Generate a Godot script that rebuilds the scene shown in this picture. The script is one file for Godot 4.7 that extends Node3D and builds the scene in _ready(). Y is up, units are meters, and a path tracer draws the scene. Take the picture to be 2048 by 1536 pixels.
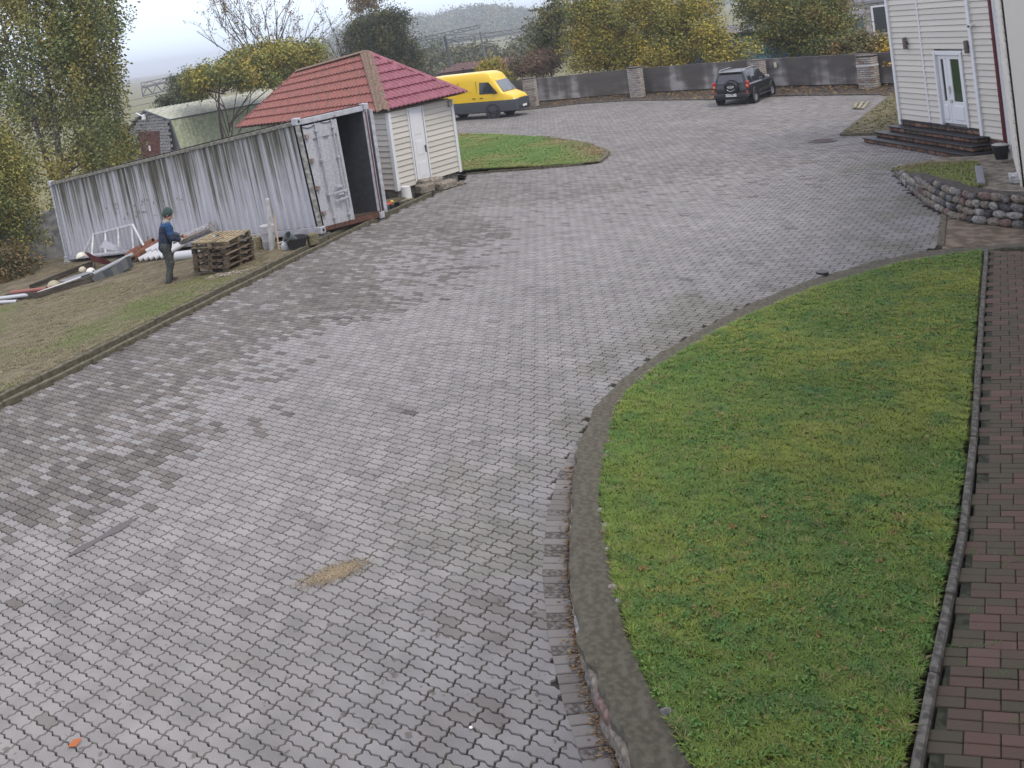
extends Node3D
# A paved yard with a shipping container, a small shed, parked vehicles and a sided building. Metres, y up; V(x, y, z) takes z as distance ahead of the camera.

var rng := RandomNumberGenerator.new()
var mats := {}
var used := {}
const SLO := Vector2(-0.5, 24.2)      # a point on the left kerb line (x, distance ahead)
const SLT := Vector2(0.509, 0.861)    # along the kerb
const SLN := Vector2(-0.861, 0.509)   # away from the yard

func V(x: float, y: float, z: float) -> Vector3:
	return Vector3(x, y, -z)

func rf(a: float, b: float) -> float:
	return rng.randf_range(a, b)

# ---------------------------------------------------------------- mesh builder
class MB:
	var v := PackedVector3Array()
	var n := PackedVector3Array()
	var c := PackedColorArray()
	var u := PackedVector2Array()
	var col := Color.WHITE
	func tri(a: Vector3, b: Vector3, d: Vector3, ua := Vector2.ZERO, ub := Vector2.ZERO, ud := Vector2.ZERO) -> void:
		var nn := (b - a).cross(d - a).normalized()
		v.append(a); v.append(d); v.append(b)
		u.append(ua); u.append(ud); u.append(ub)
		for i in 3:
			n.append(nn); c.append(col)
	func quad(a: Vector3, b: Vector3, d: Vector3, e: Vector3) -> void:   # counter-clockwise seen from outside
		tri(a, b, d, Vector2(0, 1), Vector2(1, 1), Vector2(1, 0))
		tri(a, d, e, Vector2(0, 1), Vector2(1, 0), Vector2(0, 0))
	func quv(a: Vector3, b: Vector3, d: Vector3, e: Vector3, ua: Vector2, ub: Vector2, ud: Vector2, ue: Vector2) -> void:
		tri(a, b, d, ua, ub, ud)
		tri(a, d, e, ua, ud, ue)
	func box(o: Vector3, s: Vector3, b := Basis.IDENTITY) -> void:
		var h := s / 2
		var p := []
		for i in 8:
			p.append(o + b * Vector3(h.x if i & 1 else -h.x, h.y if i & 2 else -h.y, h.z if i & 4 else -h.z))
		quad(p[0], p[2], p[3], p[1]); quad(p[4], p[5], p[7], p[6]); quad(p[0], p[4], p[6], p[2])
		quad(p[1], p[3], p[7], p[5]); quad(p[2], p[6], p[7], p[3]); quad(p[0], p[1], p[5], p[4])
	func cbox(o: Vector3, s: Vector3, r: float, b := Basis.IDENTITY) -> void:   # box with chamfered edges
		var h := s / 2
		r = minf(r, minf(h.x, minf(h.y, h.z)) * 0.9)
		for ax in 3:
			var a1 := (ax + 1) % 3
			var a2 := (ax + 2) % 3
			for sg in [-1.0, 1.0]:
				var q := []
				for k: Vector2 in [Vector2(-1, -1), Vector2(1, -1), Vector2(1, 1), Vector2(-1, 1)]:
					var t := Vector3.ZERO
					t[ax] = sg * h[ax]; t[a1] = k.x * (h[a1] - r); t[a2] = k.y * (h[a2] - r)
					q.append(o + b * t)
				if sg > 0: quad(q[0], q[1], q[2], q[3])
				else: quad(q[3], q[2], q[1], q[0])
			for s1 in [-1.0, 1.0]:
				for s2 in [-1.0, 1.0]:
					var q2 := []
					for k in 4:
						var t2 := Vector3.ZERO
						var first := k == 0 or k == 3
						t2[ax] = (h[ax] - r) * (-1.0 if k < 2 else 1.0)
						t2[a1] = s1 * (h[a1] if first else h[a1] - r)
						t2[a2] = s2 * (h[a2] - r if first else h[a2])
						q2.append(o + b * t2)
					if s1 * s2 < 0: quad(q2[0], q2[1], q2[2], q2[3])
					else: quad(q2[3], q2[2], q2[1], q2[0])
		for i in 8:
			var sx := 1.0 if i & 1 else -1.0
			var sy := 1.0 if i & 2 else -1.0
			var sz := 1.0 if i & 4 else -1.0
			var a := o + b * Vector3(sx * h.x, sy * (h.y - r), sz * (h.z - r))
			var bb := o + b * Vector3(sx * (h.x - r), sy * h.y, sz * (h.z - r))
			var d := o + b * Vector3(sx * (h.x - r), sy * (h.y - r), sz * h.z)
			if sx * sy * sz > 0: tri(a, bb, d)
			else: tri(a, d, bb)
	func ring(p: Vector3, dir: Vector3, r: float, seg: int) -> Array:
		var d := dir.normalized()
		var x := d.cross(Vector3.UP if absf(d.y) < 0.95 else Vector3.RIGHT).normalized()
		var y := d.cross(x)
		var out := []
		for i in seg:
			var a := TAU * i / seg
			out.append(p + (x * cos(a) + y * sin(a)) * r)
		return out
	func tube(pts: Array, rad: Array, seg := 8, capped := true) -> void:   # a tapered tube along points
		var last := []
		for i in pts.size():
			var d: Vector3 = (pts[mini(i + 1, pts.size() - 1)] - pts[maxi(i - 1, 0)])
			var now := ring(pts[i], d, rad[i], seg)
			if i > 0:
				for k in seg:
					var k2 := (k + 1) % seg
					var st := v.size()
					quad(last[k], last[k2], now[k2], now[k])
					var nk: Vector3 = (now[k] - pts[i]).normalized()
					var nk2: Vector3 = (now[k2] - pts[i]).normalized()
					for w in [[0, nk], [1, nk2], [2, nk2], [3, nk], [4, nk], [5, nk2]]:
						n[st + w[0]] = w[1]
			elif capped:
				for k in range(1, seg - 1): tri(now[0], now[k + 1], now[k])
			if i == pts.size() - 1 and capped:
				for k in range(1, seg - 1): tri(now[0], now[k], now[k + 1])
			last = now
	func lathe(prof: Array, seg: int, t := Transform3D.IDENTITY) -> void:   # profile of (radius, height), upwards outside
		for i in prof.size() - 1:
			for k in seg:
				var a := TAU * k / seg
				var b := TAU * (k + 1) / seg
				var p: Vector2 = prof[i]
				var q: Vector2 = prof[i + 1]
				var A := t * Vector3(p.x * cos(a), p.y, -p.x * sin(a))
				var B := t * Vector3(p.x * cos(b), p.y, -p.x * sin(b))
				var D := t * Vector3(q.x * cos(b), q.y, -q.x * sin(b))
				var E := t * Vector3(q.x * cos(a), q.y, -q.x * sin(a))
				if p.x > 0.0001: tri(A, B, D)
				if q.x > 0.0001: tri(A, D, E)
	func prism(poly: PackedVector2Array, y0: float, y1: float, t := Transform3D.IDENTITY) -> void:   # poly in (x, z)
		var idx := Geometry2D.triangulate_polygon(poly)
		for i in range(0, idx.size(), 3):
			var a := poly[idx[i]]; var b := poly[idx[i + 1]]; var d := poly[idx[i + 2]]
			if (b - a).cross(d - a) > 0:
				var sw := b; b = d; d = sw
			tri(t * Vector3(a.x, y1, a.y), t * Vector3(b.x, y1, b.y), t * Vector3(d.x, y1, d.y))
			tri(t * Vector3(a.x, y0, a.y), t * Vector3(d.x, y0, d.y), t * Vector3(b.x, y0, b.y))
		var ccw := Geometry2D.is_polygon_clockwise(poly)
		for i in poly.size():
			var a := poly[i]; var b := poly[(i + 1) % poly.size()]
			if not ccw:
				var sw := b; b = a; a = sw
			quad(t * Vector3(a.x, y0, a.y), t * Vector3(b.x, y0, b.y), t * Vector3(b.x, y1, b.y), t * Vector3(a.x, y1, a.y))
	func loft(rings: Array, closed_ends := true) -> void:   # rings of equal size, each clockwise seen from the first end
		for i in rings.size() - 1:
			var a: Array = rings[i]
			var b: Array = rings[i + 1]
			for k in a.size():
				var k2 := (k + 1) % a.size()
				quad(a[k], b[k], b[k2], a[k2])
		if closed_ends:
			var f: Array = rings[0]
			var l: Array = rings[-1]
			for k in range(1, f.size() - 1):
				tri(f[0], f[k], f[k + 1])
				tri(l[0], l[k + 1], l[k])
	func smooth(angle := 40.0) -> MB:
		var lim := cos(deg_to_rad(angle))
		var at := {}
		for i in v.size():
			var k := Vector3i((v[i] * 2000.0).round())
			if not at.has(k): at[k] = []
			at[k].append(i)
		var nn := n.duplicate()
		for k in at:
			var l: Array = at[k]
			for i in l:
				var s := Vector3.ZERO
				for j in l:
					if n[i].dot(n[j]) > lim: s += n[j]
				nn[i] = s.normalized()
		n = nn
		return self
	func mesh() -> ArrayMesh:
		var a := []
		a.resize(Mesh.ARRAY_MAX)
		a[Mesh.ARRAY_VERTEX] = v; a[Mesh.ARRAY_NORMAL] = n; a[Mesh.ARRAY_COLOR] = c; a[Mesh.ARRAY_TEX_UV] = u
		var m := ArrayMesh.new()
		m.add_surface_from_arrays(Mesh.PRIMITIVE_TRIANGLES, a)
		return m

# ---------------------------------------------------------------- scene tree helpers
func numbered(called: String) -> String:
	if not used.has(called):
		used[called] = 0
		return called
	used[called] += 1
	return "%s_%03d" % [called, used[called]]

func thing(called: String, label: String, category: String, at := Vector3.ZERO, turn := 0.0, group := "") -> Node3D:
	var o := Node3D.new()
	o.name = numbered(called)
	add_child(o, true)
	o.position = at
	o.rotation.y = turn
	tag(o, label, category, group)
	return o

func tag(o: Node3D, label: String, category: String, group := "") -> void:
	o.set_meta("label", label)
	o.set_meta("category", category)
	if group: o.set_meta("group", group)

func obj(called: String, m, material: Material, parent: Node = null, at := Transform3D.IDENTITY) -> MeshInstance3D:
	var o := MeshInstance3D.new()
	o.mesh = m.mesh() if m is MB else m
	o.material_override = material
	o.transform = at
	if parent == null:
		o.name = numbered(called)
		add_child(o, true)
	else:
		var k := "%d/%s" % [parent.get_instance_id(), called]
		o.name = called if not used.has(k) else "%s_%03d" % [called, used[k]]
		used[k] = used.get(k, 0) + 1
		parent.add_child(o, true)
	return o

func struct(called: String, m, material: Material) -> MeshInstance3D:
	var o := obj(called, m, material)
	o.set_meta("kind", "structure")
	return o

func scatter(called: String, mesh: Mesh, xf: Array, cols: Array, material: Material, parent: Node = null, stuff := true) -> MultiMeshInstance3D:
	var mm := MultiMesh.new()
	mm.transform_format = MultiMesh.TRANSFORM_3D
	mm.use_colors = true
	mm.mesh = mesh
	mm.instance_count = xf.size()
	for i in xf.size():
		mm.set_instance_transform(i, xf[i])
		mm.set_instance_color(i, cols[i])
	var o := MultiMeshInstance3D.new()
	o.multimesh = mm
	o.material_override = material
	o.name = called if parent else numbered(called)
	if parent: parent.add_child(o, true)
	else: add_child(o, true)
	if stuff: o.set_meta("kind", "stuff")
	return o

# ---------------------------------------------------------------- materials and textures
func noise_bytes(seed_: int, freq: float, oct: int, size: int, kind := FastNoiseLite.TYPE_SIMPLEX_SMOOTH, stretch := Vector2i(1, 1)) -> PackedByteArray:
	var f := FastNoiseLite.new()
	f.seed = seed_; f.frequency = freq; f.fractal_octaves = oct; f.noise_type = kind
	var im := f.get_seamless_image(size / stretch.x, size / stretch.y)
	im.resize(size, size, Image.INTERPOLATE_CUBIC)
	im.convert(Image.FORMAT_L8)
	return im.get_data()

func ramp_tex(bytes: PackedByteArray, size: int, lo: Color, hi: Color, a := 0.0, b := 1.0, fine: PackedByteArray = PackedByteArray(), fine_amt := 0.0) -> ImageTexture:
	var out := PackedByteArray()
	out.resize(size * size * 3)
	for i in size * size:
		var t := clampf((bytes[i] / 255.0 - a) / (b - a), 0, 1)
		var k := 1.0
		if fine_amt > 0.0: k = 1.0 + fine_amt * (fine[i] / 127.5 - 1.0)
		var cc := lo.lerp(hi, t)
		out[i * 3] = clampi(int(cc.r * k * 255), 0, 255)
		out[i * 3 + 1] = clampi(int(cc.g * k * 255), 0, 255)
		out[i * 3 + 2] = clampi(int(cc.b * k * 255), 0, 255)
	var im := Image.create_from_data(size, size, false, Image.FORMAT_RGB8, out)
	im.generate_mipmaps()
	return ImageTexture.create_from_image(im)

var nb_fine: PackedByteArray
var nb_mid: PackedByteArray
var nb_wood: PackedByteArray
var t_speck: ImageTexture
var t_blot: ImageTexture
var t_wood: ImageTexture
var t_soft: ImageTexture

func make_textures() -> void:
	nb_fine = noise_bytes(11, 0.35, 2, 256)
	nb_mid = noise_bytes(12, 0.02, 5, 256)
	nb_wood = noise_bytes(13, 0.06, 4, 256, FastNoiseLite.TYPE_SIMPLEX_SMOOTH, Vector2i(8, 1))
	t_speck = ramp_tex(nb_fine, 256, Color(0.74, 0.74, 0.74), Color(1, 1, 1), 0.2, 0.8)
	t_blot = ramp_tex(nb_mid, 256, Color(0.66, 0.66, 0.66), Color(1, 1, 1), 0.3, 0.7, nb_fine, 0.08)
	t_soft = ramp_tex(nb_mid, 256, Color(0.86, 0.85, 0.84), Color(1, 1, 1), 0.3, 0.7, nb_fine, 0.05)
	t_wood = ramp_tex(nb_wood, 256, Color(0.6, 0.58, 0.56), Color(1, 1, 1), 0.3, 0.7, nb_fine, 0.06)

func mat(key: String, col := Color(0.5, 0.5, 0.5), rough := 0.85, tex: Texture2D = null, scale := 1.0, vcol := false, metal := 0.0) -> StandardMaterial3D:   # col is a linear base colour
	if mats.has(key): return mats[key]
	if col == Color(0.5, 0.5, 0.5): print("no colour yet: ", key)
	var m := StandardMaterial3D.new()
	m.albedo_color = col.linear_to_srgb()
	m.roughness = rough
	m.metallic = metal
	m.vertex_color_use_as_albedo = vcol
	if tex:
		m.albedo_texture = tex
		m.uv1_triplanar = true
		m.uv1_world_triplanar = true
		m.uv1_scale = Vector3.ONE * scale
	mats[key] = m
	return m

func uvmat(key: String, tex: Texture2D, rough := 0.85) -> StandardMaterial3D:
	var m := StandardMaterial3D.new()
	m.albedo_texture = tex
	m.roughness = rough
	mats[key] = m
	return m

func glass(key: String, col: Color, alpha: float) -> StandardMaterial3D:
	if mats.has(key): return mats[key]
	var m := StandardMaterial3D.new()
	m.transparency = BaseMaterial3D.TRANSPARENCY_ALPHA
	m.albedo_color = Color(col.r, col.g, col.b, alpha)
	m.roughness = 0.03
	m.metallic_specular = 0.6
	mats[key] = m
	return m

func leafmat(key: String) -> StandardMaterial3D:
	var m := mat(key, Color.WHITE, 0.7, null, 1.0, true)
	m.cull_mode = BaseMaterial3D.CULL_DISABLED
	m.backlight_enabled = true
	m.backlight = Color(0.25, 0.25, 0.12)
	return m

# ---------------------------------------------------------------- ground shape
func bank_d(x: float, z: float) -> float:      # distance beyond the left kerb
	return (Vector2(x, z) - SLO).dot(SLN)

func bank_y(d: float) -> float:
	return 0.08 - 0.125 * clampf(d - 0.3, 0.0, 24.0)

func lawn_y(z: float) -> float:
	return lerpf(0.3, 0.08, clampf((z - 6.0) / 9.5, 0, 1))

func inside(p: Vector2, poly: PackedVector2Array) -> bool:
	return Geometry2D.is_point_in_polygon(p, poly)

func resample(pts: Array, step: float) -> Array:
	var cv := Curve2D.new()
	for i in pts.size():
		var t: Vector2 = (pts[mini(i + 1, pts.size() - 1)] - pts[maxi(i - 1, 0)]) / 6.0
		cv.add_point(pts[i], -t if i else Vector2.ZERO, t if i < pts.size() - 1 else Vector2.ZERO)
	var n := int(ceil(cv.get_baked_length() / step))
	var out := []
	for i in n + 1:
		out.append(cv.sample_baked(cv.get_baked_length() * i / n))
	return out

func in_view(x: float, y: float, z: float, grow := 1.1) -> bool:   # whether a place lies near what the camera sees
	var p := cam.transform.affine_inverse() * V(x, y, z)
	if p.z > -0.5: return false
	var sx := p.x / -p.z * 1800.0 + 673.0 - 1024.0
	var sy := -p.y / -p.z * 1800.0 + 139.0 - 768.0
	return absf(sx) < 1024 * grow and absf(sy) < 768 * grow

var cam: Camera3D

func _ready() -> void:
	rng.seed = 20
	cam = Camera3D.new()
	cam.name = "camera"
	cam.projection = Camera3D.PROJECTION_FRUSTUM
	cam.near = 0.1
	cam.far = 3000.0
	cam.size = 0.1 * 1536.0 / 1800.0
	cam.frustum_offset = Vector2(0.1 * 351.0 / 1800.0, -0.1 * 629.0 / 1800.0)
	cam.position = Vector3(0, 5.05, 0)
	cam.rotation_degrees = Vector3(-1.4, 0, -7.8)
	add_child(cam)
	var we := WorldEnvironment.new()
	we.name = "world_environment"
	var env := Environment.new()
	env.background_mode = Environment.BG_SKY
	var sky := Sky.new()
	var sm := ProceduralSkyMaterial.new()
	sm.sky_top_color = Color(0.86, 0.86, 0.93)
	sm.sky_horizon_color = Color(0.83, 0.89, 0.945)
	sm.sky_curve = 0.2
	sm.ground_horizon_color = Color(0.6, 0.6, 0.6)
	sm.ground_bottom_color = Color(0.4, 0.4, 0.4)
	sm.sun_angle_max = 1.0
	sky.sky_material = sm
	env.sky = sky
	env.tonemap_mode = Environment.TONE_MAPPER_LINEAR
	env.tonemap_exposure = 1.8
	env.fog_enabled = true
	env.fog_light_color = Color(0.93, 0.96, 1.0)
	env.fog_density = 0.0008
	env.sdfgi_enabled = true
	env.ssao_enabled = true
	env.ssil_enabled = true
	we.environment = env
	add_child(we)
	var sun := DirectionalLight3D.new()
	sun.name = "sun"
	sun.light_energy = 0.4
	sun.light_color = Color(1.0, 0.97, 0.93)
	sun.light_angular_distance = 25.0
	sun.shadow_enabled = true
	sun.rotation_degrees = Vector3(-60, 35, 0)
	add_child(sun)
	make_textures()
	make_ground()
	make_yard()
	make_low_walls()
	make_lawns()
	make_path()
	make_container()
	make_shed()
	make_building()
	make_back_wall()
	make_suv()
	make_van()
	make_pallets()
	make_bank_things()
	make_person()
	make_background()

# ---------------------------------------------------------------- ground, bank, yard paving
func ground_y(x: float, z: float) -> float:
	var d := bank_d(x, z)
	var y := -0.14
	if d > -0.6: y = bank_y(maxf(d, 0.3)) - 0.32
	return y

func make_ground() -> void:
	var b := MB.new()
	var gx := [-1500.0, -400.0, -160.0]
	for i in 61: gx.append(-75.0 + i * 2.5)
	gx.append_array([160.0, 400.0, 1500.0])
	var gz := [-400.0, -100.0]
	for i in 49: gz.append(-10.0 + i * 2.5)
	gz.append_array([180.0, 300.0, 520.0, 2400.0])
	for i in gx.size() - 1:
		for j in gz.size() - 1:
			var x0: float = gx[i]; var x1: float = gx[i + 1]; var z0: float = gz[j]; var z1: float = gz[j + 1]
			b.quad(V(x0, ground_y(x0, z0), z0), V(x1, ground_y(x1, z0), z0), V(x1, ground_y(x1, z1), z1), V(x0, ground_y(x0, z1), z1))
	var t := ramp_tex(nb_mid, 256, Color(0.36, 0.36, 0.22), Color(0.50, 0.48, 0.32), 0.3, 0.7, nb_fine, 0.25)
	struct("ground", b.smooth(60), mat("ground", Color(0.9, 0.9, 0.9), 0.95, t, 0.25))
	# the dry grass bank left of the kerb
	var bk := MB.new()
	var no := FastNoiseLite.new()
	no.seed = 5; no.frequency = 0.6
	var ds := [0.22, 0.4, 0.7, 1.1, 1.5, 2.0, 2.6, 3.2, 3.9, 4.6, 5.4, 6.3, 7.3, 8.4, 9.6, 11.0, 12.5, 14.5, 17.0, 20.0]
	var bp := func(s: float, d: float) -> Vector3:
		var p := SLO + SLT * s + SLN * d
		return V(p.x, bank_y(d) + (no.get_noise_2d(p.x, p.y) * 0.05 if d > 0.5 else 0.0), p.y)
	for i in 62:
		var s0 := -20.0 + i * 0.4
		for j in ds.size() - 1:
			bk.quad(bp.call(s0, ds[j + 1]), bp.call(s0, ds[j]), bp.call(s0 + 0.4, ds[j]), bp.call(s0 + 0.4, ds[j + 1]))
	var tb := ramp_tex(noise_bytes(31, 0.012, 5, 512), 512, Color(0.34, 0.31, 0.22), Color(0.47, 0.43, 0.34), 0.35, 0.65, noise_bytes(32, 0.3, 3, 512), 0.22)
	struct("grass_bank", bk.smooth(60), mat("bank", Color(0.8, 0.8, 0.8), 0.95, tb, 0.22))

func paver_outline(L: float, W: float, gap: float) -> PackedVector2Array:
	var e := [Vector2(0, 0), Vector2(0.16, -1), Vector2(0.33, 1), Vector2(0.66, -1), Vector2(0.83, 1)]
	var s := [Vector2(0, 0), Vector2(0.33, 1), Vector2(0.64, -1)]
	var out := PackedVector2Array()
	var fx := 1.0 - gap / L
	var fy := 1.0 - gap / W
	for p: Vector2 in e: out.append(Vector2((p.x - 0.5) * L * fx, -W / 2 * fy + p.y * 0.085 * W))
	for p: Vector2 in s: out.append(Vector2(L / 2 * fx + p.y * 0.05 * L, (p.x - 0.5) * W * fy))
	for i in e.size():
		var p: Vector2 = e[(5 - i) % 5]
		var ux: float = 1.0 if i == 0 else p.x
		out.append(Vector2((ux - 0.5) * L * fx, W / 2 * fy + (0.0 if i == 0 else p.y * 0.085 * W)))
	for i in 3:
		var p: Vector2 = s[(3 - i) % 3]
		var uy: float = 1.0 if i == 0 else p.x
		out.append(Vector2(-L / 2 * fx + (0.0 if i == 0 else p.y * 0.05 * L), (uy - 0.5) * W * fy))
	return out

func paver_mesh(outline: PackedVector2Array, bevel: float, depth: float) -> ArrayMesh:
	var b := MB.new()
	var cnt := outline.size()
	var top := []
	var low := []
	for p in outline:
		var k := 1.0 - bevel / p.length()
		top.append(Vector3(p.x * k, 0, p.y * k))
		low.append(Vector3(p.x, -depth, p.y))
	for i in cnt:
		var j := (i + 1) % cnt
		b.tri(Vector3.ZERO, top[j], top[i])
		b.quad(top[j], low[j], low[i], top[i])
	return b.mesh()

const YARD := [Vector2(-9.2, 8.5), Vector2(-6.2, 14.2), Vector2(-4.6, 16.95), Vector2(-2.47, 20.6), Vector2(-0.35, 24.25), Vector2(0.72, 25.52), Vector2(1.81, 27.29), Vector2(3.44, 29.63), Vector2(4.1, 31.2), Vector2(2.5, 34.0), Vector2(0.5, 42.0), Vector2(3.5, 57.0), Vector2(7.2, 54.4), Vector2(10.11, 51.75), Vector2(13.4, 50.9), Vector2(15.56, 48.76), Vector2(18.09, 43.9), Vector2(20.09, 42.0), Vector2(22.33, 37.4), Vector2(22.3, 36.6), Vector2(15.87, 28.95), Vector2(17.04, 27.65), Vector2(16.3, 27.1), Vector2(15.7, 25.0), Vector2(15.7, 23.2), Vector2(14.4, 23.3), Vector2(13.77, 22.96), Vector2(13.46, 22.35), Vector2(12.79, 20.93), Vector2(12.08, 19.14), Vector2(11.8, 18.1), Vector2(10.37, 16.1), Vector2(9.96, 15.94), Vector2(8.95, 15.76), Vector2(7.75, 15.3), Vector2(6.82, 14.85), Vector2(5.89, 14.31), Vector2(4.94, 13.58), Vector2(4.08, 12.92), Vector2(3.25, 12.15), Vector2(2.66, 11.3), Vector2(2.16, 10.38), Vector2(1.82, 9.35), Vector2(1.5, 8.23), Vector2(1.3, 7.41), Vector2(1.22, 6.45), Vector2(1.3, 5.7), Vector2(1.4, 4.4), Vector2(-9.2, 4.4)]
const SOLDIER := [Vector2(1.0, 4.4), Vector2(0.98, 5.96), Vector2(1.0, 6.6), Vector2(1.06, 7.3), Vector2(1.21, 8.14), Vector2(1.46, 9.04), Vector2(1.8, 9.91), Vector2(2.35, 10.9)]
const ISLAND := [Vector2(4.0, 31.5), Vector2(4.48, 31.4), Vector2(6.41, 30.6), Vector2(7.84, 30.16), Vector2(8.3, 30.1), Vector2(9.0, 31.4), Vector2(9.29, 32.4), Vector2(9.25, 35.1), Vector2(8.56, 38.0), Vector2(7.02, 41.2), Vector2(5.43, 43.4), Vector2(3.2, 44.6), Vector2(1.4, 43.0), Vector2(2.6, 34.0)]

func make_yard() -> void:
	var yard := PackedVector2Array(YARD)
	var flat := PackedVector2Array()
	for p in yard: flat.append(Vector2(p.x, -p.y))
	var b := MB.new()
	b.prism(flat, -0.12, -0.018)
	var sand := ramp_tex(nb_mid, 256, Color(0.17, 0.155, 0.135), Color(0.27, 0.245, 0.205), 0.3, 0.7, nb_fine, 0.2)
	var base := struct("yard_paving", b, mat("joint_sand", Color(0.62, 0.62, 0.62), 0.95, sand, 1.2))
	var isle := PackedVector2Array(ISLAND)
	var sold := PackedVector2Array(SOLDIER)
	sold.append(Vector2(6, 11)); sold.append(Vector2(6, 4.4))
	var L := 0.2216
	var W := 0.1108
	var mesh := paver_mesh(paver_outline(L, W, 0.0095), 0.006, 0.016)
	var an := deg_to_rad(-39.5)
	var d1 := Vector2(cos(an), sin(an))
	var d2 := Vector2(sin(an), -cos(an))
	var o := Vector2(0.27, 6.42)
	var no := FastNoiseLite.new(); no.seed = 8; no.frequency = 0.22; no.fractal_octaves = 3
	var no2 := FastNoiseLite.new(); no2.seed = 9; no2.frequency = 0.9; no2.fractal_octaves = 2
	var xf := []
	var cl := []
	var near := []
	for j in range(-560, 160):
		var pair := int(floor(j / 2.0))
		var shift: float = L / 2 if pair & 1 else 0.0
		for i in range(-190, 230):
			var p := o + d1 * (i * L + shift) + d2 * (j * W)
			if p.y < 4.6 or p.y > 57 or p.x < -9.2 or p.x > 22.5: continue
			if not in_view(p.x, 0, p.y, 1.12): continue
			if not inside(p, yard) or inside(p, isle) or inside(p + Vector2(-0.09, 0.0), sold): continue
			# tone: worn pale lanes down the middle, dark weathered patches on the left and round the edges
			var d := -bank_d(p.x, p.y)                      # distance from the left kerb
			var nz := no.get_noise_2d(p.x, p.y)
			var n2 := no2.get_noise_2d(p.x, p.y)
			var wear := smoothstep(2.2, 5.6, d + nz * 2.4)
			var far := smoothstep(20.0, 30.0, p.y)
			wear = lerpf(wear, 0.42 + nz * 0.35, far)
			var dark := 1.0 - wear
			var r := rng.randf()
			var pale := r > dark * 0.86 + (0.012 if n2 > 0.25 else 0.0)
			if far > 0.5: pale = r > 0.62
			var k: float = rf(0.92, 1.06)
			var c: Color
			if pale: c = Color(0.275, 0.266, 0.26).lerp(Color(0.255, 0.247, 0.24), clampf(far, 0, 1)) * k * (1.0 + nz * 0.12)
			else: c = Color(0.165, 0.150, 0.138).lerp(Color(0.208, 0.197, 0.185), far) * rf(0.8, 1.28) * (1.0 + nz * 0.15)
			if n2 > 0.3 and r < 0.3: c = c * rf(0.78, 0.95)                          # scattered stained stones
			var moss := smoothstep(2.6, 0.4, wall_gap(p)) * smoothstep(-0.35, 0.4, nz + n2 * 0.5)
			c = c.lerp(Color(0.15, 0.148, 0.105), moss * 0.6)
			var tilt := Basis(Vector3(rf(-1, 1), 0, rf(-1, 1)).normalized(), rf(0, 0.012))
			var t := Transform3D(tilt * Basis(Vector3(d1.x, 0, -d1.y), Vector3.UP, Vector3(d2.x, 0, -d2.y)) * Basis(Vector3.UP, rf(-0.012, 0.012)), V(p.x, rf(-0.002, 0.002) + no.get_noise_2d(p.x * 0.7, p.y * 0.7 + 90) * 0.012, p.y))
			xf.append(t); cl.append(c)
			near.append(Vector2(Vector3(p.x, -5.0, p.y).length() + (0.0 if in_view(p.x, 0, p.y, 0.99) else 100.0), xf.size() - 1))
	near.sort_custom(func(a, b2): return a.x < b2.x)
	var pick := {}
	for i in mini(300, near.size()): pick[int(near[i].y)] = true
	var rest := []
	var rc := []
	var stain := paving_stains()
	var pm := mat("paver", Color.WHITE, 0.9, stain, 0.3, true)
	var tones := []
	for i in 8:
		tones.append(mat("paver_tone_%d" % i, Color(0.274, 0.266, 0.26) * (0.84 + 0.035 * i), 0.9, stain, 0.3))
	var darks := [mat("paver_dark_0", Color(0.19, 0.178, 0.166), 0.9, stain, 0.3), mat("paver_dark_1", Color(0.235, 0.225, 0.215), 0.9, stain, 0.3)]
	for i in xf.size():
		if pick.has(i):
			var c: Color = cl[i]
			var m: Material = tones[clampi(int((c.r / 0.274 - 0.84) / 0.035), 0, 7)] if c.r > 0.228 else darks[0 if c.r < 0.21 else 1]
			obj("paver", mesh, m, base, xf[i])
		else:
			rest.append(xf[i]); rc.append(cl[i])
	scatter("further_pavers", mesh, rest, rc, pm, base)
	print("pavers ", xf.size())
	# soldier course of small setts along the foot of the lawn wall
	var outer := resample([Vector2(1.38, 4.6), Vector2(1.3, 5.7), Vector2(1.22, 6.45), Vector2(1.3, 7.41), Vector2(1.5, 8.23), Vector2(1.82, 9.35), Vector2(2.16, 10.38), Vector2(2.66, 11.3)], 0.106)
	var inner := resample([Vector2(1.02, 4.6), Vector2(1.0, 5.96), Vector2(1.02, 6.6), Vector2(1.08, 7.3), Vector2(1.23, 8.14), Vector2(1.48, 9.04), Vector2(1.82, 9.91), Vector2(2.36, 10.85)], 0.106)
	var setts := [mat("sett_0", Color(0.2, 0.185, 0.17), 0.9, t_speck, 3.0), mat("sett_1", Color(0.16, 0.145, 0.13), 0.9, t_blot, 3.0), mat("sett_2", Color(0.25, 0.235, 0.22), 0.9, t_speck, 3.0)]
	var count := mini(outer.size(), inner.size())
	for i in count - 1:
		var f := float(i) / (count - 1)
		var a: Vector2 = inner[int(f * (inner.size() - 1))]
		var dir: Vector2 = (inner[mini(int(f * (inner.size() - 1)) + 1, inner.size() - 1)] - inner[maxi(int(f * (inner.size() - 1)) - 1, 0)]).normalized()
		var side := Vector2(dir.y, -dir.x)
		var mid := a + side * 0.125
		var s := MB.new()
		s.cbox(Vector3(0, -0.03, 0), Vector3(0.225, 0.06, 0.097), 0.006)
		obj("edging_sett", s, setts[rng.randi() % 3], base, Transform3D(Basis(Vector3(side.x, 0, -side.y), Vector3.UP, Vector3(side.x, 0, -side.y).cross(Vector3.UP)) * Basis(Vector3.UP, rf(-0.03, 0.03)), V(mid.x, rf(0.006, 0.012), mid.y)))

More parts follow.
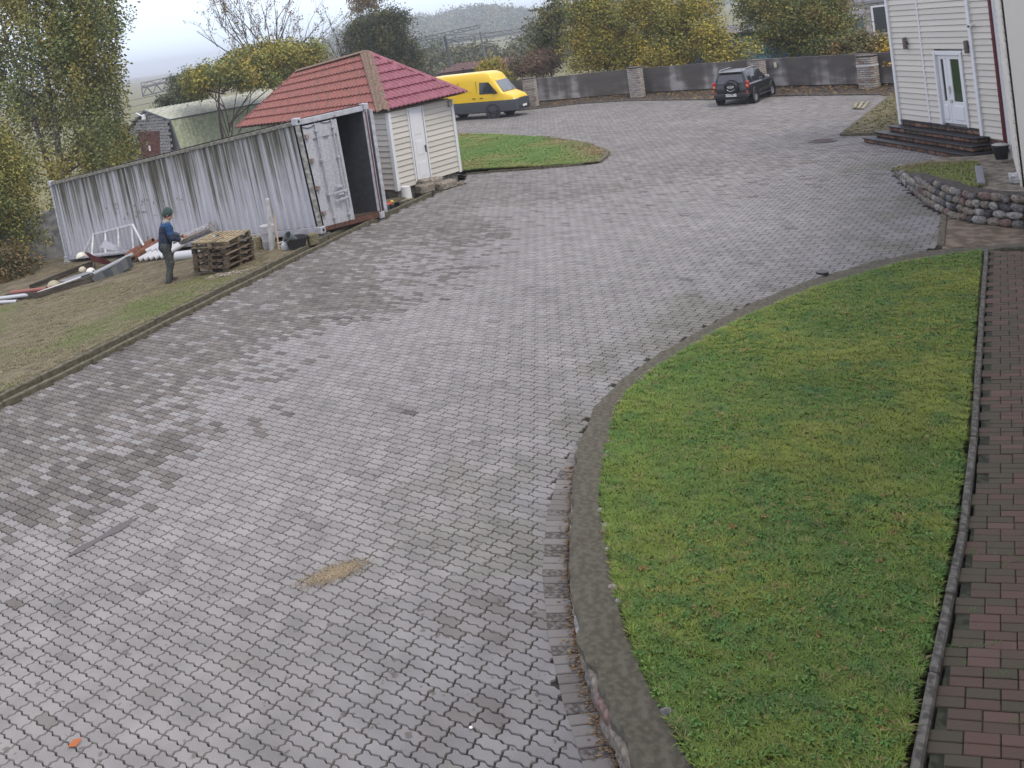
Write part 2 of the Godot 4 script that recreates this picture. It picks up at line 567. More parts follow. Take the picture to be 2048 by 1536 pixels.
func paving_stains() -> ImageTexture:      # speckled concrete with soft dark spots that ignore the joints
	var size := 1024
	var f := FastNoiseLite.new(); f.seed = 61; f.frequency = 0.017; f.fractal_octaves = 3
	var g := FastNoiseLite.new(); g.seed = 62; g.frequency = 0.3; g.fractal_octaves = 2
	var h := FastNoiseLite.new(); h.seed = 63; h.frequency = 0.006; h.fractal_octaves = 2
	var a := f.get_seamless_image(size, size).get_data()
	var b := g.get_seamless_image(size, size).get_data()
	var d := h.get_seamless_image(size, size).get_data()
	var out := PackedByteArray()
	out.resize(size * size * 3)
	for i in size * size:
		var k := 0.90 + 0.20 * (b[i] / 255.0 - 0.5) + 0.14 * (d[i] / 255.0 - 0.5)
		var s := smoothstep(0.80, 0.87, a[i] / 255.0)
		k *= 1.0 - 0.22 * s
		out[i * 3] = clampi(int(k * 255), 0, 255)
		out[i * 3 + 1] = clampi(int(k * (255 - 4 * s)), 0, 255)
		out[i * 3 + 2] = clampi(int(k * (255 - 14 * s)), 0, 255)
	var im := Image.create_from_data(size, size, false, Image.FORMAT_RGB8, out)
	im.generate_mipmaps()
	return ImageTexture.create_from_image(im)

func wall_gap(p: Vector2) -> float:      # distance to the foot of the lawn wall and the cobble wall
	var best := 99.0
	for i in range(26, 47):
		best = minf(best, p.distance_to(Geometry2D.get_closest_point_to_segment(p, YARD[i], YARD[i + 1])))
	return best

# ---------------------------------------------------------------- lawns, kerbs and low walls
const CAP_OUT := [Vector2(1.36, 4.6), Vector2(1.28, 5.55), Vector2(1.24, 6.15), Vector2(1.29, 6.99), Vector2(1.45, 7.8), Vector2(1.75, 8.91), Vector2(2.08, 9.99), Vector2(2.59, 11.07), Vector2(3.17, 11.83), Vector2(4.0, 12.63), Vector2(4.85, 13.33), Vector2(5.8, 14.08), Vector2(6.73, 14.68), Vector2(7.68, 15.2), Vector2(8.88, 15.62), Vector2(9.86, 15.77), Vector2(10.73, 15.63), Vector2(11.5, 15.42), Vector2(12.4, 15.1)]
const CAP_IN := [Vector2(1.72, 4.6), Vector2(1.63, 5.49), Vector2(1.6, 5.94), Vector2(1.62, 6.67), Vector2(1.72, 7.38), Vector2(2.02, 8.84), Vector2(2.32, 9.67), Vector2(2.89, 11.05), Vector2(3.56, 11.9), Vector2(4.4, 12.62), Vector2(5.3, 13.3), Vector2(6.2, 13.9), Vector2(7.2, 14.5), Vector2(8.3, 14.98), Vector2(9.4, 15.3), Vector2(10.47, 15.3), Vector2(11.0, 15.26), Vector2(11.7, 15.08), Vector2(12.4, 14.85)]
const PATH_L := [Vector2(2.2, 4.45), Vector2(2.88, 5.28), Vector2(3.31, 5.81), Vector2(3.8, 6.38), Vector2(4.28, 6.97), Vector2(4.86, 7.67), Vector2(5.4, 8.37), Vector2(6.12, 9.31), Vector2(7.54, 11.21), Vector2(8.85, 12.96), Vector2(10.63, 15.32)]
const TERR := [Vector2(13.81, 23.0), Vector2(13.35, 22.2), Vector2(12.72, 20.75), Vector2(12.1, 19.3), Vector2(11.95, 18.1), Vector2(12.03, 17.3), Vector2(12.39, 16.72), Vector2(13.6, 15.8), Vector2(13.6, 18.1), Vector2(16.5, 22.4), Vector2(15.7, 22.6), Vector2(15.2, 23.1)]

func terr_y(x: float, z: float) -> float:
	return lerpf(0.5, 0.08, clampf((z - 17.6) / 5.2, 0, 1)) + 0.05 * clampf((x - 13.5) / 2.0, 0, 1)

func stone_mesh(sd: int, flat := 0.75) -> ArrayMesh:      # a rounded field stone about 1 m wide
	var r := RandomNumberGenerator.new()
	r.seed = sd
	var f := FastNoiseLite.new(); f.seed = sd; f.frequency = 0.7
	var b := MB.new()
	var o := [Vector3.RIGHT, Vector3.UP, Vector3.BACK, Vector3.LEFT, Vector3.DOWN, Vector3.FORWARD]
	var bump := func(p: Vector3) -> Vector3:
		var q := p.normalized()
		q = Vector3(signf(q.x) * pow(absf(q.x), 0.8), signf(q.y) * pow(absf(q.y), 0.8), signf(q.z) * pow(absf(q.z), 0.8))
		return q * (0.5 + 0.16 * f.get_noise_3dv(p.normalized() * 2.0)) * Vector3(1, flat, 0.8)
	for a in [[0, 1, 2], [2, 1, 3], [3, 1, 5], [5, 1, 0], [2, 4, 0], [3, 4, 2], [5, 4, 3], [0, 4, 5]]:
		var A: Vector3 = o[a[0]]; var B: Vector3 = o[a[1]]; var D: Vector3 = o[a[2]]
		var ab := (A + B) / 2; var bd := (B + D) / 2; var da := (D + A) / 2
		for t in [[A, ab, da], [ab, B, bd], [da, bd, D], [ab, bd, da]]:
			b.tri(bump.call(t[0]), bump.call(t[1]), bump.call(t[2]))
	return b.smooth(75).mesh()

func area_sheet(poly: PackedVector2Array, step: float, height: Callable) -> MB:     # a bumpy sheet over a polygon
	var b := MB.new()
	var lo := Vector2(INF, INF)
	var hi := -lo
	for p in poly:
		lo = lo.min(p); hi = hi.max(p)
	var nx := int((hi.x - lo.x) / step) + 1
	var nz := int((hi.y - lo.y) / step) + 1
	for i in nx:
		for j in nz:
			var cell := PackedVector2Array([lo + Vector2(i, j) * step, lo + Vector2(i + 1, j) * step, lo + Vector2(i + 1, j + 1) * step, lo + Vector2(i, j + 1) * step])
			for piece in Geometry2D.intersect_polygons(cell, poly):
				if piece.size() < 3: continue
				for k in range(1, piece.size() - 1):
					var q := [piece[0], piece[k], piece[k + 1]]
					if (q[1] - q[0]).cross(q[2] - q[0]) < 0: q = [q[0], q[2], q[1]]
					var w := []
					for p: Vector2 in q: w.append(V(p.x, height.call(p.x, p.y), p.y))
					b.tri(w[0], w[1], w[2])
	return b.smooth(60)

func blade_tuft(sd: int, blades: int, hgt: float, spread: float, width: float) -> ArrayMesh:
	var r := RandomNumberGenerator.new(); r.seed = sd
	var b := MB.new()
	for i in blades:
		var a := r.randf() * TAU
		var p := Vector3(cos(a), 0, sin(a)) * spread * r.randf() * 0.6
		var out := Vector3(cos(a + r.randf_range(-1, 1)), 0, sin(a + r.randf_range(-1, 1)))
		var h := hgt * r.randf_range(0.6, 1.1)
		var side := out.cross(Vector3.UP) * width * 0.5
		var mid := p + out * spread * 0.35 + Vector3.UP * h * 0.65
		var tip := p + out * spread * r.randf_range(0.8, 1.3) + Vector3.UP * h
		b.quad(p - side, p + side, mid + side * 0.8, mid - side * 0.8)
		b.tri(mid - side * 0.8, mid + side * 0.8, tip)
	for i in b.n.size(): b.n[i] = (b.n[i] * 0.3 + Vector3.UP).normalized()
	return b.mesh()

func rosette(sd: int, leaves: int, len: float, wid: float, lift: float) -> ArrayMesh:
	var r := RandomNumberGenerator.new(); r.seed = sd
	var b := MB.new()
	for i in leaves:
		var a := TAU * i / leaves + r.randf_range(-0.4, 0.4)
		var out := Vector3(cos(a), 0, sin(a))
		var l := len * r.randf_range(0.6, 1.1)
		var s := out.cross(Vector3.UP) * wid * 0.5
		var up := Vector3.UP * lift * r.randf_range(0.5, 1.2)
		b.quad(s * -0.3, s * 0.3, out * l * 0.55 + s + up, out * l * 0.55 - s + up)
		b.tri(out * l * 0.55 - s + up, out * l * 0.55 + s + up, out * l + up * 0.8)
	return b.mesh()

func grass_on(called: String, poly: PackedVector2Array, per_m2: float, height: Callable, meshes: Array, tint: Callable, parent: Node3D, smin := 0.8, smax := 1.25) -> void:
	var lo := Vector2(INF, INF)
	var hi := -lo
	for p in poly:
		lo = lo.min(p); hi = hi.max(p)
	var total := int((hi.x - lo.x) * (hi.y - lo.y) * per_m2)
	var xs := []
	var cs := []
	for i in meshes.size():
		xs.append([]); cs.append([])
	for i in total:
		var p := Vector2(rf(lo.x, hi.x), rf(lo.y, hi.y))
		if not inside(p, poly): continue
		var y: float = height.call(p.x, p.y)
		if not in_view(p.x, y, p.y, 1.08): continue
		var c: Color = tint.call(p.x, p.y)
		if c.a < 0.5: continue
		var k := rng.randi() % meshes.size()
		var s := rf(smin, smax)
		xs[k].append(Transform3D(Basis(Vector3.UP, rf(0, TAU)).scaled(Vector3(s, s * rf(0.8, 1.2), s)), V(p.x, y - 0.005, p.y)))
		cs[k].append(c)
	for i in meshes.size():
		if xs[i].size(): scatter(called if i == 0 else "%s_%03d" % [called, i], meshes[i], xs[i], cs[i], leafmat("grass"), parent)

func lawn_noise(sd: int, fr: float) -> FastNoiseLite:
	var f := FastNoiseLite.new(); f.seed = sd; f.frequency = fr; f.fractal_octaves = 3
	return f

func make_lawns() -> void:
	var n1 := lawn_noise(41, 0.35)
	var n2 := lawn_noise(42, 1.1)
	var soil := mat("soil", Color(0.75, 0.75, 0.75), 0.97, ramp_tex(nb_mid, 256, Color(0.24, 0.26, 0.10), Color(0.34, 0.36, 0.14), 0.3, 0.7, nb_fine, 0.25), 0.8)
	var poly := PackedVector2Array()
	for p: Vector2 in resample(CAP_IN, 0.5):
		if p.x < 10.5: poly.append(p)
	var back := resample(PATH_L, 0.5)
	back.reverse()
	for p: Vector2 in back: poly.append(p + Vector2(-0.06, 0.05))
	var hgt := func(x: float, z: float) -> float: return lawn_y(z) + 0.015 + n1.get_noise_2d(x, z) * 0.03
	var lawn := struct("front_lawn", area_sheet(poly, 0.5, hgt), soil)
	var tint := func(x: float, z: float) -> Color:
		var a := n1.get_noise_2d(x, z)
		var b := n2.get_noise_2d(x * 1.7 + 30, z * 1.7)
		var c := Color(0.105, 0.185, 0.022).lerp(Color(0.20, 0.245, 0.03), clampf(0.42 + a * 1.2, 0, 1))
		c = c.lerp(Color(0.06, 0.155, 0.03), clampf(b * 1.6 - 0.1, 0, 0.85))
		if rng.randf() < 0.07: c = Color(0.27, 0.215, 0.085)
		return c * rf(0.7, 1.52)
	grass_on("grass", poly, 2300, hgt, [blade_tuft(1, 9, 0.034, 0.036, 0.0055), blade_tuft(2, 8, 0.042, 0.04, 0.006), blade_tuft(3, 10, 0.028, 0.044, 0.0055)], tint, lawn)
	var weed := func(x: float, z: float) -> Color:
		var b := n1.get_noise_2d(x * 1.3 + 50, z * 1.3)
		var near := smoothstep(9.5, 6.0, z)
		if b < 0.10 - near * 0.42: return Color(0, 0, 0, 0)
		var c := Color(0.07, 0.17, 0.03).lerp(Color(0.13, 0.22, 0.04), rng.randf())
		if rng.randf() < 0.06: c = Color(0.26, 0.17, 0.06)
		return c * rf(0.75, 1.2)
	grass_on("broadleaf_weeds", poly, 260, hgt, [rosette(7, 6, 0.042, 0.02, 0.036), rosette(8, 5, 0.058, 0.019, 0.036), rosette(9, 7, 0.03, 0.018, 0.03)], weed, lawn, 0.6, 1.3)
	# the island lawn beyond the shed
	var isle := PackedVector2Array(ISLAND)
	var ih := func(x: float, z: float) -> float: return 0.02 + 0.12 * clampf((8.5 - x) / 4.0, 0, 1) + n1.get_noise_2d(x, z) * 0.02
	var il := struct("island_lawn", area_sheet(isle, 0.7, ih), soil)
	var it := func(x: float, z: float) -> Color:
		var a := n1.get_noise_2d(x * 0.8, z * 0.8 + 11)
		var edge := smoothstep(7.4, 9.2, x) + smoothstep(41, 44, z)
		var c := Color(0.11, 0.21, 0.028).lerp(Color(0.2, 0.25, 0.04), clampf(0.4 + a * 1.2, 0, 1))
		c = c.lerp(Color(0.24, 0.17, 0.08), clampf(edge * 0.7 + a * 0.6, 0, 0.9))
		return c * rf(0.8, 1.2)
	grass_on("grass", isle, 380, ih, [blade_tuft(4, 8, 0.06, 0.09, 0.016), blade_tuft(5, 8, 0.05, 0.1, 0.016)], it, il)
	# dry grass on the bank
	var bk := PackedVector2Array()
	for q in [[-14.0, 0.3], [3.4, 0.3], [4.0, 1.0], [3.0, 19.0], [-14.0, 19.0]]: bk.append(SLO + SLT * q[0] + SLN * q[1])
	var bh := func(x: float, z: float) -> float: return bank_y(bank_d(x, z))
	var bt := func(x: float, z: float) -> Color:
		var a := n1.get_noise_2d(x * 0.7, z * 0.7 + 70)
		var s := (Vector2(x, z) - SLO).dot(SLT)
		var bare := smoothstep(-4.5, -2.0, s)
		if rng.randf() < bare * 0.9 or rng.randf() < 0.3 - a * 0.8: return Color(0, 0, 0, 0)
		var c := [Color(0.20, 0.175, 0.095), Color(0.145, 0.12, 0.07), Color(0.235, 0.2, 0.11), Color(0.17, 0.165, 0.07)][rng.randi() % 4] as Color
		if rng.randf() < 0.18 + a * 1.6 - bare: c = Color(0.12, 0.155, 0.035)
		return c * rf(0.7, 1.25)
	grass_on("dry_grass", bk, 620, bh, [blade_tuft(14, 8, 0.032, 0.06, 0.008), blade_tuft(15, 7, 0.028, 0.07, 0.008)], bt, get_node("grass_bank"))
	# the small terrace lawn behind the cobble wall
	var terr := PackedVector2Array(TERR)
	struct("terrace", area_sheet(terr, 0.6, func(x, z): return terr_y(x, z)), mat("terrace_earth", Color(0.23, 0.2, 0.15), 0.95, t_blot, 0.7))
	var tl := PackedVector2Array([Vector2(13.55, 22.6), Vector2(12.95, 20.8), Vector2(12.35, 19.3), Vector2(12.2, 18.25), Vector2(12.62, 18.1), Vector2(14.9, 21.5), Vector2(14.4, 22.55)])
	var th := func(x: float, z: float) -> float: return terr_y(x, z) + 0.012
	var tlawn := struct("terrace_lawn", area_sheet(tl, 0.6, th), soil)
	var tt := func(x: float, z: float) -> Color:
		var c := Color(0.10, 0.18, 0.03).lerp(Color(0.2, 0.2, 0.045), rng.randf())
		var e := smoothstep(21.0, 22.6, z)
		if rng.randf() < 0.12 + e * 0.4: c = Color(0.2, 0.13, 0.07)
		return c * rf(0.75, 1.2)
	grass_on("grass", tl, 700, th, [blade_tuft(21, 8, 0.06, 0.07, 0.012), blade_tuft(22, 7, 0.05, 0.08, 0.012)], tt, tlawn)
	# earth strip beside the entrance steps
	var st := PackedVector2Array([Vector2(15.87, 28.95), Vector2(17.04, 27.6), Vector2(18.6, 27.3), Vector2(24.0, 33.5), Vector2(22.35, 36.64)])
	var sh := func(x: float, z: float) -> float: return 0.07
	var strip := struct("earth_strip", area_sheet(st, 1.0, sh), mat("strip_earth", Color(0.9, 0.9, 0.9), 0.95, ramp_tex(nb_mid, 256, Color(0.38, 0.35, 0.26), Color(0.40, 0.39, 0.24), 0.3, 0.7, nb_fine, 0.2), 0.5))
	var sg := func(x: float, z: float) -> Color:
		if rng.randf() > 0.25 + smoothstep(0.0, 3.0, (x - 16.0) - (z - 29.0) * 0.78) * 0.7: return Color(0, 0, 0, 0)
		return Color(0.12, 0.13, 0.04).lerp(Color(0.2, 0.15, 0.07), rng.randf()) * rf(0.7, 1.2)
	grass_on("grass", st, 120, sh, [blade_tuft(24, 8, 0.06, 0.1, 0.016)], sg, strip)

func row_of_kerbs(called: String, label: String, pts: Array, len: float, wid: float, hgt: float, m: Material, base_y: Callable, wobble := 0.02) -> Node3D:
	var t := thing(called, label, "kerb")
	var p := resample(pts, len)
	for i in p.size() - 1:
		var a: Vector2 = p[i]; var b: Vector2 = p[i + 1]
		var d := (b - a)
		var mid := (a + b) / 2
		var s := MB.new()
		s.cbox(Vector3.ZERO, Vector3(d.length() - 0.012, hgt + 0.25, wid), 0.012)
		var y: float = base_y.call(mid.x, mid.y)
		var ya: float = base_y.call(a.x, a.y)
		var yb: float = base_y.call(b.x, b.y)
		var turn := Basis(Vector3.UP, atan2(d.y, d.x) + rf(-wobble, wobble)) * Basis(Vector3.BACK, atan2(yb - ya, d.length()) + rf(-wobble, wobble) * 0.5)
		obj("kerb_stone", s, m, t, Transform3D(turn, V(mid.x, y + hgt - (hgt + 0.25) / 2 + rf(-wobble, wobble) * 0.4, mid.y)))
	return t

func make_low_walls() -> void:
	var flat0 := func(_x, _z): return 0.0
	var mossy := mat("mossy_concrete", Color(0.9, 0.9, 0.9), 0.95, ramp_tex(nb_mid, 256, Color(0.30, 0.285, 0.235), Color(0.385, 0.37, 0.315), 0.25, 0.75, nb_fine, 0.28), 2.3)
	var dk := mat("kerb_concrete", Color(0.9, 0.9, 0.9), 0.95, ramp_tex(nb_mid, 256, Color(0.30, 0.285, 0.23), Color(0.43, 0.41, 0.34), 0.3, 0.7, nb_fine, 0.22), 1.7)
	var along := func(d: float, s0: float, s1: float) -> Array:
		var out := []
		for i in 9:
			var s := lerpf(s0, s1, i / 8.0)
			out.append(SLO + SLT * s + SLN * (d - (0.0 if s < 0 else 0.0085 * s * s)))
		return out
	row_of_kerbs("concrete_kerb", "weathered concrete kerb along the left edge of the paving", along.call(-0.12, -17.0, 5.2), 1.0, 0.09, 0.085, dk, flat0, 0.018)
	row_of_kerbs("concrete_kerb", "second row of old kerb stones at the foot of the bank, behind the outer kerb", along.call(0.17, -17.0, 1.5), 1.0, 0.1, 0.12, dk, flat0, 0.025)
	row_of_kerbs("concrete_kerb", "low kerb around the tip of the island lawn beyond the shed", [ISLAND[0], ISLAND[1], ISLAND[2], ISLAND[3], ISLAND[4], ISLAND[5], ISLAND[6], ISLAND[7], ISLAND[8], ISLAND[9], ISLAND[10], ISLAND[11]], 0.8, 0.13, 0.07, dk, flat0, 0.05)
	row_of_kerbs("concrete_kerb", "mossy kerb of the leaf-strewn verge below the grey back wall", [Vector2(5.0, 55.9), Vector2(7.2, 54.4), Vector2(10.11, 51.75), Vector2(13.4, 50.9), Vector2(15.56, 48.76), Vector2(18.09, 43.9), Vector2(20.09, 42.0), Vector2(22.33, 37.4)], 1.0, 0.12, 0.07, mat("dark_kerb", Color(0.13, 0.12, 0.10), 0.95, t_blot, 1.0), flat0)
	row_of_kerbs("concrete_kerb", "thin straight kerb along the left side of the earth strip by the steps", [Vector2(15.87, 28.95), Vector2(19.1, 32.8), Vector2(22.35, 36.64)], 1.0, 0.1, 0.09, dk, flat0, 0.01)
	row_of_kerbs("concrete_kerb", "short kerb across the near end of the earth strip beside the steps", [Vector2(15.87, 28.95), Vector2(16.5, 28.3), Vector2(17.04, 27.65)], 0.7, 0.1, 0.09, dk, flat0, 0.01)
	row_of_kerbs("concrete_kerb", "grey kerb between the front lawn and the red brick path", PATH_L, 1.0, 0.062, 0.028, mat("path_kerb", Color(0.165, 0.155, 0.13), 0.95, t_blot, 1.9), func(_x, z): return lawn_y(z), 0.008)
	# lawn wall: cast cap in sections on rubble stones
	var w := thing("lawn_wall", "low curved concrete-capped rubble wall holding up the front lawn", "wall")
	var o := resample(CAP_OUT, 0.1)
	var q := resample(CAP_IN, 0.1)
	var no := lawn_noise(55, 1.6)
	var cnt := o.size()
	var sec := 0
	var b := MB.new()
	var pos := func(k: int, f: float) -> Vector2:
		var a: Vector2 = o[k]
		var t := float(k) / (cnt - 1) * (q.size() - 1)
		var e: Vector2 = q[int(t)].lerp(q[mini(int(t) + 1, q.size() - 1)], t - int(t))
		return a.lerp(e, f)
	var top := func(k: int, f: float) -> Vector3:
		var p: Vector2 = pos.call(k, f)
		var edge := 0.0
		if f < 0.02 or f > 0.98:
			p += Vector2(no.get_noise_2d(k * 0.35, f * 50), no.get_noise_2d(k * 0.35, f * 50 + 9)) * 0.06
			edge = -0.028
		return V(p.x, lawn_y(p.y) + 0.01 + edge + no.get_noise_2d(p.x * 1.5, p.y * 1.5) * 0.022, p.y)
	var fs := [0.0, 0.09, 0.3, 0.55, 0.8, 0.92, 1.0]
	for k in cnt - 1:
		for j in fs.size() - 1:
			b.quad(top.call(k, fs[j]), top.call(k, fs[j + 1]), top.call(k + 1, fs[j + 1]), top.call(k + 1, fs[j]))
		for f in [0.0, 1.0]:
			var a: Vector3 = top.call(k, f); var e: Vector3 = top.call(k + 1, f)
			var al := a - Vector3.UP * (0.07 if f == 0.0 else 0.2); var el := e - Vector3.UP * (0.07 if f == 0.0 else 0.2)
			if f == 0.0: b.quad(a, e, el, al)
			else: b.quad(al, el, e, a)
		sec += 1
		if (sec > 11 and rng.randf() < 0.12) or sec > 30 or k == cnt - 2:
			obj("cap_section", b.smooth(50), mossy, w)
			b = MB.new(); sec = 0
	var core := MB.new()
	for k in cnt - 1:
		var a: Vector2 = pos.call(k, 0.1); var e: Vector2 = pos.call(k + 1, 0.1)
		core.quad(V(a.x, lawn_y(a.y) - 0.04, a.y), V(e.x, lawn_y(e.y) - 0.04, e.y), V(e.x, -0.1, e.y), V(a.x, -0.1, a.y))
	obj("mortar", core, mat("dark_mortar", Color(0.075, 0.065, 0.052), 0.97, t_blot, 2.0), w)
	var stones := []
	for i in 6: stones.append(stone_mesh(100 + i))
	var sm := [mat("stone_grey", Color(0.2, 0.19, 0.185), 0.9, t_blot, 3.0), mat("stone_tan", Color(0.27, 0.235, 0.19), 0.9, t_blot, 3.0), mat("stone_pale", Color(0.36, 0.345, 0.32), 0.9, t_blot, 3.0), mat("stone_rose", Color(0.24, 0.165, 0.14), 0.9, t_blot, 3.0), mat("stone_dark", Color(0.095, 0.095, 0.1), 0.9, t_blot, 3.0)]
	var k := 0
	while k < 62:
		var a: Vector2 = pos.call(k, 0.06)
		var nx: Vector2 = pos.call(k + 1, 0.06)
		var dir := (nx - a).normalized()
		var len := rf(0.2, 0.42)
		var hh := lawn_y(a.y) - 0.07
		if hh > 0.09:
			for row in (2 if hh > 0.17 else 1):
				var yy := hh * (0.27 + 0.5 * row) if hh > 0.17 else hh * 0.5
				var mid := a + dir * len * (0.5 + 0.2 * row)
				obj("stone", stones[rng.randi() % 6], sm[[0, 1, 1, 2, 3, 0][rng.randi() % 6]], w, Transform3D(Basis(Vector3.UP, atan2(dir.y, dir.x)) * Basis(Vector3.BACK, rf(-0.2, 0.2)).scaled(Vector3(len * 1.05, hh * (0.8 if hh > 0.17 else 1.2), 0.13)), V(mid.x, yy, mid.y)))
		k += int(len / 0.1)
	for i in 26:      # loose stones set along the lawn side of the cap
		var kk := rng.randi_range(12, 110)
		var p: Vector2 = pos.call(kk, rf(0.93, 1.07))
		var s := rf(0.05, 0.13)
		obj("loose_stone", stones[rng.randi() % 6], sm[[0, 1, 2, 2, 3][rng.randi() % 5]], w, Transform3D(Basis(Vector3.UP, rf(0, TAU)).scaled(Vector3(s, s * 0.7, s * 0.9)), V(p.x, lawn_y(p.y) + 0.012, p.y)))
	# cobble wall
	var cw := thing("cobble_wall", "curved retaining wall of round field stones below the small terrace lawn", "wall")
	var foot := resample([Vector2(13.85, 23.05), Vector2(13.46, 22.35), Vector2(12.79, 20.93), Vector2(12.08, 19.14), Vector2(11.72, 17.85), Vector2(11.75, 17.2), Vector2(12.14, 16.46), Vector2(13.0, 15.6)], 0.05)
	var core2 := MB.new()
	var wall_h := func(p: Vector2) -> float: return lerpf(0.62, 0.1, clampf((p.y - 18.2) / 4.6, 0, 1))
	for i in foot.size() - 1:
		var a: Vector2 = foot[i]; var e: Vector2 = foot[i + 1]
		var oa := Vector2(0.1, 0.03)
		core2.quad(V(a.x + 0.05, -0.1, a.y), V(e.x + 0.05, -0.1, e.y), V(e.x + 0.12, wall_h.call(e) - 0.02, e.y), V(a.x + 0.12, wall_h.call(a) - 0.02, a.y))
		core2.quad(V(a.x + 0.12, wall_h.call(a) - 0.02, a.y), V(e.x + 0.12, wall_h.call(e) - 0.02, e.y), V(e.x + 0.5, wall_h.call(e) - 0.02, e.y + 0.1), V(a.x + 0.5, wall_h.call(a) - 0.02, a.y + 0.1))
	obj("mortar", core2, mat("dark_mortar"), cw)
	var row := 0
	var ybot := 0.0
	while row < 6:
		var rh := rf(0.13, 0.17)
		var s := rf(0.0, 0.15)
		while s < (foot.size() - 2) * 0.05:
			var wdt := rf(0.12, 0.3)
			var idx := clampi(int((s + wdt / 2) / 0.05), 0, foot.size() - 2)
			var a: Vector2 = foot[idx]; var e: Vector2 = foot[idx + 1]
			var lim: float = wall_h.call(a)
			var y := ybot + rh / 2 + rf(-0.015, 0.015)
			if y + rh * 0.3 < lim + 0.04 and idx > 9:
				var dir := (e - a).normalized()
				obj("stone", stones[rng.randi() % 6], sm[[0, 1, 1, 2, 3, 4, 1, 0, 2][rng.randi() % 9]], cw, Transform3D(Basis(Vector3.UP, atan2(dir.y, dir.x)) * Basis(Vector3.BACK, rf(-0.35, 0.35)).scaled(Vector3(wdt * 1.08, rh * 1.45, rf(0.14, 0.2))), V(a.x + 0.05 + y * 0.1, y, a.y)))
			s += wdt * 0.97
		ybot += rh
		row += 1
	# edge strip and drain on the terrace, the ramp slab and the brick path
	var gut := thing("drain_channel", "grey plastic drain channel at the edge of the terrace lawn", "drain")
	var g := MB.new()
	g.cbox(Vector3.ZERO, Vector3(0.14, 0.05, 1.9), 0.01)
	g.box(Vector3(0, 0.028, 0), Vector3(0.05, 0.008, 1.8))
	obj("channel", g, mat("plastic_grey", Color(0.17, 0.18, 0.195), 0.6), gut, Transform3D(Basis(Vector3.UP, -0.6) * Basis(Vector3.RIGHT, 0.0), V(13.3, 0.49, 19.1)))
	var slab := MB.new()
	slab.prism(PackedVector2Array([Vector2(10.3, -15.98), Vector2(11.0, -15.8), Vector2(12.9, -15.1), Vector2(13.2, -15.5), Vector2(12.5, -16.6), Vector2(12.1, -17.6), Vector2(12.2, -18.3), Vector2(11.86, -18.3)]), -0.1, 0.012)
	struct("concrete_slab", slab, mat("slab", Color(0.9, 0.9, 0.9), 0.95, ramp_tex(nb_mid, 256, Color(0.36, 0.32, 0.27), Color(0.50, 0.45, 0.38), 0.3, 0.7, nb_fine, 0.12), 0.6))
	var nosing := MB.new()
	nosing.cbox(V(11.1, 0.0, 17.15), Vector3(0.12, 0.06, 2.4), 0.01, Basis(Vector3.UP, -0.62))
	struct("slab_edge", nosing, dk)

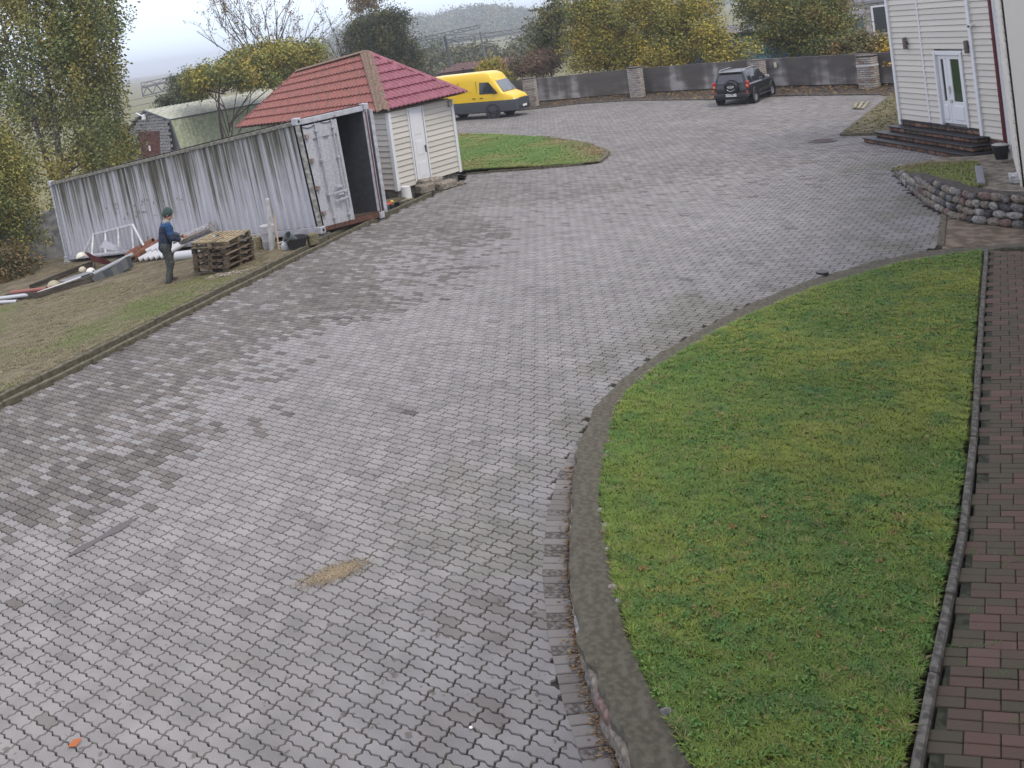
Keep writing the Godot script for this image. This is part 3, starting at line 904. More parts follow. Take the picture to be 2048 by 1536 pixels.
func make_path() -> void:
	var pl := resample(PATH_L, 0.4)
	var pts := PackedVector2Array()
	for p: Vector2 in pl: pts.append(p + Vector2(0.04, -0.03))
	for i in range(pl.size() - 1, -1, -1): pts.append(pl[i] + Vector2(1.15, -0.92))
	var base := struct("brick_path", area_sheet(pts, 1.0, func(_x, z): return lawn_y(z) - 0.012), mat("path_joint", Color(0.055, 0.06, 0.035), 0.97, t_blot, 1.5))
	var mesh := MB.new()
	mesh.cbox(Vector3(0, -0.02, 0), Vector3(0.194, 0.04, 0.094), 0.005)
	var bm := mesh.mesh()
	var ms := []
	for c in [Color(0.155, 0.098, 0.074), Color(0.138, 0.09, 0.068), Color(0.124, 0.09, 0.064), Color(0.108, 0.09, 0.06), Color(0.168, 0.108, 0.084), Color(0.1, 0.087, 0.056)]:
		ms.append(mat("path_brick_%d" % ms.size(), c, 0.93, t_speck, 2.0))
	var no := lawn_noise(77, 0.5)
	var D := Vector2(0.61, 0.79)         # along the path
	var A := Vector2(0.995, 0.02)        # along the bricks: nearly across the picture
	A = Vector2(0.79, -0.61).rotated(deg_to_rad(21.0))
	var N := Vector2(-A.y, A.x).rotated(deg_to_rad(-20.0)) * 1.064      # the rows have crept sideways
	var list := []
	var o := Vector2(3.0, 4.6)
	for j in range(0, 145):
		var pair := int(j / 2.0)
		for i in range(-30, 70):
			var p := o + N * (j * 0.1) + A * (i * 0.2 + (0.1 if pair & 1 else 0.0))
			if not inside(p, pts) or not in_view(p.x, 0.2, p.y, 1.1): continue
			var y := lawn_y(p.y) + no.get_noise_2d(p.x * 3, p.y * 3) * 0.008 + rf(-0.002, 0.002)
			list.append([Vector3(p.x, -4.7, p.y).length(), Transform3D(Basis(Vector3(rf(-1, 1), 0, rf(-1, 1)).normalized(), rf(0, 0.015)) * Basis(Vector3(A.x, 0, -A.y), Vector3.UP, Vector3(-N.x, 0, N.y)), V(p.x, y, p.y)), p])
	list.sort_custom(func(a, b): return a[0] < b[0])
	var xs := []
	var cs := []
	for i in list.size():
		var p: Vector2 = list[i][2]
		var a := no.get_noise_2d(p.x, p.y)
		var e := bank_edge(p)
		var k := 0
		if rng.randf() < smoothstep(0.75, 0.1, e) * 0.75 + a * 0.35: k = [2, 3, 5, 3][rng.randi() % 4]
		else: k = [0, 0, 1, 4, 1, 2][rng.randi() % 6]
		if i < 300: obj("brick", bm, ms[k], base, list[i][1])
		else:
			xs.append(list[i][1]); cs.append(Color(ms[k].albedo_color).srgb_to_linear())
	scatter("further_bricks", bm, xs, cs, mat("path_brick_far", Color.WHITE, 0.93, t_speck, 2.0, true), base)
	var mo := func(x: float, z: float) -> Color: return Color(0.05, 0.12, 0.012) * rf(0.7, 1.5) if rng.randf() < smoothstep(8.5, 5.0, z) * smoothstep(-0.1, 0.5, no.get_noise_2d(x * 2, z * 2) - (bank_edge(Vector2(x, z)) - 0.3) * 0.7) else Color(0, 0, 0, 0)
	grass_on("moss", pts, 260, func(_x, z): return lawn_y(z) - 0.008, [blade_tuft(61, 8, 0.02, 0.03, 0.007)], mo, base)

func bank_edge(p: Vector2) -> float:
	var best := 9.0
	for i in PATH_L.size() - 1: best = minf(best, p.distance_to(Geometry2D.get_closest_point_to_segment(p, PATH_L[i], PATH_L[i + 1])))
	return best

# ---------------------------------------------------------------- shipping container
func streak_tex(w: int, h: int, base: Color, dirt: Color, sd: int, reach: float, dens: float) -> ImageTexture:   # dirt running down from the top edge
	var f := FastNoiseLite.new(); f.seed = sd; f.frequency = 0.035; f.fractal_octaves = 4
	var g := FastNoiseLite.new(); g.seed = sd + 1; g.frequency = 0.02; g.fractal_octaves = 5
	var g2 := FastNoiseLite.new(); g2.seed = sd + 2; g2.frequency = 0.25
	var im := Image.create(w, h, false, Image.FORMAT_RGB8)
	for x in w:
		var big := f.get_noise_1d(x * 0.35) * 0.9
		var col := f.get_noise_1d(x * 3.3 + 500)
		var col2 := f.get_noise_1d(x * 9.0 + 1500)
		for y in h:
			var v := float(y) / h
			var n := g.get_noise_2d(x * 1.5, y * 0.35)
			var k := clampf((reach + big * 0.5 + col * 0.9 + col2 * 0.5 - v * 1.25) * dens + n * 0.5, 0, 1)
			k = maxf(k, clampf((0.09 - v) * 9.0, 0, 0.9))
			k = maxf(k, clampf((v - 0.965) * 12.0 + n, 0, 0.6))
			var sp := g2.get_noise_2d(x, y) * 0.05
			im.set_pixel(x, y, base.lerp(dirt, k * 0.9) * (1.0 + sp + n * 0.08))
	im.generate_mipmaps()
	return ImageTexture.create_from_image(im)

const CTR := Vector3(-1.27, 3.30, 24.07)   # container corners as (x, y, distance): near long side, right end top ...
const CBR := Vector3(-0.98, 0.23, 23.75)
const CTL := Vector3(-11.39, 1.48, 34.02)
const CBL := Vector3(-11.06, -1.51, 33.7)
const CTF := Vector3(0.72, 3.33, 26.09)
const CBF := Vector3(0.76, 0.03, 25.77)

func cp(u: float, v: float, w: float, out := 0.0, fwd := 0.0) -> Vector3:   # u 0 right end .. 1 left end, v up, w near .. far; out off the long side, fwd off the right end
	var a := CBR.lerp(CTR, v)
	var l := CBL.lerp(CTL, v)
	var f := CBF.lerp(CTF, v)
	var p := a.lerp(l, u) + (f - a) * w
	var du := (a - l).normalized()
	var dw := (f - a).normalized()
	p += -dw * out + du * fwd
	return V(p.x, p.y, p.z)

func bar(b: MB, p: Vector3, q: Vector3, w: float, h: float, up := Vector3.UP) -> void:     # a square bar between two points
	var d := (q - p).normalized()
	var s := d.cross(up).normalized()
	var t := s.cross(d)
	b.cbox((p + q) / 2, Vector3(w, h, p.distance_to(q)), minf(w, h) * 0.12, Basis(s, t, -d).orthonormalized())

func make_container() -> void:
	var t := thing("shipping_container", "long dirty white corrugated steel shipping container with one door open", "container", Vector3.ZERO)
	var paint := mat("container_paint", Color(0.46, 0.48, 0.53), 0.6, t_soft, 0.9)
	var grime := mat("container_grime", Color(0.30, 0.29, 0.24), 0.8, t_blot, 1.4)
	var moss := mat("container_roof", Color(0.27, 0.25, 0.18), 0.95, t_blot, 1.2)
	var side_t := streak_tex(1024, 256, Color(0.705, 0.71, 0.735), Color(0.25, 0.245, 0.19), 71, 0.70, 1.2)
	var sm := uvmat("container_side", side_t, 0.6)
	# corrugated long sides: 43 ribs, each panel between two rails
	for far in [false, true]:
		var b := MB.new()
		var ribs := 50
		for r in ribs:
			var u0 := 0.012 + 0.976 * r / ribs
			var us := [0.0, 0.3, 0.42, 0.88, 1.0]
			var os := [0.0, 0.0, -0.052, -0.052, 0.0]
			for k in 4:
				var ua: float = u0 + 0.976 / ribs * us[k]
				var ub: float = u0 + 0.976 / ribs * us[k + 1]
				for vv in 3:
					var v0: float = 0.055 + 0.9 * vv / 3.0
					var v1: float = 0.055 + 0.9 * (vv + 1) / 3.0
					var w := 1.0 if far else 0.0
					var oa: float = -0.01 + os[k]
					var ob: float = -0.01 + os[k + 1]
					if far:
						b.quv(cp(ua, v0, w, -oa), cp(ub, v0, w, -ob), cp(ub, v1, w, -ob), cp(ua, v1, w, -oa), Vector2(1 - ua, 1 - v0), Vector2(1 - ub, 1 - v0), Vector2(1 - ub, 1 - v1), Vector2(1 - ua, 1 - v1))
					else:
						b.quv(cp(ub, v0, w, ob), cp(ua, v0, w, oa), cp(ua, v1, w, oa), cp(ub, v1, w, ob), Vector2(1 - ub, 1 - v0), Vector2(1 - ua, 1 - v0), Vector2(1 - ua, 1 - v1), Vector2(1 - ub, 1 - v1))
		obj("corrugated_side", b, sm, t)
	var roof := MB.new()
	for r in 60:
		var u0 := r / 60.0
		for k in 2:
			var ua := u0 + k * 0.5 / 60.0
			var ub := ua + 0.5 / 60.0
			var ya := 0.004 if k == 0 else 0.0
			roof.quad(cp(ua, 0.992 + ya, 0.0, -0.03), cp(ua, 0.992 + ya, 1.0), cp(ub, 0.992 + 0.004 - ya, 1.0), cp(ub, 0.992 + 0.004 - ya, 0.0, -0.03))
	obj("roof", roof, moss, t)
	var fl := MB.new()
	fl.quad(cp(0, 0.06, 0), cp(0, 0.06, 1), cp(1, 0.06, 1), cp(1, 0.06, 0))
	obj("floor", fl, mat("ply_floor", Color(0.16, 0.12, 0.09), 0.8, t_wood, 0.6), t)
	var lin := MB.new()  # added dark panels, so the inside reads dark through the open door
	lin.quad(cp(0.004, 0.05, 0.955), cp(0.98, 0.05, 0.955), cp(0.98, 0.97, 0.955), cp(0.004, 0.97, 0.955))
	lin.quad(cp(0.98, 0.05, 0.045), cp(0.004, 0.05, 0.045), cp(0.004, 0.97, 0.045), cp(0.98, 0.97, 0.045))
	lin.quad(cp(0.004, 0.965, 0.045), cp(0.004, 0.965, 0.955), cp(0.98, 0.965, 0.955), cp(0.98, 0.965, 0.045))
	obj("lining", lin, mat("container_inside_dark", Color(0.075, 0.08, 0.095), 0.8, t_soft, 0.7), t)
	var back := MB.new()
	back.quad(cp(0.985, 0.05, 0), cp(0.985, 0.05, 1), cp(0.985, 0.95, 1), cp(0.985, 0.95, 0))
	back.quad(cp(0.99, 0.05, 1), cp(0.99, 0.05, 0), cp(0.99, 0.95, 0), cp(0.99, 0.95, 1))
	obj("end_panel", back, paint, t)
	for v in [[0.965, "top_rail"], [0.03, "bottom_rail"]]:
		for w in [0.0, 1.0]:
			var r := MB.new()
			bar(r, cp(0.01, v[0], w, -0.035 if w == 0.0 else 0.035), cp(0.99, v[0], w, -0.035 if w == 0.0 else 0.035), 0.09, 0.17 if v[0] < 0.5 else 0.11)
			obj(v[1], r, grime if v[0] > 0.5 else paint, t)
	for u in [0.0, 1.0]:
		for w in [0.0, 1.0]:
			var pst := MB.new()
			var oo := -0.06 if w == 0.0 else 0.06
			var ff := -0.06 if u == 0.0 else 0.06
			bar(pst, cp(u, 0.0, w, oo, ff), cp(u, 1.0, w, oo, ff), 0.13, 0.13, Vector3.RIGHT)
			obj("corner_post", pst, mat("post_dirt", Color(0.33, 0.33, 0.31), 0.8, t_blot, 1.0) if u == 0.0 and w == 0.0 else paint, t)
			for v in [0.0, 1.0]:
				var c := MB.new()
				var at := cp(u, 0.025 if v == 0.0 else 0.975, w, oo, ff)
				var bx := Basis(Vector3.UP, deg_to_rad(45.3))
				c.cbox(at, Vector3(0.2, 0.19, 0.2), 0.015, bx)
				var cast := obj("corner_casting", c, paint, t)
				if u == 0.0:
					var hole := MB.new()
					hole.lathe([Vector2(0.0, 0.004), Vector2(0.038, 0.003), Vector2(0.04, 0.0)], 12, Transform3D(bx * Basis(Vector3.BACK, -PI / 2) * Basis(Vector3.UP, 0.0), at + bx * Vector3(0.101, 0, 0)))
					if w == 0.0:
						obj("lock_hole", hole, mat("black_hole", Color(0.01, 0.01, 0.01), 1.0), cast)
						hole = MB.new()
						hole.lathe([Vector2(0.0, 0.004), Vector2(0.038, 0.003), Vector2(0.04, 0.0)], 12, Transform3D(bx * Basis(Vector3.RIGHT, PI / 2), at + bx * Vector3(0, 0, 0.101)))
					obj("lock_hole", hole, mat("black_hole", Color(0.01, 0.01, 0.01), 1.0), cast)
	var head := MB.new()
	bar(head, cp(0, 0.965, 0.06, 0, -0.05), cp(0, 0.965, 0.94, 0, -0.05), 0.12, 0.16)
	obj("door_header", head, paint, t)
	var sill := MB.new()
	bar(sill, cp(0, 0.03, 0.05, 0, -0.06), cp(0, 0.03, 0.95, 0, -0.06), 0.12, 0.16)
	obj("door_sill", sill, mat("rust", Color(0.16, 0.075, 0.05), 0.9, t_blot, 2.0), t)
	# the closed left door
	var dm := mat("door_paint", Color(0.42, 0.435, 0.475), 0.55, t_soft, 2.4)
	var ds := MB.new()
	var w0 := 0.055
	var w1 := 0.53
	for e in [[0.045, 0.14], [0.80, 0.925]]:
		ds.quad(cp(0, e[0], w0, 0, 0.01), cp(0, e[0], w1, 0, 0.01), cp(0, e[1], w1, 0, 0.01), cp(0, e[1], w0, 0, 0.01))
	ds.quad(cp(0, 0.14, w0, 0, 0.01), cp(0, 0.14, 0.16, 0, 0.01), cp(0, 0.80, 0.16, 0, 0.01), cp(0, 0.80, w0, 0, 0.01))
	ds.quad(cp(0, 0.14, 0.5, 0, 0.01), cp(0, 0.14, w1, 0, 0.01), cp(0, 0.80, w1, 0, 0.01), cp(0, 0.80, 0.5, 0, 0.01))
	var ws := [0.16, 0.175, 0.235, 0.25, 0.30, 0.315, 0.375, 0.39, 0.43, 0.445, 0.49, 0.5]
	var df := [0.01, -0.05, -0.05, 0.0, 0.0, -0.05, -0.05, 0.0, 0.0, -0.05, -0.05, 0.01]
	for k in ws.size() - 1:
		ds.quad(cp(0, 0.14, ws[k], 0, df[k]), cp(0, 0.14, ws[k + 1], 0, df[k + 1]), cp(0, 0.80, ws[k + 1], 0, df[k + 1]), cp(0, 0.80, ws[k], 0, df[k]))
	ds.quad(cp(0, 0.045, w1, 0, 0.01), cp(0, 0.045, w1, 0, -0.06), cp(0, 0.925, w1, 0, -0.06), cp(0, 0.925, w1, 0, 0.01))
	for e in [0.14, 0.80]: ds.quad(cp(0, e, 0.16, 0, -0.05), cp(0, e, 0.5, 0, -0.05), cp(0, e, 0.5, 0, 0.01), cp(0, e, 0.16, 0, 0.01))
	var door := obj("door", ds, dm, t)
	for w in [0.215, 0.445]:
		var rod := MB.new()
		rod.tube([cp(0, 0.05, w, 0, 0.05), cp(0, 0.93, w, 0, 0.05)], [0.022, 0.022], 8)
		for v in [0.1, 0.3, 0.6, 0.86]: rod.cbox(cp(0, v, w, 0, 0.04), Vector3(0.1, 0.07, 0.1), 0.01, Basis(Vector3.UP, 0.8))
		obj("locking_rod", rod, dm, door)
	for h in [[0.235, 0.25], [0.3, 0.33]]:
		var hd := MB.new()
		bar(hd, cp(0, h[0], 0.27, 0, 0.07), cp(0, h[0] + 0.01, 0.47, 0, 0.07), 0.03, 0.05)
		bar(hd, cp(0, h[0] + 0.05, 0.33, 0, 0.05), cp(0, h[0] + 0.05, 0.42, 0, 0.05), 0.03, 0.06)
		obj("handle", hd, paint, door)
	for v in [0.16, 0.38, 0.62, 0.83]:
		var hg := MB.new()
		hg.cbox(cp(0, v, 0.075, 0, 0.03), Vector3(0.16, 0.13, 0.09), 0.015, Basis(Vector3.UP, deg_to_rad(-45)))
		obj("hinge", hg, mat("hinge_rust", Color(0.36, 0.29, 0.27), 0.8, t_blot, 2.5), door)
	for f in [[0.945, 0.05], [0.955, 0.3]]:
		var cb := MB.new()
		var pts := []
		var rr := []
		for i in 12:
			pts.append(cp(0, f[0] - 0.03 * sin(i / 11.0 * PI) - 0.03 * (1 - i / 11.0), f[1] + 0.22 * i / 11.0, 0, 0.03)); rr.append(0.01)
		cb.tube(pts, rr, 5)
		obj("cable", cb, mat("black_rubber", Color(0.02, 0.02, 0.022), 0.7), t)
	# the open right door, swung right round along the far side
	var od := MB.new()
	var hinge := cp(0, 0.5, 1.0, 0.09, -0.04)
	bar(od, cp(0, 0.04, 1.0, -0.12, 0.03), cp(0, 0.94, 1.0, -0.12, 0.03), 0.06, 0.10, Vector3.RIGHT)
	for k in 6:
		var ua := 0.0 + k * 0.0165
		od.quad(cp(ua, 0.04, 1.0, -0.17), cp(ua + 0.0165, 0.04, 1.0, -0.15 if k & 1 else -0.19), cp(ua + 0.0165, 0.94, 1.0, -0.15 if k & 1 else -0.19), cp(ua, 0.94, 1.0, -0.17))
	obj("open_door", od, paint, t)
	var gk := MB.new()
	gk.tube([cp(0, 0.05, 0.965, 0, 0.02), cp(0, 0.93, 0.965, 0, 0.02)], [0.02, 0.02], 6)
	obj("door_gasket", gk, mat("gasket_red", Color(0.15, 0.05, 0.05), 0.8), t)
	var hang := MB.new()
	for k in 9: bar(hang, cp(0.06, 0.55 + k * 0.027, 0.97, 0, 0), cp(0.06, 0.57 + k * 0.027, 0.97, 0, 0), 0.035, 0.05)
	obj("hanging_chain", hang, mat("galvanised", Color(0.4, 0.42, 0.45), 0.45, null, 1, false, 0.6), t)
	# old writing and scabs of rust on the side
	var rs := MB.new()
	for k in 46:
		var row: float = [0.5, 0.53, 0.36, 0.42][k % 4]
		var u: float = 0.42 + rng.randf() * 0.33
		var v: float = row + rf(-0.012, 0.012) + (u - 0.5) * 0.1
		var p := cp(u, v, 0.0, 0.012)
		var e := Vector3(rf(0.02, 0.07), 0, 0)
		var up := Vector3(0, rf(0.02, 0.1), 0)
		var along := (cp(0, v, 0) - cp(1, v, 0)).normalized()
		rs.quad(p, p + along * e.x, p + along * e.x + up, p + up)
	obj("worn_lettering", rs, mat("rust_brown", Color(0.17, 0.12, 0.10), 0.95), t).set_meta("kind", "stuff")
	# blocks it stands on
	var cm := mat("block_concrete", Color(0.42, 0.40, 0.35), 0.95, t_blot, 1.5)
	for e in [[0.985, 0.0, "pale concrete block under the far left corner of the container"], [0.02, 0.05, "concrete block under the near door corner of the container"], [0.02, 0.9, "concrete block under the far door corner of the container"]]:
		var p := cp(e[0], 0.0, e[1], -0.1)
		var hh := 0.42
		var b := MB.new()
		b.cbox(Vector3(0, -hh / 2 - 0.005, 0), Vector3(0.4, hh, 0.4), 0.02)
		var bl := obj("concrete_block", b, cm, null, Transform3D(Basis(Vector3.UP, 0.75), p))
		tag(bl, e[2], "block", "blocks under the container")
	var beams := thing("timber_baulk", "dark timber baulk lying under the container along its near side", "timber")
	var bb := MB.new()
	bar(bb, cp(0.25, -0.04, 0.08), cp(0.93, -0.05, 0.08), 0.16, 0.16)
	obj("baulk", bb, mat("old_timber", Color(0.14, 0.115, 0.09), 0.95, t_wood, 1.0), beams)

# ---------------------------------------------------------------- siding
func board_mesh(len: float, pitch: float) -> ArrayMesh:     # a lap board: x along, y up, z outwards, origin at the lower left of its back
	var b := MB.new()
	var lo := 0.036
	var hi := 0.01
	var g := 0.012
	var p := [Vector3(0, g, 0), Vector3(len, g, 0), Vector3(len, g, lo), Vector3(0, g, lo), Vector3(0, pitch, hi), Vector3(len, pitch, hi), Vector3(0, pitch, 0), Vector3(len, pitch, 0), Vector3(0, pitch * 0.86, hi + 0.001), Vector3(len, pitch * 0.86, hi + 0.001)]
	b.quad(p[3], p[2], p[9], p[8])
	b.quad(p[8], p[9], p[5], p[4])
	b.quad(p[0], p[1], p[2], p[3])
	b.tri(p[0], p[3], p[4]); b.tri(p[0], p[4], p[6])
	b.tri(p[1], p[7], p[5]); b.tri(p[1], p[5], p[2])
	return b.mesh()

func side_boards(parent: Node3D, origin: Vector3, along: Vector3, len: float, y0: float, y1: float, pitch: float, ms: Array, phase := 0.0) -> void:
	var mesh := board_mesh(len, pitch)
	var n := along.cross(Vector3.UP).normalized()
	var k := int(ceil((y0 - phase) / pitch - 0.5))
	while phase + k * pitch < y1 - 0.03:
		var y := phase + k * pitch
		obj("siding_board", mesh, ms[(k * 7 + int(len * 10)) % ms.size()], parent, Transform3D(Basis(along.normalized(), Vector3.UP, n) * Basis(Vector3.BACK, rf(-0.001, 0.001)), Vector3(origin.x, y, origin.z)))
		k += 1

func trim(parent: Node3D, called: String, p: Vector3, q: Vector3, w: float, d: float, m: Material, facing := Vector3.LEFT) -> void:
	var b := MB.new()
	var dir := (q - p).normalized()
	var s := dir.cross(facing).normalized()
	b.cbox((p + q) / 2, Vector3(w, p.distance_to(q), d), 0.006, Basis(s, dir, s.cross(dir)))
	obj(called, b, m, parent)

# ---------------------------------------------------------------- shed with the red roof
func make_shed() -> void:
	var t := thing("shed", "small cream sided shed with a hipped red metal tile roof", "shed")
	var A := V(1.42, 0, 28.61)
	var Bc := V(3.72, 0, 30.8)
	var tdir := (Bc - A).normalized()
	var w := A.distance_to(Bc)
	var bdir := Vector3(tdir.z, 0, -tdir.x)              # towards the back left
	if bdir.x > 0: bdir = -bdir
	var cream := []
	for k in 4: cream.append(mat("cream_board_%d" % k, Color(0.54, 0.515, 0.46) * (0.94 + 0.035 * k), 0.6))
	var white := mat("white_trim", Color(0.66, 0.675, 0.69), 0.45)
	var y0 := 0.27
	var y1 := 2.76
	var core := MB.new()
	core.box(A.lerp(Bc, 0.5) + bdir * 3.3 + Vector3.UP * 1.55, Vector3(w - 0.06, 2.5, 6.5), Basis(tdir, Vector3.UP, tdir.cross(Vector3.UP)))
	obj("wall", core, mat("shed_core", Color(0.4, 0.37, 0.31), 0.9), t)
	var found := MB.new()
	found.box(A.lerp(Bc, 0.5) + bdir * 3.3 + Vector3.UP * -0.1, Vector3(w - 0.12, 0.84, 6.45), Basis(tdir, Vector3.UP, tdir.cross(Vector3.UP)))
	obj("foundation", found, mat("foundation", Color(0.25, 0.23, 0.2), 0.95, t_blot, 1.0), t)
	var d0 := 0.92
	var d1 := 1.60
	var f := 0.03
	side_boards(t, A + tdir * 0.02, tdir, d0 - 0.08, y0, y1, 0.178, cream, y0)
	side_boards(t, A + tdir * (d1 + 0.06), tdir, w - d1 - 0.08, y0, y1, 0.178, cream, y0)
	side_boards(t, A + bdir * 6.4, -bdir, 6.38, y0 - 0.02, y1, 0.178, cream, y0)
	for e in [0.0, w]:
		trim(t, "corner_trim", A + tdir * e + Vector3.UP * (y0 - 0.03), A + tdir * e + Vector3.UP * y1, 0.13, 0.13, white, tdir)
	# door
	var nrm := tdir.cross(Vector3.UP).normalized()
	var door := MB.new()
	var dm := A + tdir * ((d0 + d1) / 2) + nrm * 0.03
	var bs := Basis(tdir, Vector3.UP, nrm)
	door.cbox(dm + Vector3.UP * 1.55, Vector3(d1 - d0 - 0.06, 2.36, 0.05), 0.006, bs)
	var leaf := obj("door", door, white, t)
	for k in 3:
		var pn := MB.new()
		var cy: float = [0.72, 1.42, 2.2][k]
		var hh: float = [0.52, 0.52, 0.72][k]
		pn.cbox(dm + Vector3.UP * cy + nrm * 0.022, Vector3(0.42, hh, 0.016), 0.012, bs)
		pn.cbox(dm + Vector3.UP * cy + nrm * 0.028, Vector3(0.34, hh - 0.08, 0.016), 0.01, bs)
		obj("door_panel", pn, white, leaf)
	var hd := MB.new()
	hd.cbox(dm + tdir * 0.26 + Vector3.UP * 1.35 + nrm * 0.035, Vector3(0.045, 0.24, 0.02), 0.006, bs)
	hd.tube([dm + tdir * 0.26 + Vector3.UP * 1.42 + nrm * 0.08, dm + tdir * 0.14 + Vector3.UP * 1.42 + nrm * 0.08], [0.012, 0.01], 6)
	obj("handle", hd, mat("dark_metal", Color(0.05, 0.05, 0.055), 0.4, null, 1, false, 0.5), leaf)
	for e in [d0 - 0.035, d1 + 0.035]: trim(t, "door_frame", A + tdir * e + nrm * 0.02 + Vector3.UP * 0.33, A + tdir * e + nrm * 0.02 + Vector3.UP * 2.76, 0.075, 0.06, white, tdir)
	trim(t, "door_frame", A + tdir * (d0 - 0.06) + nrm * 0.02 + Vector3.UP * 2.74, A + tdir * (d1 + 0.06) + nrm * 0.02 + Vector3.UP * 2.74, 0.07, 0.058, white, Vector3.UP)
	# roof
	var E1 := V(1.28, 2.84, 28.35)
	var E2 := V(4.28, 2.93, 30.6)
	var E0 := V(-4.06, 2.53, 34.0)
	var E3 := V(-0.9, 2.55, 36.6)
	var R1 := V(1.12, 4.74, 31.8)
	var R0 := V(-1.5, 4.32, 34.8)
	var red_o := mat("roof_tile_mossy", Color(0.9, 0.9, 0.9), 0.75, ramp_tex(nb_mid, 256, Color(0.43, 0.32, 0.285), Color(0.57, 0.35, 0.32), 0.2, 0.55, nb_fine, 0.12), 0.9)
	var red_p := mat("roof_tile_red_sky_tint", Color(0.27, 0.085, 0.115), 0.5, t_soft, 0.7)  # free of moss; pinker, with sky reflection put into the colour
	var slope := func(name_: String, p0: Vector3, p1: Vector3, q1: Vector3, q0: Vector3, m: Material, courses: int) -> void:
		var b := MB.new()
		var up := (p1 - p0).cross(q0 - p0).normalized()
		if up.y < 0: up = -up
		for c in courses:
			var v0 := float(c) / courses
			var v1 := float(c + 1) / courses
			var a0 := p0.lerp(q0, v0); var a1 := p1.lerp(q1, v0)
			var b0 := p0.lerp(q0, v1); var b1 := p1.lerp(q1, v1)
			var steps := int(p0.distance_to(p1) / 0.19 * 4)
			var wave := func(i: int) -> float: return [0.0, 0.034, 0.046, 0.018][i % 4]
			# keep the waves running up the slope: sample along the eave and clip to the face
			var ev := p1 - p0
			var el := ev.length()
			var e := ev / el
			var sa0 := (a0 - p0).dot(e); var sa1 := (a1 - p0).dot(e)
			var sb0 := (b0 - p0).dot(e); var sb1 := (b1 - p0).dot(e)
			for i in steps:
				var x0 := el * i / steps
				var x1 := el * (i + 1) / steps
				var lx0 := clampf(x0, sa0, sa1); var lx1 := clampf(x1, sa0, sa1)
				var ux0 := clampf(x0, sb0, sb1); var ux1 := clampf(x1, sb0, sb1)
				if lx1 - lx0 < 0.001: continue
				var L0: Vector3 = a0.lerp(a1, (lx0 - sa0) / (sa1 - sa0)) + up * (wave.call(i) + 0.055)
				var L1: Vector3 = a0.lerp(a1, (lx1 - sa0) / (sa1 - sa0)) + up * (wave.call(i + 1) + 0.055)
				var fr := maxf(sb1 - sb0, 0.001)
				var U0: Vector3 = b0.lerp(b1, (ux0 - sb0) / fr) + up * (wave.call(i) + 0.005)
				var U1: Vector3 = b0.lerp(b1, (ux1 - sb0) / fr) + up * (wave.call(i + 1) + 0.005)
				b.quad(L0, L1, U1, U0)
				b.quad(L0 - up * 0.054, L1 - up * 0.054, L1, L0)
		obj(name_, b, m, t)
	slope.call("roof", E0, E1, R1, R0, red_o, 7)
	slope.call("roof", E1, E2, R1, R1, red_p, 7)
	slope.call("roof", E2, E3, R0, R1, red_o, 7)
	slope.call("roof", E3, E0, R0, R0, red_o, 7)
	var soffit := MB.new()
	soffit.quad(E0, E3, E2, E1)
	soffit.quad(E0 + Vector3.DOWN * 0.02, E1 + Vector3.DOWN * 0.02, E2 + Vector3.DOWN * 0.02, E3 + Vector3.DOWN * 0.02)
	obj("soffit", soffit, mat("soffit", Color(0.35, 0.32, 0.27), 0.9), t)
	var cap := func(p: Vector3, q: Vector3, m: Material, wd: float) -> void:
		var b := MB.new()
		var d := (q - p).normalized()
		var s := d.cross(Vector3.UP).normalized()
		var u := s.cross(d)
		for sg in [-1.0, 1.0]:
			b.cbox((p + q) / 2 + s * sg * wd * 0.36 + u * 0.045, Vector3(wd * 0.78, 0.016, p.distance_to(q)), 0.004, Basis(s, u, -d) * Basis(Vector3.BACK, -sg * 0.45))
		obj("ridge_cap", b, m, t)
	var lich := mat("ridge_lichen", Color(0.24, 0.17, 0.12), 0.95, t_blot, 2.0)
	cap.call(R0, R1, lich, 0.24)
	cap.call(E1, R1, lich, 0.3)
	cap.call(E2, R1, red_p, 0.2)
	cap.call(E0, R0, mat("roof_rib", Color(0.22, 0.075, 0.065), 0.7, t_blot, 1.0), 0.22)
	var bx := MB.new()
	bx.cbox(A + tdir * (w - 0.12) + nrm * 0.06 + Vector3.UP * 2.62, Vector3(0.16, 0.2, 0.1), 0.01, bs)
	obj("junction_box", bx, mat("box_grey", Color(0.3, 0.28, 0.25), 0.7), t)
	# stone steps in front of the door
	var stn := []
	for i in 3: stn.append(stone_mesh(200 + i, 0.8))
	var steps := thing("stone_step", "rough stone blocks forming a step below the shed door", "step")
	var gm := mat("step_stone", Color(0.33, 0.29, 0.24), 0.95, t_blot, 1.6)
	for e in [[0.95, 0.3, 0.14, 0.55, 0.3, 0.4], [1.45, 0.28, 0.2, 0.6, 0.34, 0.4], [1.62, 0.62, 0.12, 0.7, 0.26, 0.4], [1.05, 0.22, 0.3, 0.4, 0.24, 0.35], [2.0, 0.5, 0.1, 0.4, 0.2, 0.3]]:
		var p: Vector3 = A + tdir * e[0] + nrm * e[1] + Vector3.UP * e[2]
		var b := MB.new()
		b.cbox(Vector3.ZERO, Vector3(e[3], e[4], e[5]), 0.045)
		obj("stone_block", b, gm, steps, Transform3D(bs * Basis(Vector3.UP, rf(-0.25, 0.25)) * Basis(Vector3.BACK, rf(-0.06, 0.06)), p))
	for i in 7:
		var p := A + tdir * rf(0.9, 2.3) + nrm * rf(0.2, 0.9) + Vector3.UP * 0.05
		obj("rubble", stn[i % 3], gm, steps, Transform3D(Basis(Vector3.UP, rf(0, TAU)).scaled(Vector3.ONE * rf(0.1, 0.22)), p))

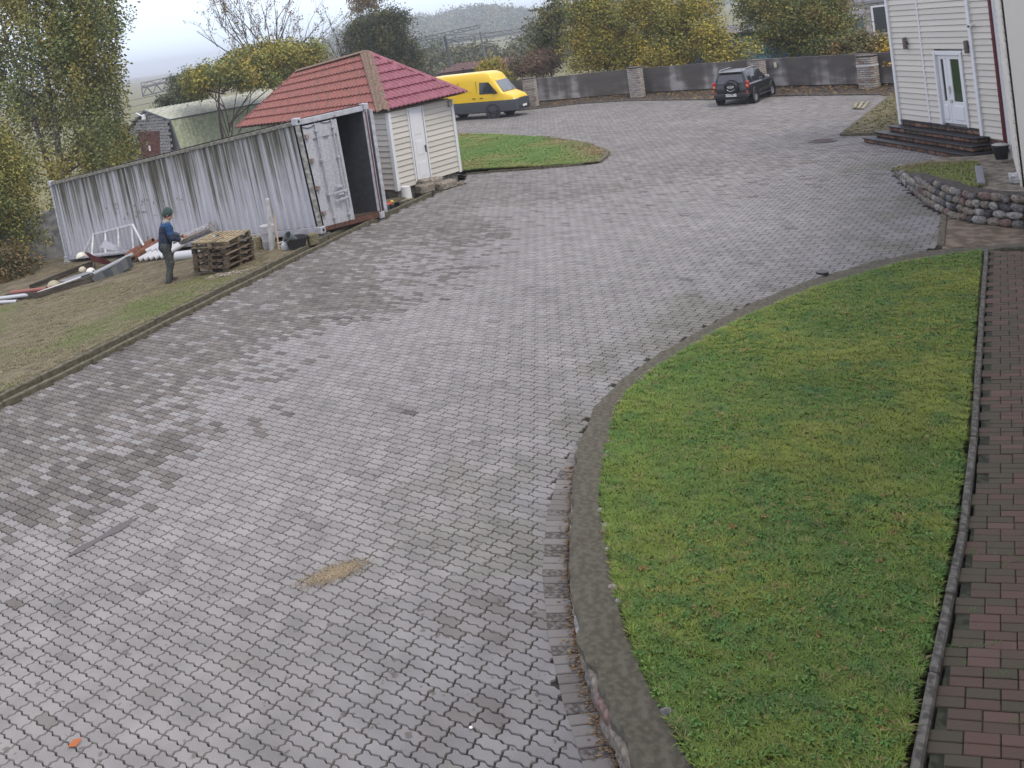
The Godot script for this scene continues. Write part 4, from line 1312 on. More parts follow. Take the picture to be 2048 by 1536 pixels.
# ---------------------------------------------------------------- white sided building with the entrance
func make_building() -> void:
	var t := thing("white_building", "large building clad in cream lap siding with a white glazed entrance door", "building")
	var X := 16.6
	var ms := []
	for k in 4: ms.append(mat("siding_%d" % k, Color(0.56, 0.535, 0.475) * (0.95 + 0.03 * k), 0.55))
	var white := mat("white_trim")
	var up := mat("upper_cladding", Color(0.56, 0.535, 0.475), 0.6)
	# solid bodies behind the cladding
	var core := MB.new()
	core.prism(PackedVector2Array([Vector2(X + 0.02, -26.9), Vector2(X + 0.02, -25.06), Vector2(X + 0.14, -25.06), Vector2(X + 0.14, -23.94), Vector2(X + 0.02, -23.94), Vector2(X + 0.02, -22.62), Vector2(X + 9.0, -22.62), Vector2(X + 9.0, -26.9)]), -0.1, 7.2)
	obj("wall", core, up, t)
	var m0 := Vector2(16.6, 22.6)
	var md := Vector2(-0.577, -0.816)
	var mo := Vector2(0.816, -0.577)
	var wc := MB.new()
	var q := [m0 + mo * 0.03, m0 + md * 42.0 + mo * 0.03, m0 + md * 42.0 + mo * 9.0, m0 + mo * 9.0]
	var fl := PackedVector2Array()
	for p: Vector2 in q: fl.append(Vector2(p.x, -p.y))
	wc.prism(fl, -0.1, 7.2)
	obj("wall", wc, up, t)
	var rf_ := MB.new()
	rf_.prism(PackedVector2Array([Vector2(X - 0.3, -27.3), Vector2(X - 0.3, -22.5), Vector2(X + 9.5, -22.5), Vector2(X + 9.5, -27.3)]), 7.2, 7.4)
	obj("roof", rf_, mat("building_roof", Color(0.2, 0.06, 0.05), 0.7), t)
	var zdir := Vector3(0, 0, 1)              # towards the camera along the front
	var ytop := 4.75
	side_boards(t, V(X, 0, 26.86), zdir, 26.86 - 25.58, 0.62, ytop, 0.163, ms, 0.62)
	side_boards(t, V(X, 0, 25.53), zdir, 25.53 - 25.07, 0.62, 2.66, 0.163, ms, 0.62)
	side_boards(t, V(X, 0, 25.53), zdir, 25.53 - 23.55, 2.70, ytop, 0.163, ms, 0.62)
	side_boards(t, V(X, 0, 23.93), zdir, 23.93 - 23.55, 0.62, 2.66, 0.163, ms, 0.62)
	side_boards(t, V(X, 0, 23.45), zdir, 23.45 - 22.66, 0.36, ytop, 0.163, ms, 0.40)
	var face := Vector3.LEFT
	trim(t, "corner_trim", V(X - 0.03, 0.47, 26.9), V(X - 0.03, 4.75, 26.9), 0.1, 0.09, white, face)
	trim(t, "seam_trim", V(X - 0.028, 0.64, 25.555), V(X - 0.028, 4.75, 25.555), 0.06, 0.03, white, face)
	trim(t, "corner_trim", V(X - 0.035, 0.33, 23.5), V(X - 0.035, 4.75, 23.5), 0.11, 0.09, white, face)
	var plinth := MB.new()
	plinth.box(V(X + 0.0, 0.12, 23.05), Vector3(0.06, 0.5, 0.85))
	plinth.cbox(V(X - 0.06, 0.19, 23.05), Vector3(0.16, 0.06, 0.86), 0.01)
	obj("plinth", plinth, mat("plinth_red", Color(0.17, 0.10, 0.08), 0.9, t_blot, 2.0), t)
	# main wall running towards the camera
	var md3 := Vector3(md.x, 0, -md.y)
	side_boards(t, V(m0.x, 0, m0.y) + md3 * 2.2, md3, 4.0, 0.45, ytop + 0.4, 0.163, ms, 0.45)
	side_boards(t, V(m0.x, 0, m0.y) + md3 * 0.05, md3, 0.75, 0.3, ytop, 0.163, ms, 0.45)
	var n3 := Vector3(-mo.x, 0, mo.y)
	var wl := MB.new()
	wl.quad(V(m0.x, 0.5, m0.y) + md3 * 0.85 + n3 * -0.0, V(m0.x, 0.5, m0.y) + md3 * 2.15, V(m0.x, 4.2, m0.y) + md3 * 2.15, V(m0.x, 4.2, m0.y) + md3 * 0.85)
	var win := obj("window_recess_panel", wl, mat("window_recess_shade", Color(0.09, 0.075, 0.06), 0.15), t)  # flat panel; the shade of a recess is put into its dark colour
	for e in [0.83, 2.17]: trim(win, "window_frame", V(m0.x, 0.35, m0.y) + md3 * e + n3 * 0.03, V(m0.x, 4.3, m0.y) + md3 * e + n3 * 0.03, 0.09, 0.08, white, n3)
	trim(t, "corner_trim", V(m0.x, 0.2, m0.y) + md3 * 0.02 + n3 * 0.02, V(m0.x, 4.8, m0.y) + md3 * 0.02 + n3 * 0.02, 0.09, 0.06, white, n3)
	var maroon := mat("maroon_metal", Color(0.10, 0.012, 0.02), 0.4)
	var dp := MB.new()
	dp.tube([V(X - 0.08, 5.2, 22.62), V(X - 0.08, 0.35, 22.66), V(X - 0.14, 0.22, 22.66), V(X - 0.3, 0.14, 22.6)], [0.05, 0.05, 0.05, 0.05], 10)
	for y in [1.2, 3.0]: dp.cbox(V(X - 0.05, y, 22.64), Vector3(0.14, 0.04, 0.13), 0.01)
	obj("downpipe", dp, maroon, t)
	trim(t, "maroon_strip", V(m0.x, 0.25, m0.y) + md3 * 0.68 + n3 * 0.05, V(m0.x, 2.9, m0.y) + md3 * 0.68 + n3 * 0.05, 0.05, 0.05, maroon, n3)
	# entrance door: one wide leaf and a narrow side leaf
	var bs := Basis(Vector3(0, 0, 1), Vector3.UP, Vector3.LEFT)
	var dm := V(X + 0.05, 0, 24.52)
	for e in [25.03, 23.975]: trim(t, "door_frame", V(X - 0.01, 0.62, e), V(X - 0.01, 2.66, e), 0.07, 0.12, white, face)
	trim(t, "door_frame", V(X - 0.01, 2.635, 25.06), V(X - 0.01, 2.635, 23.94), 0.07, 0.118, white, Vector3.UP)
	var gl := mat("door_glass", Color(0.015, 0.018, 0.03), 0.04)
	gl.metallic_specular = 0.7
	var gl2 := mat("door_glass_green", Color(0.035, 0.06, 0.03), 0.05)
	for lf in [[24.83, 0.32, 0.055, true], [24.33, 0.66, 0.17, false]]:
		var z: float = lf[0]
		var wd: float = lf[1]
		var gw: float = lf[2]
		var b := MB.new()
		b.cbox(V(X + 0.03, 0.98, z), Vector3(wd, 0.62, 0.05), 0.006, bs)
		b.cbox(V(X + 0.03, 2.53, z), Vector3(wd, 0.14, 0.05), 0.006, bs)
		for sg in [-1.0, 1.0]: b.cbox(V(X + 0.03, 1.88, z - sg * (wd / 2 + gw) / 2), Vector3(wd / 2 - gw, 1.17, 0.05), 0.006, bs)
		b.cbox(V(X + 0.0, 0.98, z), Vector3(wd * 0.55, 0.4, 0.03), 0.012, bs)
		var leaf := obj("narrow_leaf" if lf[3] else "door", b, white, t)
		var g := MB.new()
		g.box(V(X + 0.035, 1.88, z), Vector3(gw * 2, 1.17, 0.012), bs)
		obj("pane", g, gl if lf[3] else gl2, leaf)
		if not lf[3]:
			var h := MB.new()
			h.cbox(V(X - 0.01, 1.62, z + 0.29), Vector3(0.04, 0.22, 0.03), 0.008, bs)
			h.tube([V(X - 0.06, 1.66, z + 0.29), V(X - 0.06, 1.66, z + 0.17)], [0.012, 0.01], 6)
			h.cbox(V(X - 0.01, 1.3, z + 0.27), Vector3(0.06, 0.1, 0.03), 0.008, bs)
			obj("handle", h, mat("brass_dull", Color(0.5, 0.45, 0.4), 0.4), leaf)
	# lamps and the small camera
	for e in [[26.17, 2.92, "brown cylinder wall lamp left of the entrance door, near the building corner"], [23.64, 2.81, "brown cylinder wall lamp right of the entrance door, beside the white corner trim"]]:
		var l := thing("wall_lamp", e[2], "lamp", V(X - 0.1, e[1], e[0]), 0, "wall lamps beside the entrance")
		var b := MB.new()
		b.lathe([Vector2(0.0, -0.17), Vector2(0.05, -0.17), Vector2(0.055, -0.15), Vector2(0.055, 0.15), Vector2(0.05, 0.17), Vector2(0.0, 0.17)], 14)
		obj("lamp_body", b, mat("lamp_brown", Color(0.17, 0.14, 0.13), 0.5, t_speck, 6.0), l)
		var br := MB.new()
		br.cbox(Vector3(0.06, 0, 0), Vector3(0.1, 0.1, 0.06), 0.008)
		obj("bracket", br, mat("dark_metal"), l)
	var cm := thing("security_camera", "small white security camera on the building's corner trim above the lamps", "camera", V(X - 0.06, 3.38, 23.36))
	var cb := MB.new()
	cb.tube([Vector3(-0.14, -0.02, 0.03), Vector3(0.0, 0, 0)], [0.04, 0.04], 10)
	cb.cbox(Vector3(0.03, 0.0, 0), Vector3(0.06, 0.07, 0.07), 0.01)
	obj("camera_body", cb, white, cm)
	var ce := MB.new()
	ce.tube([Vector3(-0.146, -0.021, 0.031), Vector3(-0.14, -0.02, 0.03)], [0.03, 0.03], 10)
	obj("lens", ce, mat("black_hole"), cm)
	# entrance steps: dark slabs on stone risers
	var st := thing("entrance_steps", "wide stone entrance steps with black slab treads below the white door", "steps")
	var tread := mat("tread_black", Color(0.022, 0.022, 0.026), 0.55, t_blot, 2.0)
	var sm := [mat("riser_0", Color(0.23, 0.125, 0.085), 0.95, t_blot, 3.0), mat("riser_1", Color(0.155, 0.11, 0.08), 0.95, t_blot, 3.0), mat("riser_2", Color(0.28, 0.175, 0.125), 0.95, t_blot, 3.0), mat("riser_3", Color(0.125, 0.1, 0.075), 0.95, t_blot, 3.0)]
	for k in 4:
		var y := 0.15 * (k + 1)
		var x0 := X - 0.98 + 0.31 * k
		var zf := 26.98 - 0.05 * k + (0.31 * (3 - k)) * 0.35
		var zn := 22.75 + 0.26 * k
		var c := MB.new()
		c.box(V((x0 + X) / 2 + 0.04, y - 0.1, (zf + zn) / 2), Vector3(X - x0 - 0.06, 0.13, zf - zn - 0.08))
		obj("step_core", c, mat("dark_mortar"), st)
		var z := zn
		while z < zf - 0.04:
			var wd := minf(rf(0.16, 0.34), zf - z)
			var s := MB.new()
			s.cbox(V(x0 + 0.035 + rf(-0.012, 0.012), y - 0.085, z + wd / 2), Vector3(0.08, 0.12, wd - 0.012), 0.025)
			obj("riser_stone", s, sm[rng.randi() % 4], st)
			z += wd
		var xx := x0 + 0.05
		while xx < X - 0.08:
			var wd := minf(rf(0.16, 0.3), X - xx)
			for e in [zf - 0.03, zn + 0.03]:
				var s := MB.new()
				s.cbox(V(xx + wd / 2, y - 0.085, e), Vector3(wd - 0.012, 0.12, 0.08), 0.025)
				obj("riser_stone", s, sm[rng.randi() % 4], st)
			xx += wd
		var tr := MB.new()
		tr.cbox(V((x0 + X) / 2 - 0.02 if k < 3 else (x0 + X) / 2, y - 0.012, (zf + zn) / 2), Vector3(X - x0 + 0.05, 0.03, zf - zn + 0.05), 0.008)
		obj("tread", tr, tread, st)
	# planter bucket and block by the wall
	var pot := thing("black_bucket", "black bucket with a pale lid standing by the downpipe", "bucket", V(15.1, 0.36, 20.9))
	var pb := MB.new()
	pb.lathe([Vector2(0.0, 0.0), Vector2(0.12, 0.0), Vector2(0.165, 0.30), Vector2(0.175, 0.31), Vector2(0.17, 0.33), Vector2(0.0, 0.33)], 18)
	obj("bucket", pb, mat("black_plastic", Color(0.015, 0.015, 0.016), 0.45), pot)
	var pl := MB.new()
	pl.lathe([Vector2(0.0, 0.335), Vector2(0.165, 0.335), Vector2(0.165, 0.345), Vector2(0.1, 0.37), Vector2(0.0, 0.375)], 18)
	obj("lid", pl, mat("pale_lid", Color(0.5, 0.49, 0.46), 0.6, t_blot, 3.0), pot)
	var wb := obj("white_block", null, mat("white_block", Color(0.55, 0.55, 0.55), 0.9, t_blot, 2.0), null, Transform3D(Basis(Vector3.UP, 0.95), V(13.45, 0.56, 18.05)))
	var wbm := MB.new(); wbm.cbox(Vector3.ZERO, Vector3(0.4, 0.16, 0.5), 0.015)
	wb.mesh = wbm.mesh()
	tag(wb, "white painted block on top of the cobble wall beside the building corner", "block")

# ---------------------------------------------------------------- vehicles: x forwards, y up, z to the right-hand side of the vehicle
func hull_ring(x: float, rows: Array) -> Array:      # rows: [half width, y] from the sill up; closed over the top
	var r := []
	for i in rows.size(): r.append(Vector3(x, rows[i][1], rows[i][0]))
	for i in range(rows.size() - 1, -1, -1): r.append(Vector3(x, rows[i][1], -rows[i][0]))
	return r

func wheel(parent: Node3D, at: Vector3, r: float, w: float, outer: float, rim_m: Material, spokes: int) -> void:
	var tyre := MB.new()
	var tb := Basis(Vector3.RIGHT, PI / 2 * outer)      # axle along z, outside facing +y of the lathe
	tyre.lathe([Vector2(r * 0.62, -w / 2), Vector2(r * 0.93, -w / 2), Vector2(r, -w * 0.36), Vector2(r, w * 0.36), Vector2(r * 0.93, w / 2), Vector2(r * 0.66, w / 2), Vector2(r * 0.62, w * 0.4)], 28, Transform3D(tb, at))
	var ty := obj("wheel", tyre.smooth(50), mat("tyre", Color(0.016, 0.016, 0.017), 0.85), parent)
	var rim := MB.new()
	rim.lathe([Vector2(0.0, w * 0.3), Vector2(r * 0.14, w * 0.3), Vector2(r * 0.2, w * 0.22), Vector2(r * 0.2, w * 0.05), Vector2(r * 0.56, w * 0.05), Vector2(r * 0.6, w * 0.42), Vector2(r * 0.66, w * 0.44)], 28, Transform3D(tb, at))
	for k in spokes:
		var a := TAU * k / spokes
		rim.cbox(at + tb * (Vector3(cos(a), 0, sin(a)) * r * 0.38 + Vector3.UP * w * 0.26), Vector3(r * 0.46, 0.03, r * 0.13), 0.008, tb * Basis(Vector3.UP, -a))
	obj("rim", rim.smooth(35), rim_m, ty)

func plate(parent: Node3D, at: Vector3, b: Basis, wd: float, hh: float, text: String) -> void:
	var p := MB.new()
	p.cbox(at, Vector3(wd, hh, 0.012), 0.004, b)
	var o := obj("number_plate", p, mat("plate_white", Color(0.72, 0.72, 0.7), 0.5), parent)
	if text:
		var tm := TextMesh.new()
		var f := SystemFont.new()
		f.font_names = PackedStringArray(["Droid Sans Mono"])
		tm.font = f
		tm.text = text
		tm.font_size = 16
		tm.pixel_size = hh * 0.62 / 16.0
		tm.depth = 0.003
		obj("lettering", tm, mat("plate_ink", Color(0.02, 0.02, 0.02), 0.6), o, Transform3D(b, at + b * Vector3(0, 0, 0.008)))

func patch(parent: Node, called: String, m: Material, pts: Array, thick: float, centre := Vector3.ZERO) -> MeshInstance3D:     # a thin panel on a body surface, facing away from the centre
	var b := MB.new()
	var n: Vector3 = (pts[1] - pts[0]).cross(pts[2] - pts[0]).normalized()
	if n.dot(pts[0] - centre) < 0:
		pts.reverse()
		n = -n
	for k in range(1, pts.size() - 1): b.tri(pts[0] + n * thick, pts[k] + n * thick, pts[k + 1] + n * thick)
	for k in pts.size():
		var a: Vector3 = pts[k]
		var e: Vector3 = pts[(k + 1) % pts.size()]
		b.quad(a - n * 0.01, e - n * 0.01, e + n * thick, a + n * thick)
	return obj(called, b, m, parent)

func make_suv() -> void:
	var axis := Vector2(0.68, 0.733)
	var mid := Vector2(17.99, 41.05)
	var s := 0.93
	var t := thing("black_car", "black off-road car with a spare wheel on its back door, facing the back wall", "car", V(mid.x, 0, mid.y), atan2(axis.y, axis.x))
	t.scale = Vector3.ONE * s
	var black := mat("car_black", Color(0.006, 0.0065, 0.009), 0.32)
	black.clearcoat_enabled = true; black.clearcoat = 0.4; black.clearcoat_roughness = 0.05
	var trimm := mat("car_trim", Color(0.022, 0.022, 0.024), 0.6)
	var gl := mat("car_glass", Color(0.02, 0.023, 0.028), 0.05); gl.metallic_specular = 0.8
	# lower body; x = 0 at the rear axle
	var b := MB.new()
	var st := [[-0.78, 0.70, 0.5, 0.9], [-0.72, 0.82, 0.42, 1.0], [-0.4, 0.88, 0.40, 1.03], [0.5, 0.895, 0.36, 1.03], [1.7, 0.895, 0.36, 1.01], [2.4, 0.88, 0.38, 0.98], [3.0, 0.85, 0.40, 0.93], [3.3, 0.76, 0.42, 0.84], [3.42, 0.6, 0.5, 0.74]]
	var rings := []
	for e in st:
		var hw: float = e[1]
		rings.append(hull_ring(e[0], [[hw - 0.1, e[2]], [hw - 0.02, e[2] + 0.08], [hw, 0.62], [hw, 0.74], [hw - 0.025, e[3] - 0.06], [hw - 0.09, e[3]]]))
	b.loft(rings)
	obj("body", b.smooth(38), black, t)
	# cabin
	var g := MB.new()
	rings = []
	for e in [[-0.72, 0.76, 0.74, 1.02], [-0.56, 0.75, 0.6, 1.58], [-0.45, 0.75, 0.6, 1.64], [0.6, 0.77, 0.62, 1.69], [1.25, 0.77, 0.6, 1.65], [1.45, 0.77, 0.58, 1.6], [2.25, 0.78, 0.74, 1.0]]:
		var y1: float = e[3]
		rings.append(hull_ring(e[0], [[0.80, 0.98], [lerpf(0.8, e[2], 0.9), lerpf(0.98, y1, 0.9)], [e[2] - 0.03, y1 - 0.015], [e[2] - 0.16, y1]] if y1 > 1.1 else [[0.8, 0.98], [0.795, 0.99], [0.77, 1.0], [0.7, y1]]))
	g.loft(rings)
	obj("cabin", g.smooth(30), black, t)
	for sg in [-1.0, 1.0]:
		var z := func(y: float) -> float: return sg * (lerpf(0.8, 0.615, (y - 0.98) / 0.66) + 0.004)
		var c := Vector3(0.8, 1.2, 0)
		patch(t, "side_window", gl, [Vector3(-0.48, 1.06, z.call(1.06)), Vector3(0.02, 1.06, z.call(1.06)), Vector3(0.02, 1.54, z.call(1.54)), Vector3(-0.36, 1.50, z.call(1.5))], 0.004, c)
		patch(t, "side_window", gl, [Vector3(0.1, 1.06, z.call(1.06)), Vector3(0.83, 1.06, z.call(1.06)), Vector3(0.83, 1.57, z.call(1.57)), Vector3(0.1, 1.55, z.call(1.55))], 0.004, c)
		patch(t, "side_window", gl, [Vector3(0.92, 1.06, z.call(1.06)), Vector3(1.95, 1.06, z.call(1.06)), Vector3(1.5, 1.52, z.call(1.52)), Vector3(0.92, 1.56, z.call(1.56))], 0.004, c)
		var mr := MB.new()
		mr.cbox(Vector3(1.78, 1.1, sg * 0.93), Vector3(0.1, 0.15, 0.2), 0.03)
		obj("mirror", mr, mat("mirror_grey", Color(0.3, 0.31, 0.33), 0.4), t)
		var rail := MB.new()
		rail.tube([Vector3(-0.4, 1.64, sg * 0.56), Vector3(-0.3, 1.72, sg * 0.56), Vector3(1.1, 1.73, sg * 0.56), Vector3(1.25, 1.66, sg * 0.56)], [0.018, 0.02, 0.02, 0.018], 6)
		obj("roof_rail", rail, mat("rail_silver", Color(0.45, 0.46, 0.48), 0.35, null, 1, false, 0.7), t)
		var sl := MB.new()
		sl.cbox(Vector3(1.25, 0.34, sg * 0.9), Vector3(1.7, 0.06, 0.08), 0.015)
		sl.cbox(Vector3(1.25, 0.58, sg * 0.905), Vector3(1.6, 0.05, 0.02), 0.006)
		obj("sill", sl, trimm, t)
		# tail lights: red with a pale middle, wrapped round the corner
		var tl := MB.new()
		tl.cbox(Vector3(-0.71, 1.0, sg * 0.78), Vector3(0.14, 0.34, 0.15), 0.03)
		var lt := obj("tail_light", tl, mat("light_red", Color(0.42, 0.025, 0.02), 0.15), t)
		var tp := MB.new()
		tp.cbox(Vector3(-0.745, 0.95, sg * 0.78), Vector3(0.08, 0.12, 0.1), 0.02)
		obj("reversing_lens", tp, mat("light_pale", Color(0.62, 0.45, 0.3), 0.15), lt)
		var rr := MB.new()
		rr.cbox(Vector3(-0.76, 0.62, sg * 0.74), Vector3(0.06, 0.16, 0.1), 0.015)
		obj("reflector", rr, mat("light_red"), t)
		for x in [0.0, 2.51]:
			wheel(t, Vector3(x, 0.345, sg * 0.78), 0.345, 0.22, sg, mat("alloy", Color(0.42, 0.43, 0.45), 0.35, null, 1, false, 0.7), 5)
			var ar := MB.new()
			ar.lathe([Vector2(0.35, 0.0), Vector2(0.44, 0.02), Vector2(0.43, 0.05), Vector2(0.36, 0.05)], 24, Transform3D(Basis(Vector3.RIGHT, PI / 2 * sg), Vector3(x, 0.37, sg * 0.862)))
			obj("wheel_arch", ar, trimm, t)
	patch(t, "rear_window", gl, [Vector3(-0.705, 1.1, -0.62), Vector3(-0.705, 1.1, 0.62), Vector3(-0.60, 1.5, 0.53), Vector3(-0.60, 1.5, -0.53)], 0.006, Vector3(0.5, 1.2, 0))
	patch(t, "windscreen", gl, [Vector3(2.2, 1.03, -0.66), Vector3(2.2, 1.03, 0.66), Vector3(1.5, 1.56, 0.5), Vector3(1.5, 1.56, -0.5)], 0.006, Vector3(0.8, 1.2, 0))
	var sp := MB.new()
	sp.cbox(Vector3(-0.62, 1.63, 0), Vector3(0.26, 0.05, 1.1), 0.02, Basis(Vector3.BACK, 0.1))
	obj("spoiler", sp, black, t)
	var bm := MB.new()
	bm.cbox(Vector3(-0.78, 0.5, 0), Vector3(0.18, 0.22, 1.66), 0.05)
	bm.cbox(Vector3(-0.74, 0.37, 0), Vector3(0.12, 0.12, 1.4), 0.03)
	obj("bumper", bm, trimm, t)
	var spare := MB.new()
	var rt := Transform3D(Basis(Vector3.BACK, PI / 2), Vector3(-0.86, 0.93, 0.06))
	spare.lathe([Vector2(0.34, -0.12), Vector2(0.355, 0.02), Vector2(0.33, 0.08), Vector2(0.24, 0.1), Vector2(0.23, 0.08), Vector2(0.0, 0.09)], 28, rt)
	var spo := obj("spare_wheel_cover", spare.smooth(35), black, t)
	var badge := MB.new()
	for k in 24:
		var a := TAU * k / 24
		var a2 := TAU * (k + 1) / 24
		badge.tube([rt * Vector3(cos(a) * 0.055, 0.1, sin(a) * 0.14), rt * Vector3(cos(a2) * 0.055, 0.1, sin(a2) * 0.14)], [0.012, 0.012], 5)
	badge.cbox(rt * Vector3(0, 0.1, 0), Vector3(0.02, 0.03, 0.2), 0.006)
	obj("badge", badge, mat("chrome", Color(0.7, 0.71, 0.72), 0.2, null, 1, false, 0.8), spo)
	var rg := MB.new()
	for k in 14:
		var a := PI * 0.15 + PI * 0.7 * k / 14
		var a2 := PI * 0.15 + PI * 0.7 * (k + 1) / 14
		rg.tube([rt * Vector3(-sin(a) * 0.2, 0.088, cos(a) * 0.2), rt * Vector3(-sin(a2) * 0.2, 0.088, cos(a2) * 0.2)], [0.012, 0.012], 5)
	obj("chrome_arc", rg, mat("chrome"), spo)
	plate(t, Vector3(-0.88, 0.53, 0.02), Basis(Vector3.UP, -PI / 2), 0.5, 0.14, "7258 MB-1")
	for e in [[0.78, 0.5], [0.78, -0.5]]:
		var bd := MB.new()
		bd.cbox(Vector3(-0.735, 0.77, e[1]), Vector3(0.012, 0.04, 0.16), 0.004)
		obj("model_badge", bd, mat("chrome"), t)

func make_van() -> void:
	var axis := Vector2(0.86, -0.51).rotated(-0.12)
	var side := Vector2(-axis.y, axis.x) * -1.0
	var mid := Vector2(8.25, 49.28) - side * 0.86
	var t := thing("delivery_van", "yellow and grey high-roofed delivery van parked behind the shed, facing the brick pillar", "van", V(mid.x, 0, mid.y), atan2(axis.y, axis.x))
	var ye := mat("van_yellow", Color(0.80, 0.52, 0.008), 0.3); ye.clearcoat_enabled = true; ye.clearcoat = 0.5
	var gr := mat("van_grey", Color(0.055, 0.062, 0.068), 0.5)
	var gl := mat("car_glass")
	var glp := mat("windscreen_glass", Color(0.10, 0.12, 0.135), 0.04); glp.metallic_specular = 0.9
	# x = 0 at the front axle; body runs back to -3.9
	var b := MB.new()
	var rings := []
	for e in [[-3.9, 0.92, 2.5], [-3.8, 0.95, 2.56], [-0.6, 0.95, 2.58], [-0.32, 0.945, 2.56], [-0.02, 0.935, 2.44]]:
		var y1: float = e[2]
		rings.append(hull_ring(e[0], [[e[1], 0.98], [e[1], 1.4], [e[1] - 0.05, 2.1], [e[1] - 0.1, y1 - 0.16], [e[1] - 0.18, y1 - 0.04], [e[1] - 0.34, y1]]))
	for e in [[0.1, 0.93, 2.28, 0.78], [0.66, 0.92, 1.42, 0.86]]:
		var y1: float = e[2]
		rings.append(hull_ring(e[0], [[e[1], 0.98], [e[1] - 0.01, lerpf(0.98, y1, 0.4)], [lerpf(e[1], e[3], 0.5), lerpf(0.98, y1, 0.75)], [e[3], y1 - 0.1], [e[3] - 0.05, y1 - 0.03], [e[3] - 0.16, y1]]))
	for e in [[0.78, 0.91, 1.36], [1.2, 0.84, 1.18], [1.33, 0.74, 1.06], [1.36, 0.7, 1.0]]:
		var y1: float = e[2]
		rings.append(hull_ring(e[0], [[e[1], 0.96], [e[1] - 0.01, lerpf(0.98, y1, 0.3)], [e[1] - 0.03, lerpf(0.98, y1, 0.6)], [e[1] - 0.06, lerpf(0.98, y1, 0.85)], [e[1] - 0.12, y1 - 0.01], [e[1] - 0.25, y1]]))
	b.loft(rings)
	obj("upper_body", b.smooth(32), ye, t)
	var lo := MB.new()
	rings = []
	for e in [[-3.9, 0.93], [-3.8, 0.965], [0.6, 0.965], [1.1, 0.93], [1.36, 0.84], [1.45, 0.66]]:
		rings.append(hull_ring(e[0], [[e[1] - 0.08, 0.34], [e[1] - 0.01, 0.4], [e[1], 0.6], [e[1], 0.85], [e[1] - 0.012, 0.965], [e[1] - 0.1, 0.985]]))
	lo.loft(rings)
	obj("lower_body", lo.smooth(32), gr, t)
	for sg in [-1.0, 1.0]:
		var c := Vector3(-1, 1.4, 0)
		var z := func(y: float) -> float: return sg * (lerpf(0.945, 0.895, clampf((y - 1.4) / 0.7, 0, 1)) + 0.004)
		patch(t, "side_window", gl, [Vector3(-0.72, 1.38, z.call(1.38)), Vector3(0.42, 1.38, z.call(1.38) * 0.995), Vector3(0.3, 1.52, z.call(1.6)), Vector3(-0.1, 2.02, z.call(2.02)), Vector3(-0.66, 2.04, z.call(2.04))], 0.006, c)
		var mr := MB.new()
		mr.cbox(Vector3(0.25, 1.5, sg * 1.06), Vector3(0.12, 0.3, 0.18), 0.04)
		mr.tube([Vector3(0.28, 1.42, sg * 0.93), Vector3(0.25, 1.46, sg * 1.05)], [0.025, 0.025], 6)
		obj("mirror", mr, mat("car_trim"), t)
		for x in [-0.86, -2.0, -0.8]:
			if x == -0.86 or x == -2.0:
				var sm := MB.new()
				sm.cbox(Vector3(x, 1.55, z.call(1.5) * 0.99), Vector3(0.02, 1.15, 0.03), 0.004)
				obj("door_seam", sm, mat("seam_dark", Color(0.25, 0.16, 0.01), 0.6), t)
		for x in [-0.62, -1.08]:
			var hd := MB.new()
			hd.cbox(Vector3(x, 1.18, sg * 0.968), Vector3(0.2, 0.045, 0.03), 0.01)
			obj("door_handle", hd, mat("car_trim"), t)
		var rl := MB.new()
		rl.cbox(Vector3(-2.3, 1.62, sg * 0.945), Vector3(2.2, 0.05, 0.04), 0.01)
		obj("slide_rail", rl, ye, t)
		for x in [0.0, -3.0]:
			wheel(t, Vector3(x, 0.345, sg * 0.85), 0.345, 0.22, sg, mat("steel_rim", Color(0.05, 0.05, 0.055), 0.6), 6)
			var ar := MB.new()
			ar.lathe([Vector2(0.36, 0.0), Vector2(0.46, 0.012), Vector2(0.45, 0.04), Vector2(0.36, 0.035)], 24, Transform3D(Basis(Vector3.RIGHT, PI / 2 * sg), Vector3(x, 0.38, sg * 0.945)))
			obj("wheel_arch", ar, mat("car_trim"), t)
		var hl := MB.new()
		hl.cbox(Vector3(1.2, 0.93, sg * 0.68), Vector3(0.3, 0.2, 0.28), 0.05, Basis(Vector3.UP, -sg * 0.35))
		obj("headlight", hl, mat("headlight_glass", Color(0.62, 0.64, 0.66), 0.12), t)
	patch(t, "windscreen", glp, [Vector3(0.69, 1.43, -0.76), Vector3(0.69, 1.43, 0.76), Vector3(0.06, 2.29, 0.66), Vector3(0.06, 2.29, -0.66)], 0.012, Vector3(-1, 1.4, 0))
	var wp := MB.new()
	for k in 2: wp.tube([Vector3(0.72, 1.42, 0.5 - k * 0.7), Vector3(0.6, 1.56, 0.1 - k * 0.7)], [0.012, 0.008], 5)
	obj("wiper", wp, mat("car_trim"), t).set_meta("kind", "stuff")
	var gri := MB.new()
	gri.cbox(Vector3(1.37, 0.9, 0), Vector3(0.1, 0.22, 0.8), 0.03)
	var gg := obj("grille", gri, mat("car_trim"), t)
	for k in 3:
		var sl := MB.new()
		sl.cbox(Vector3(1.425, 0.84 + k * 0.06, 0), Vector3(0.012, 0.018, 0.72), 0.003)
		obj("grille_bar", sl, mat("grille_bar", Color(0.12, 0.12, 0.125), 0.4), gg)
	var st := MB.new()
	st.lathe([Vector2(0.055, 0.0), Vector2(0.07, 0.006), Vector2(0.06, 0.012)], 18, Transform3D(Basis(Vector3.BACK, -PI / 2), Vector3(1.43, 0.93, 0)))
	for k in 3:
		var a := TAU * k / 3 + PI / 2
		st.tube([Vector3(1.44, 0.93, 0), Vector3(1.44, 0.93 + sin(a) * 0.06, cos(a) * 0.06)], [0.012, 0.006], 5)
	obj("front_emblem", st, mat("chrome"), gg)
	plate(t, Vector3(1.47, 0.56, 0), Basis(Vector3.UP, PI / 2), 0.5, 0.12, "")
	var bm := MB.new()
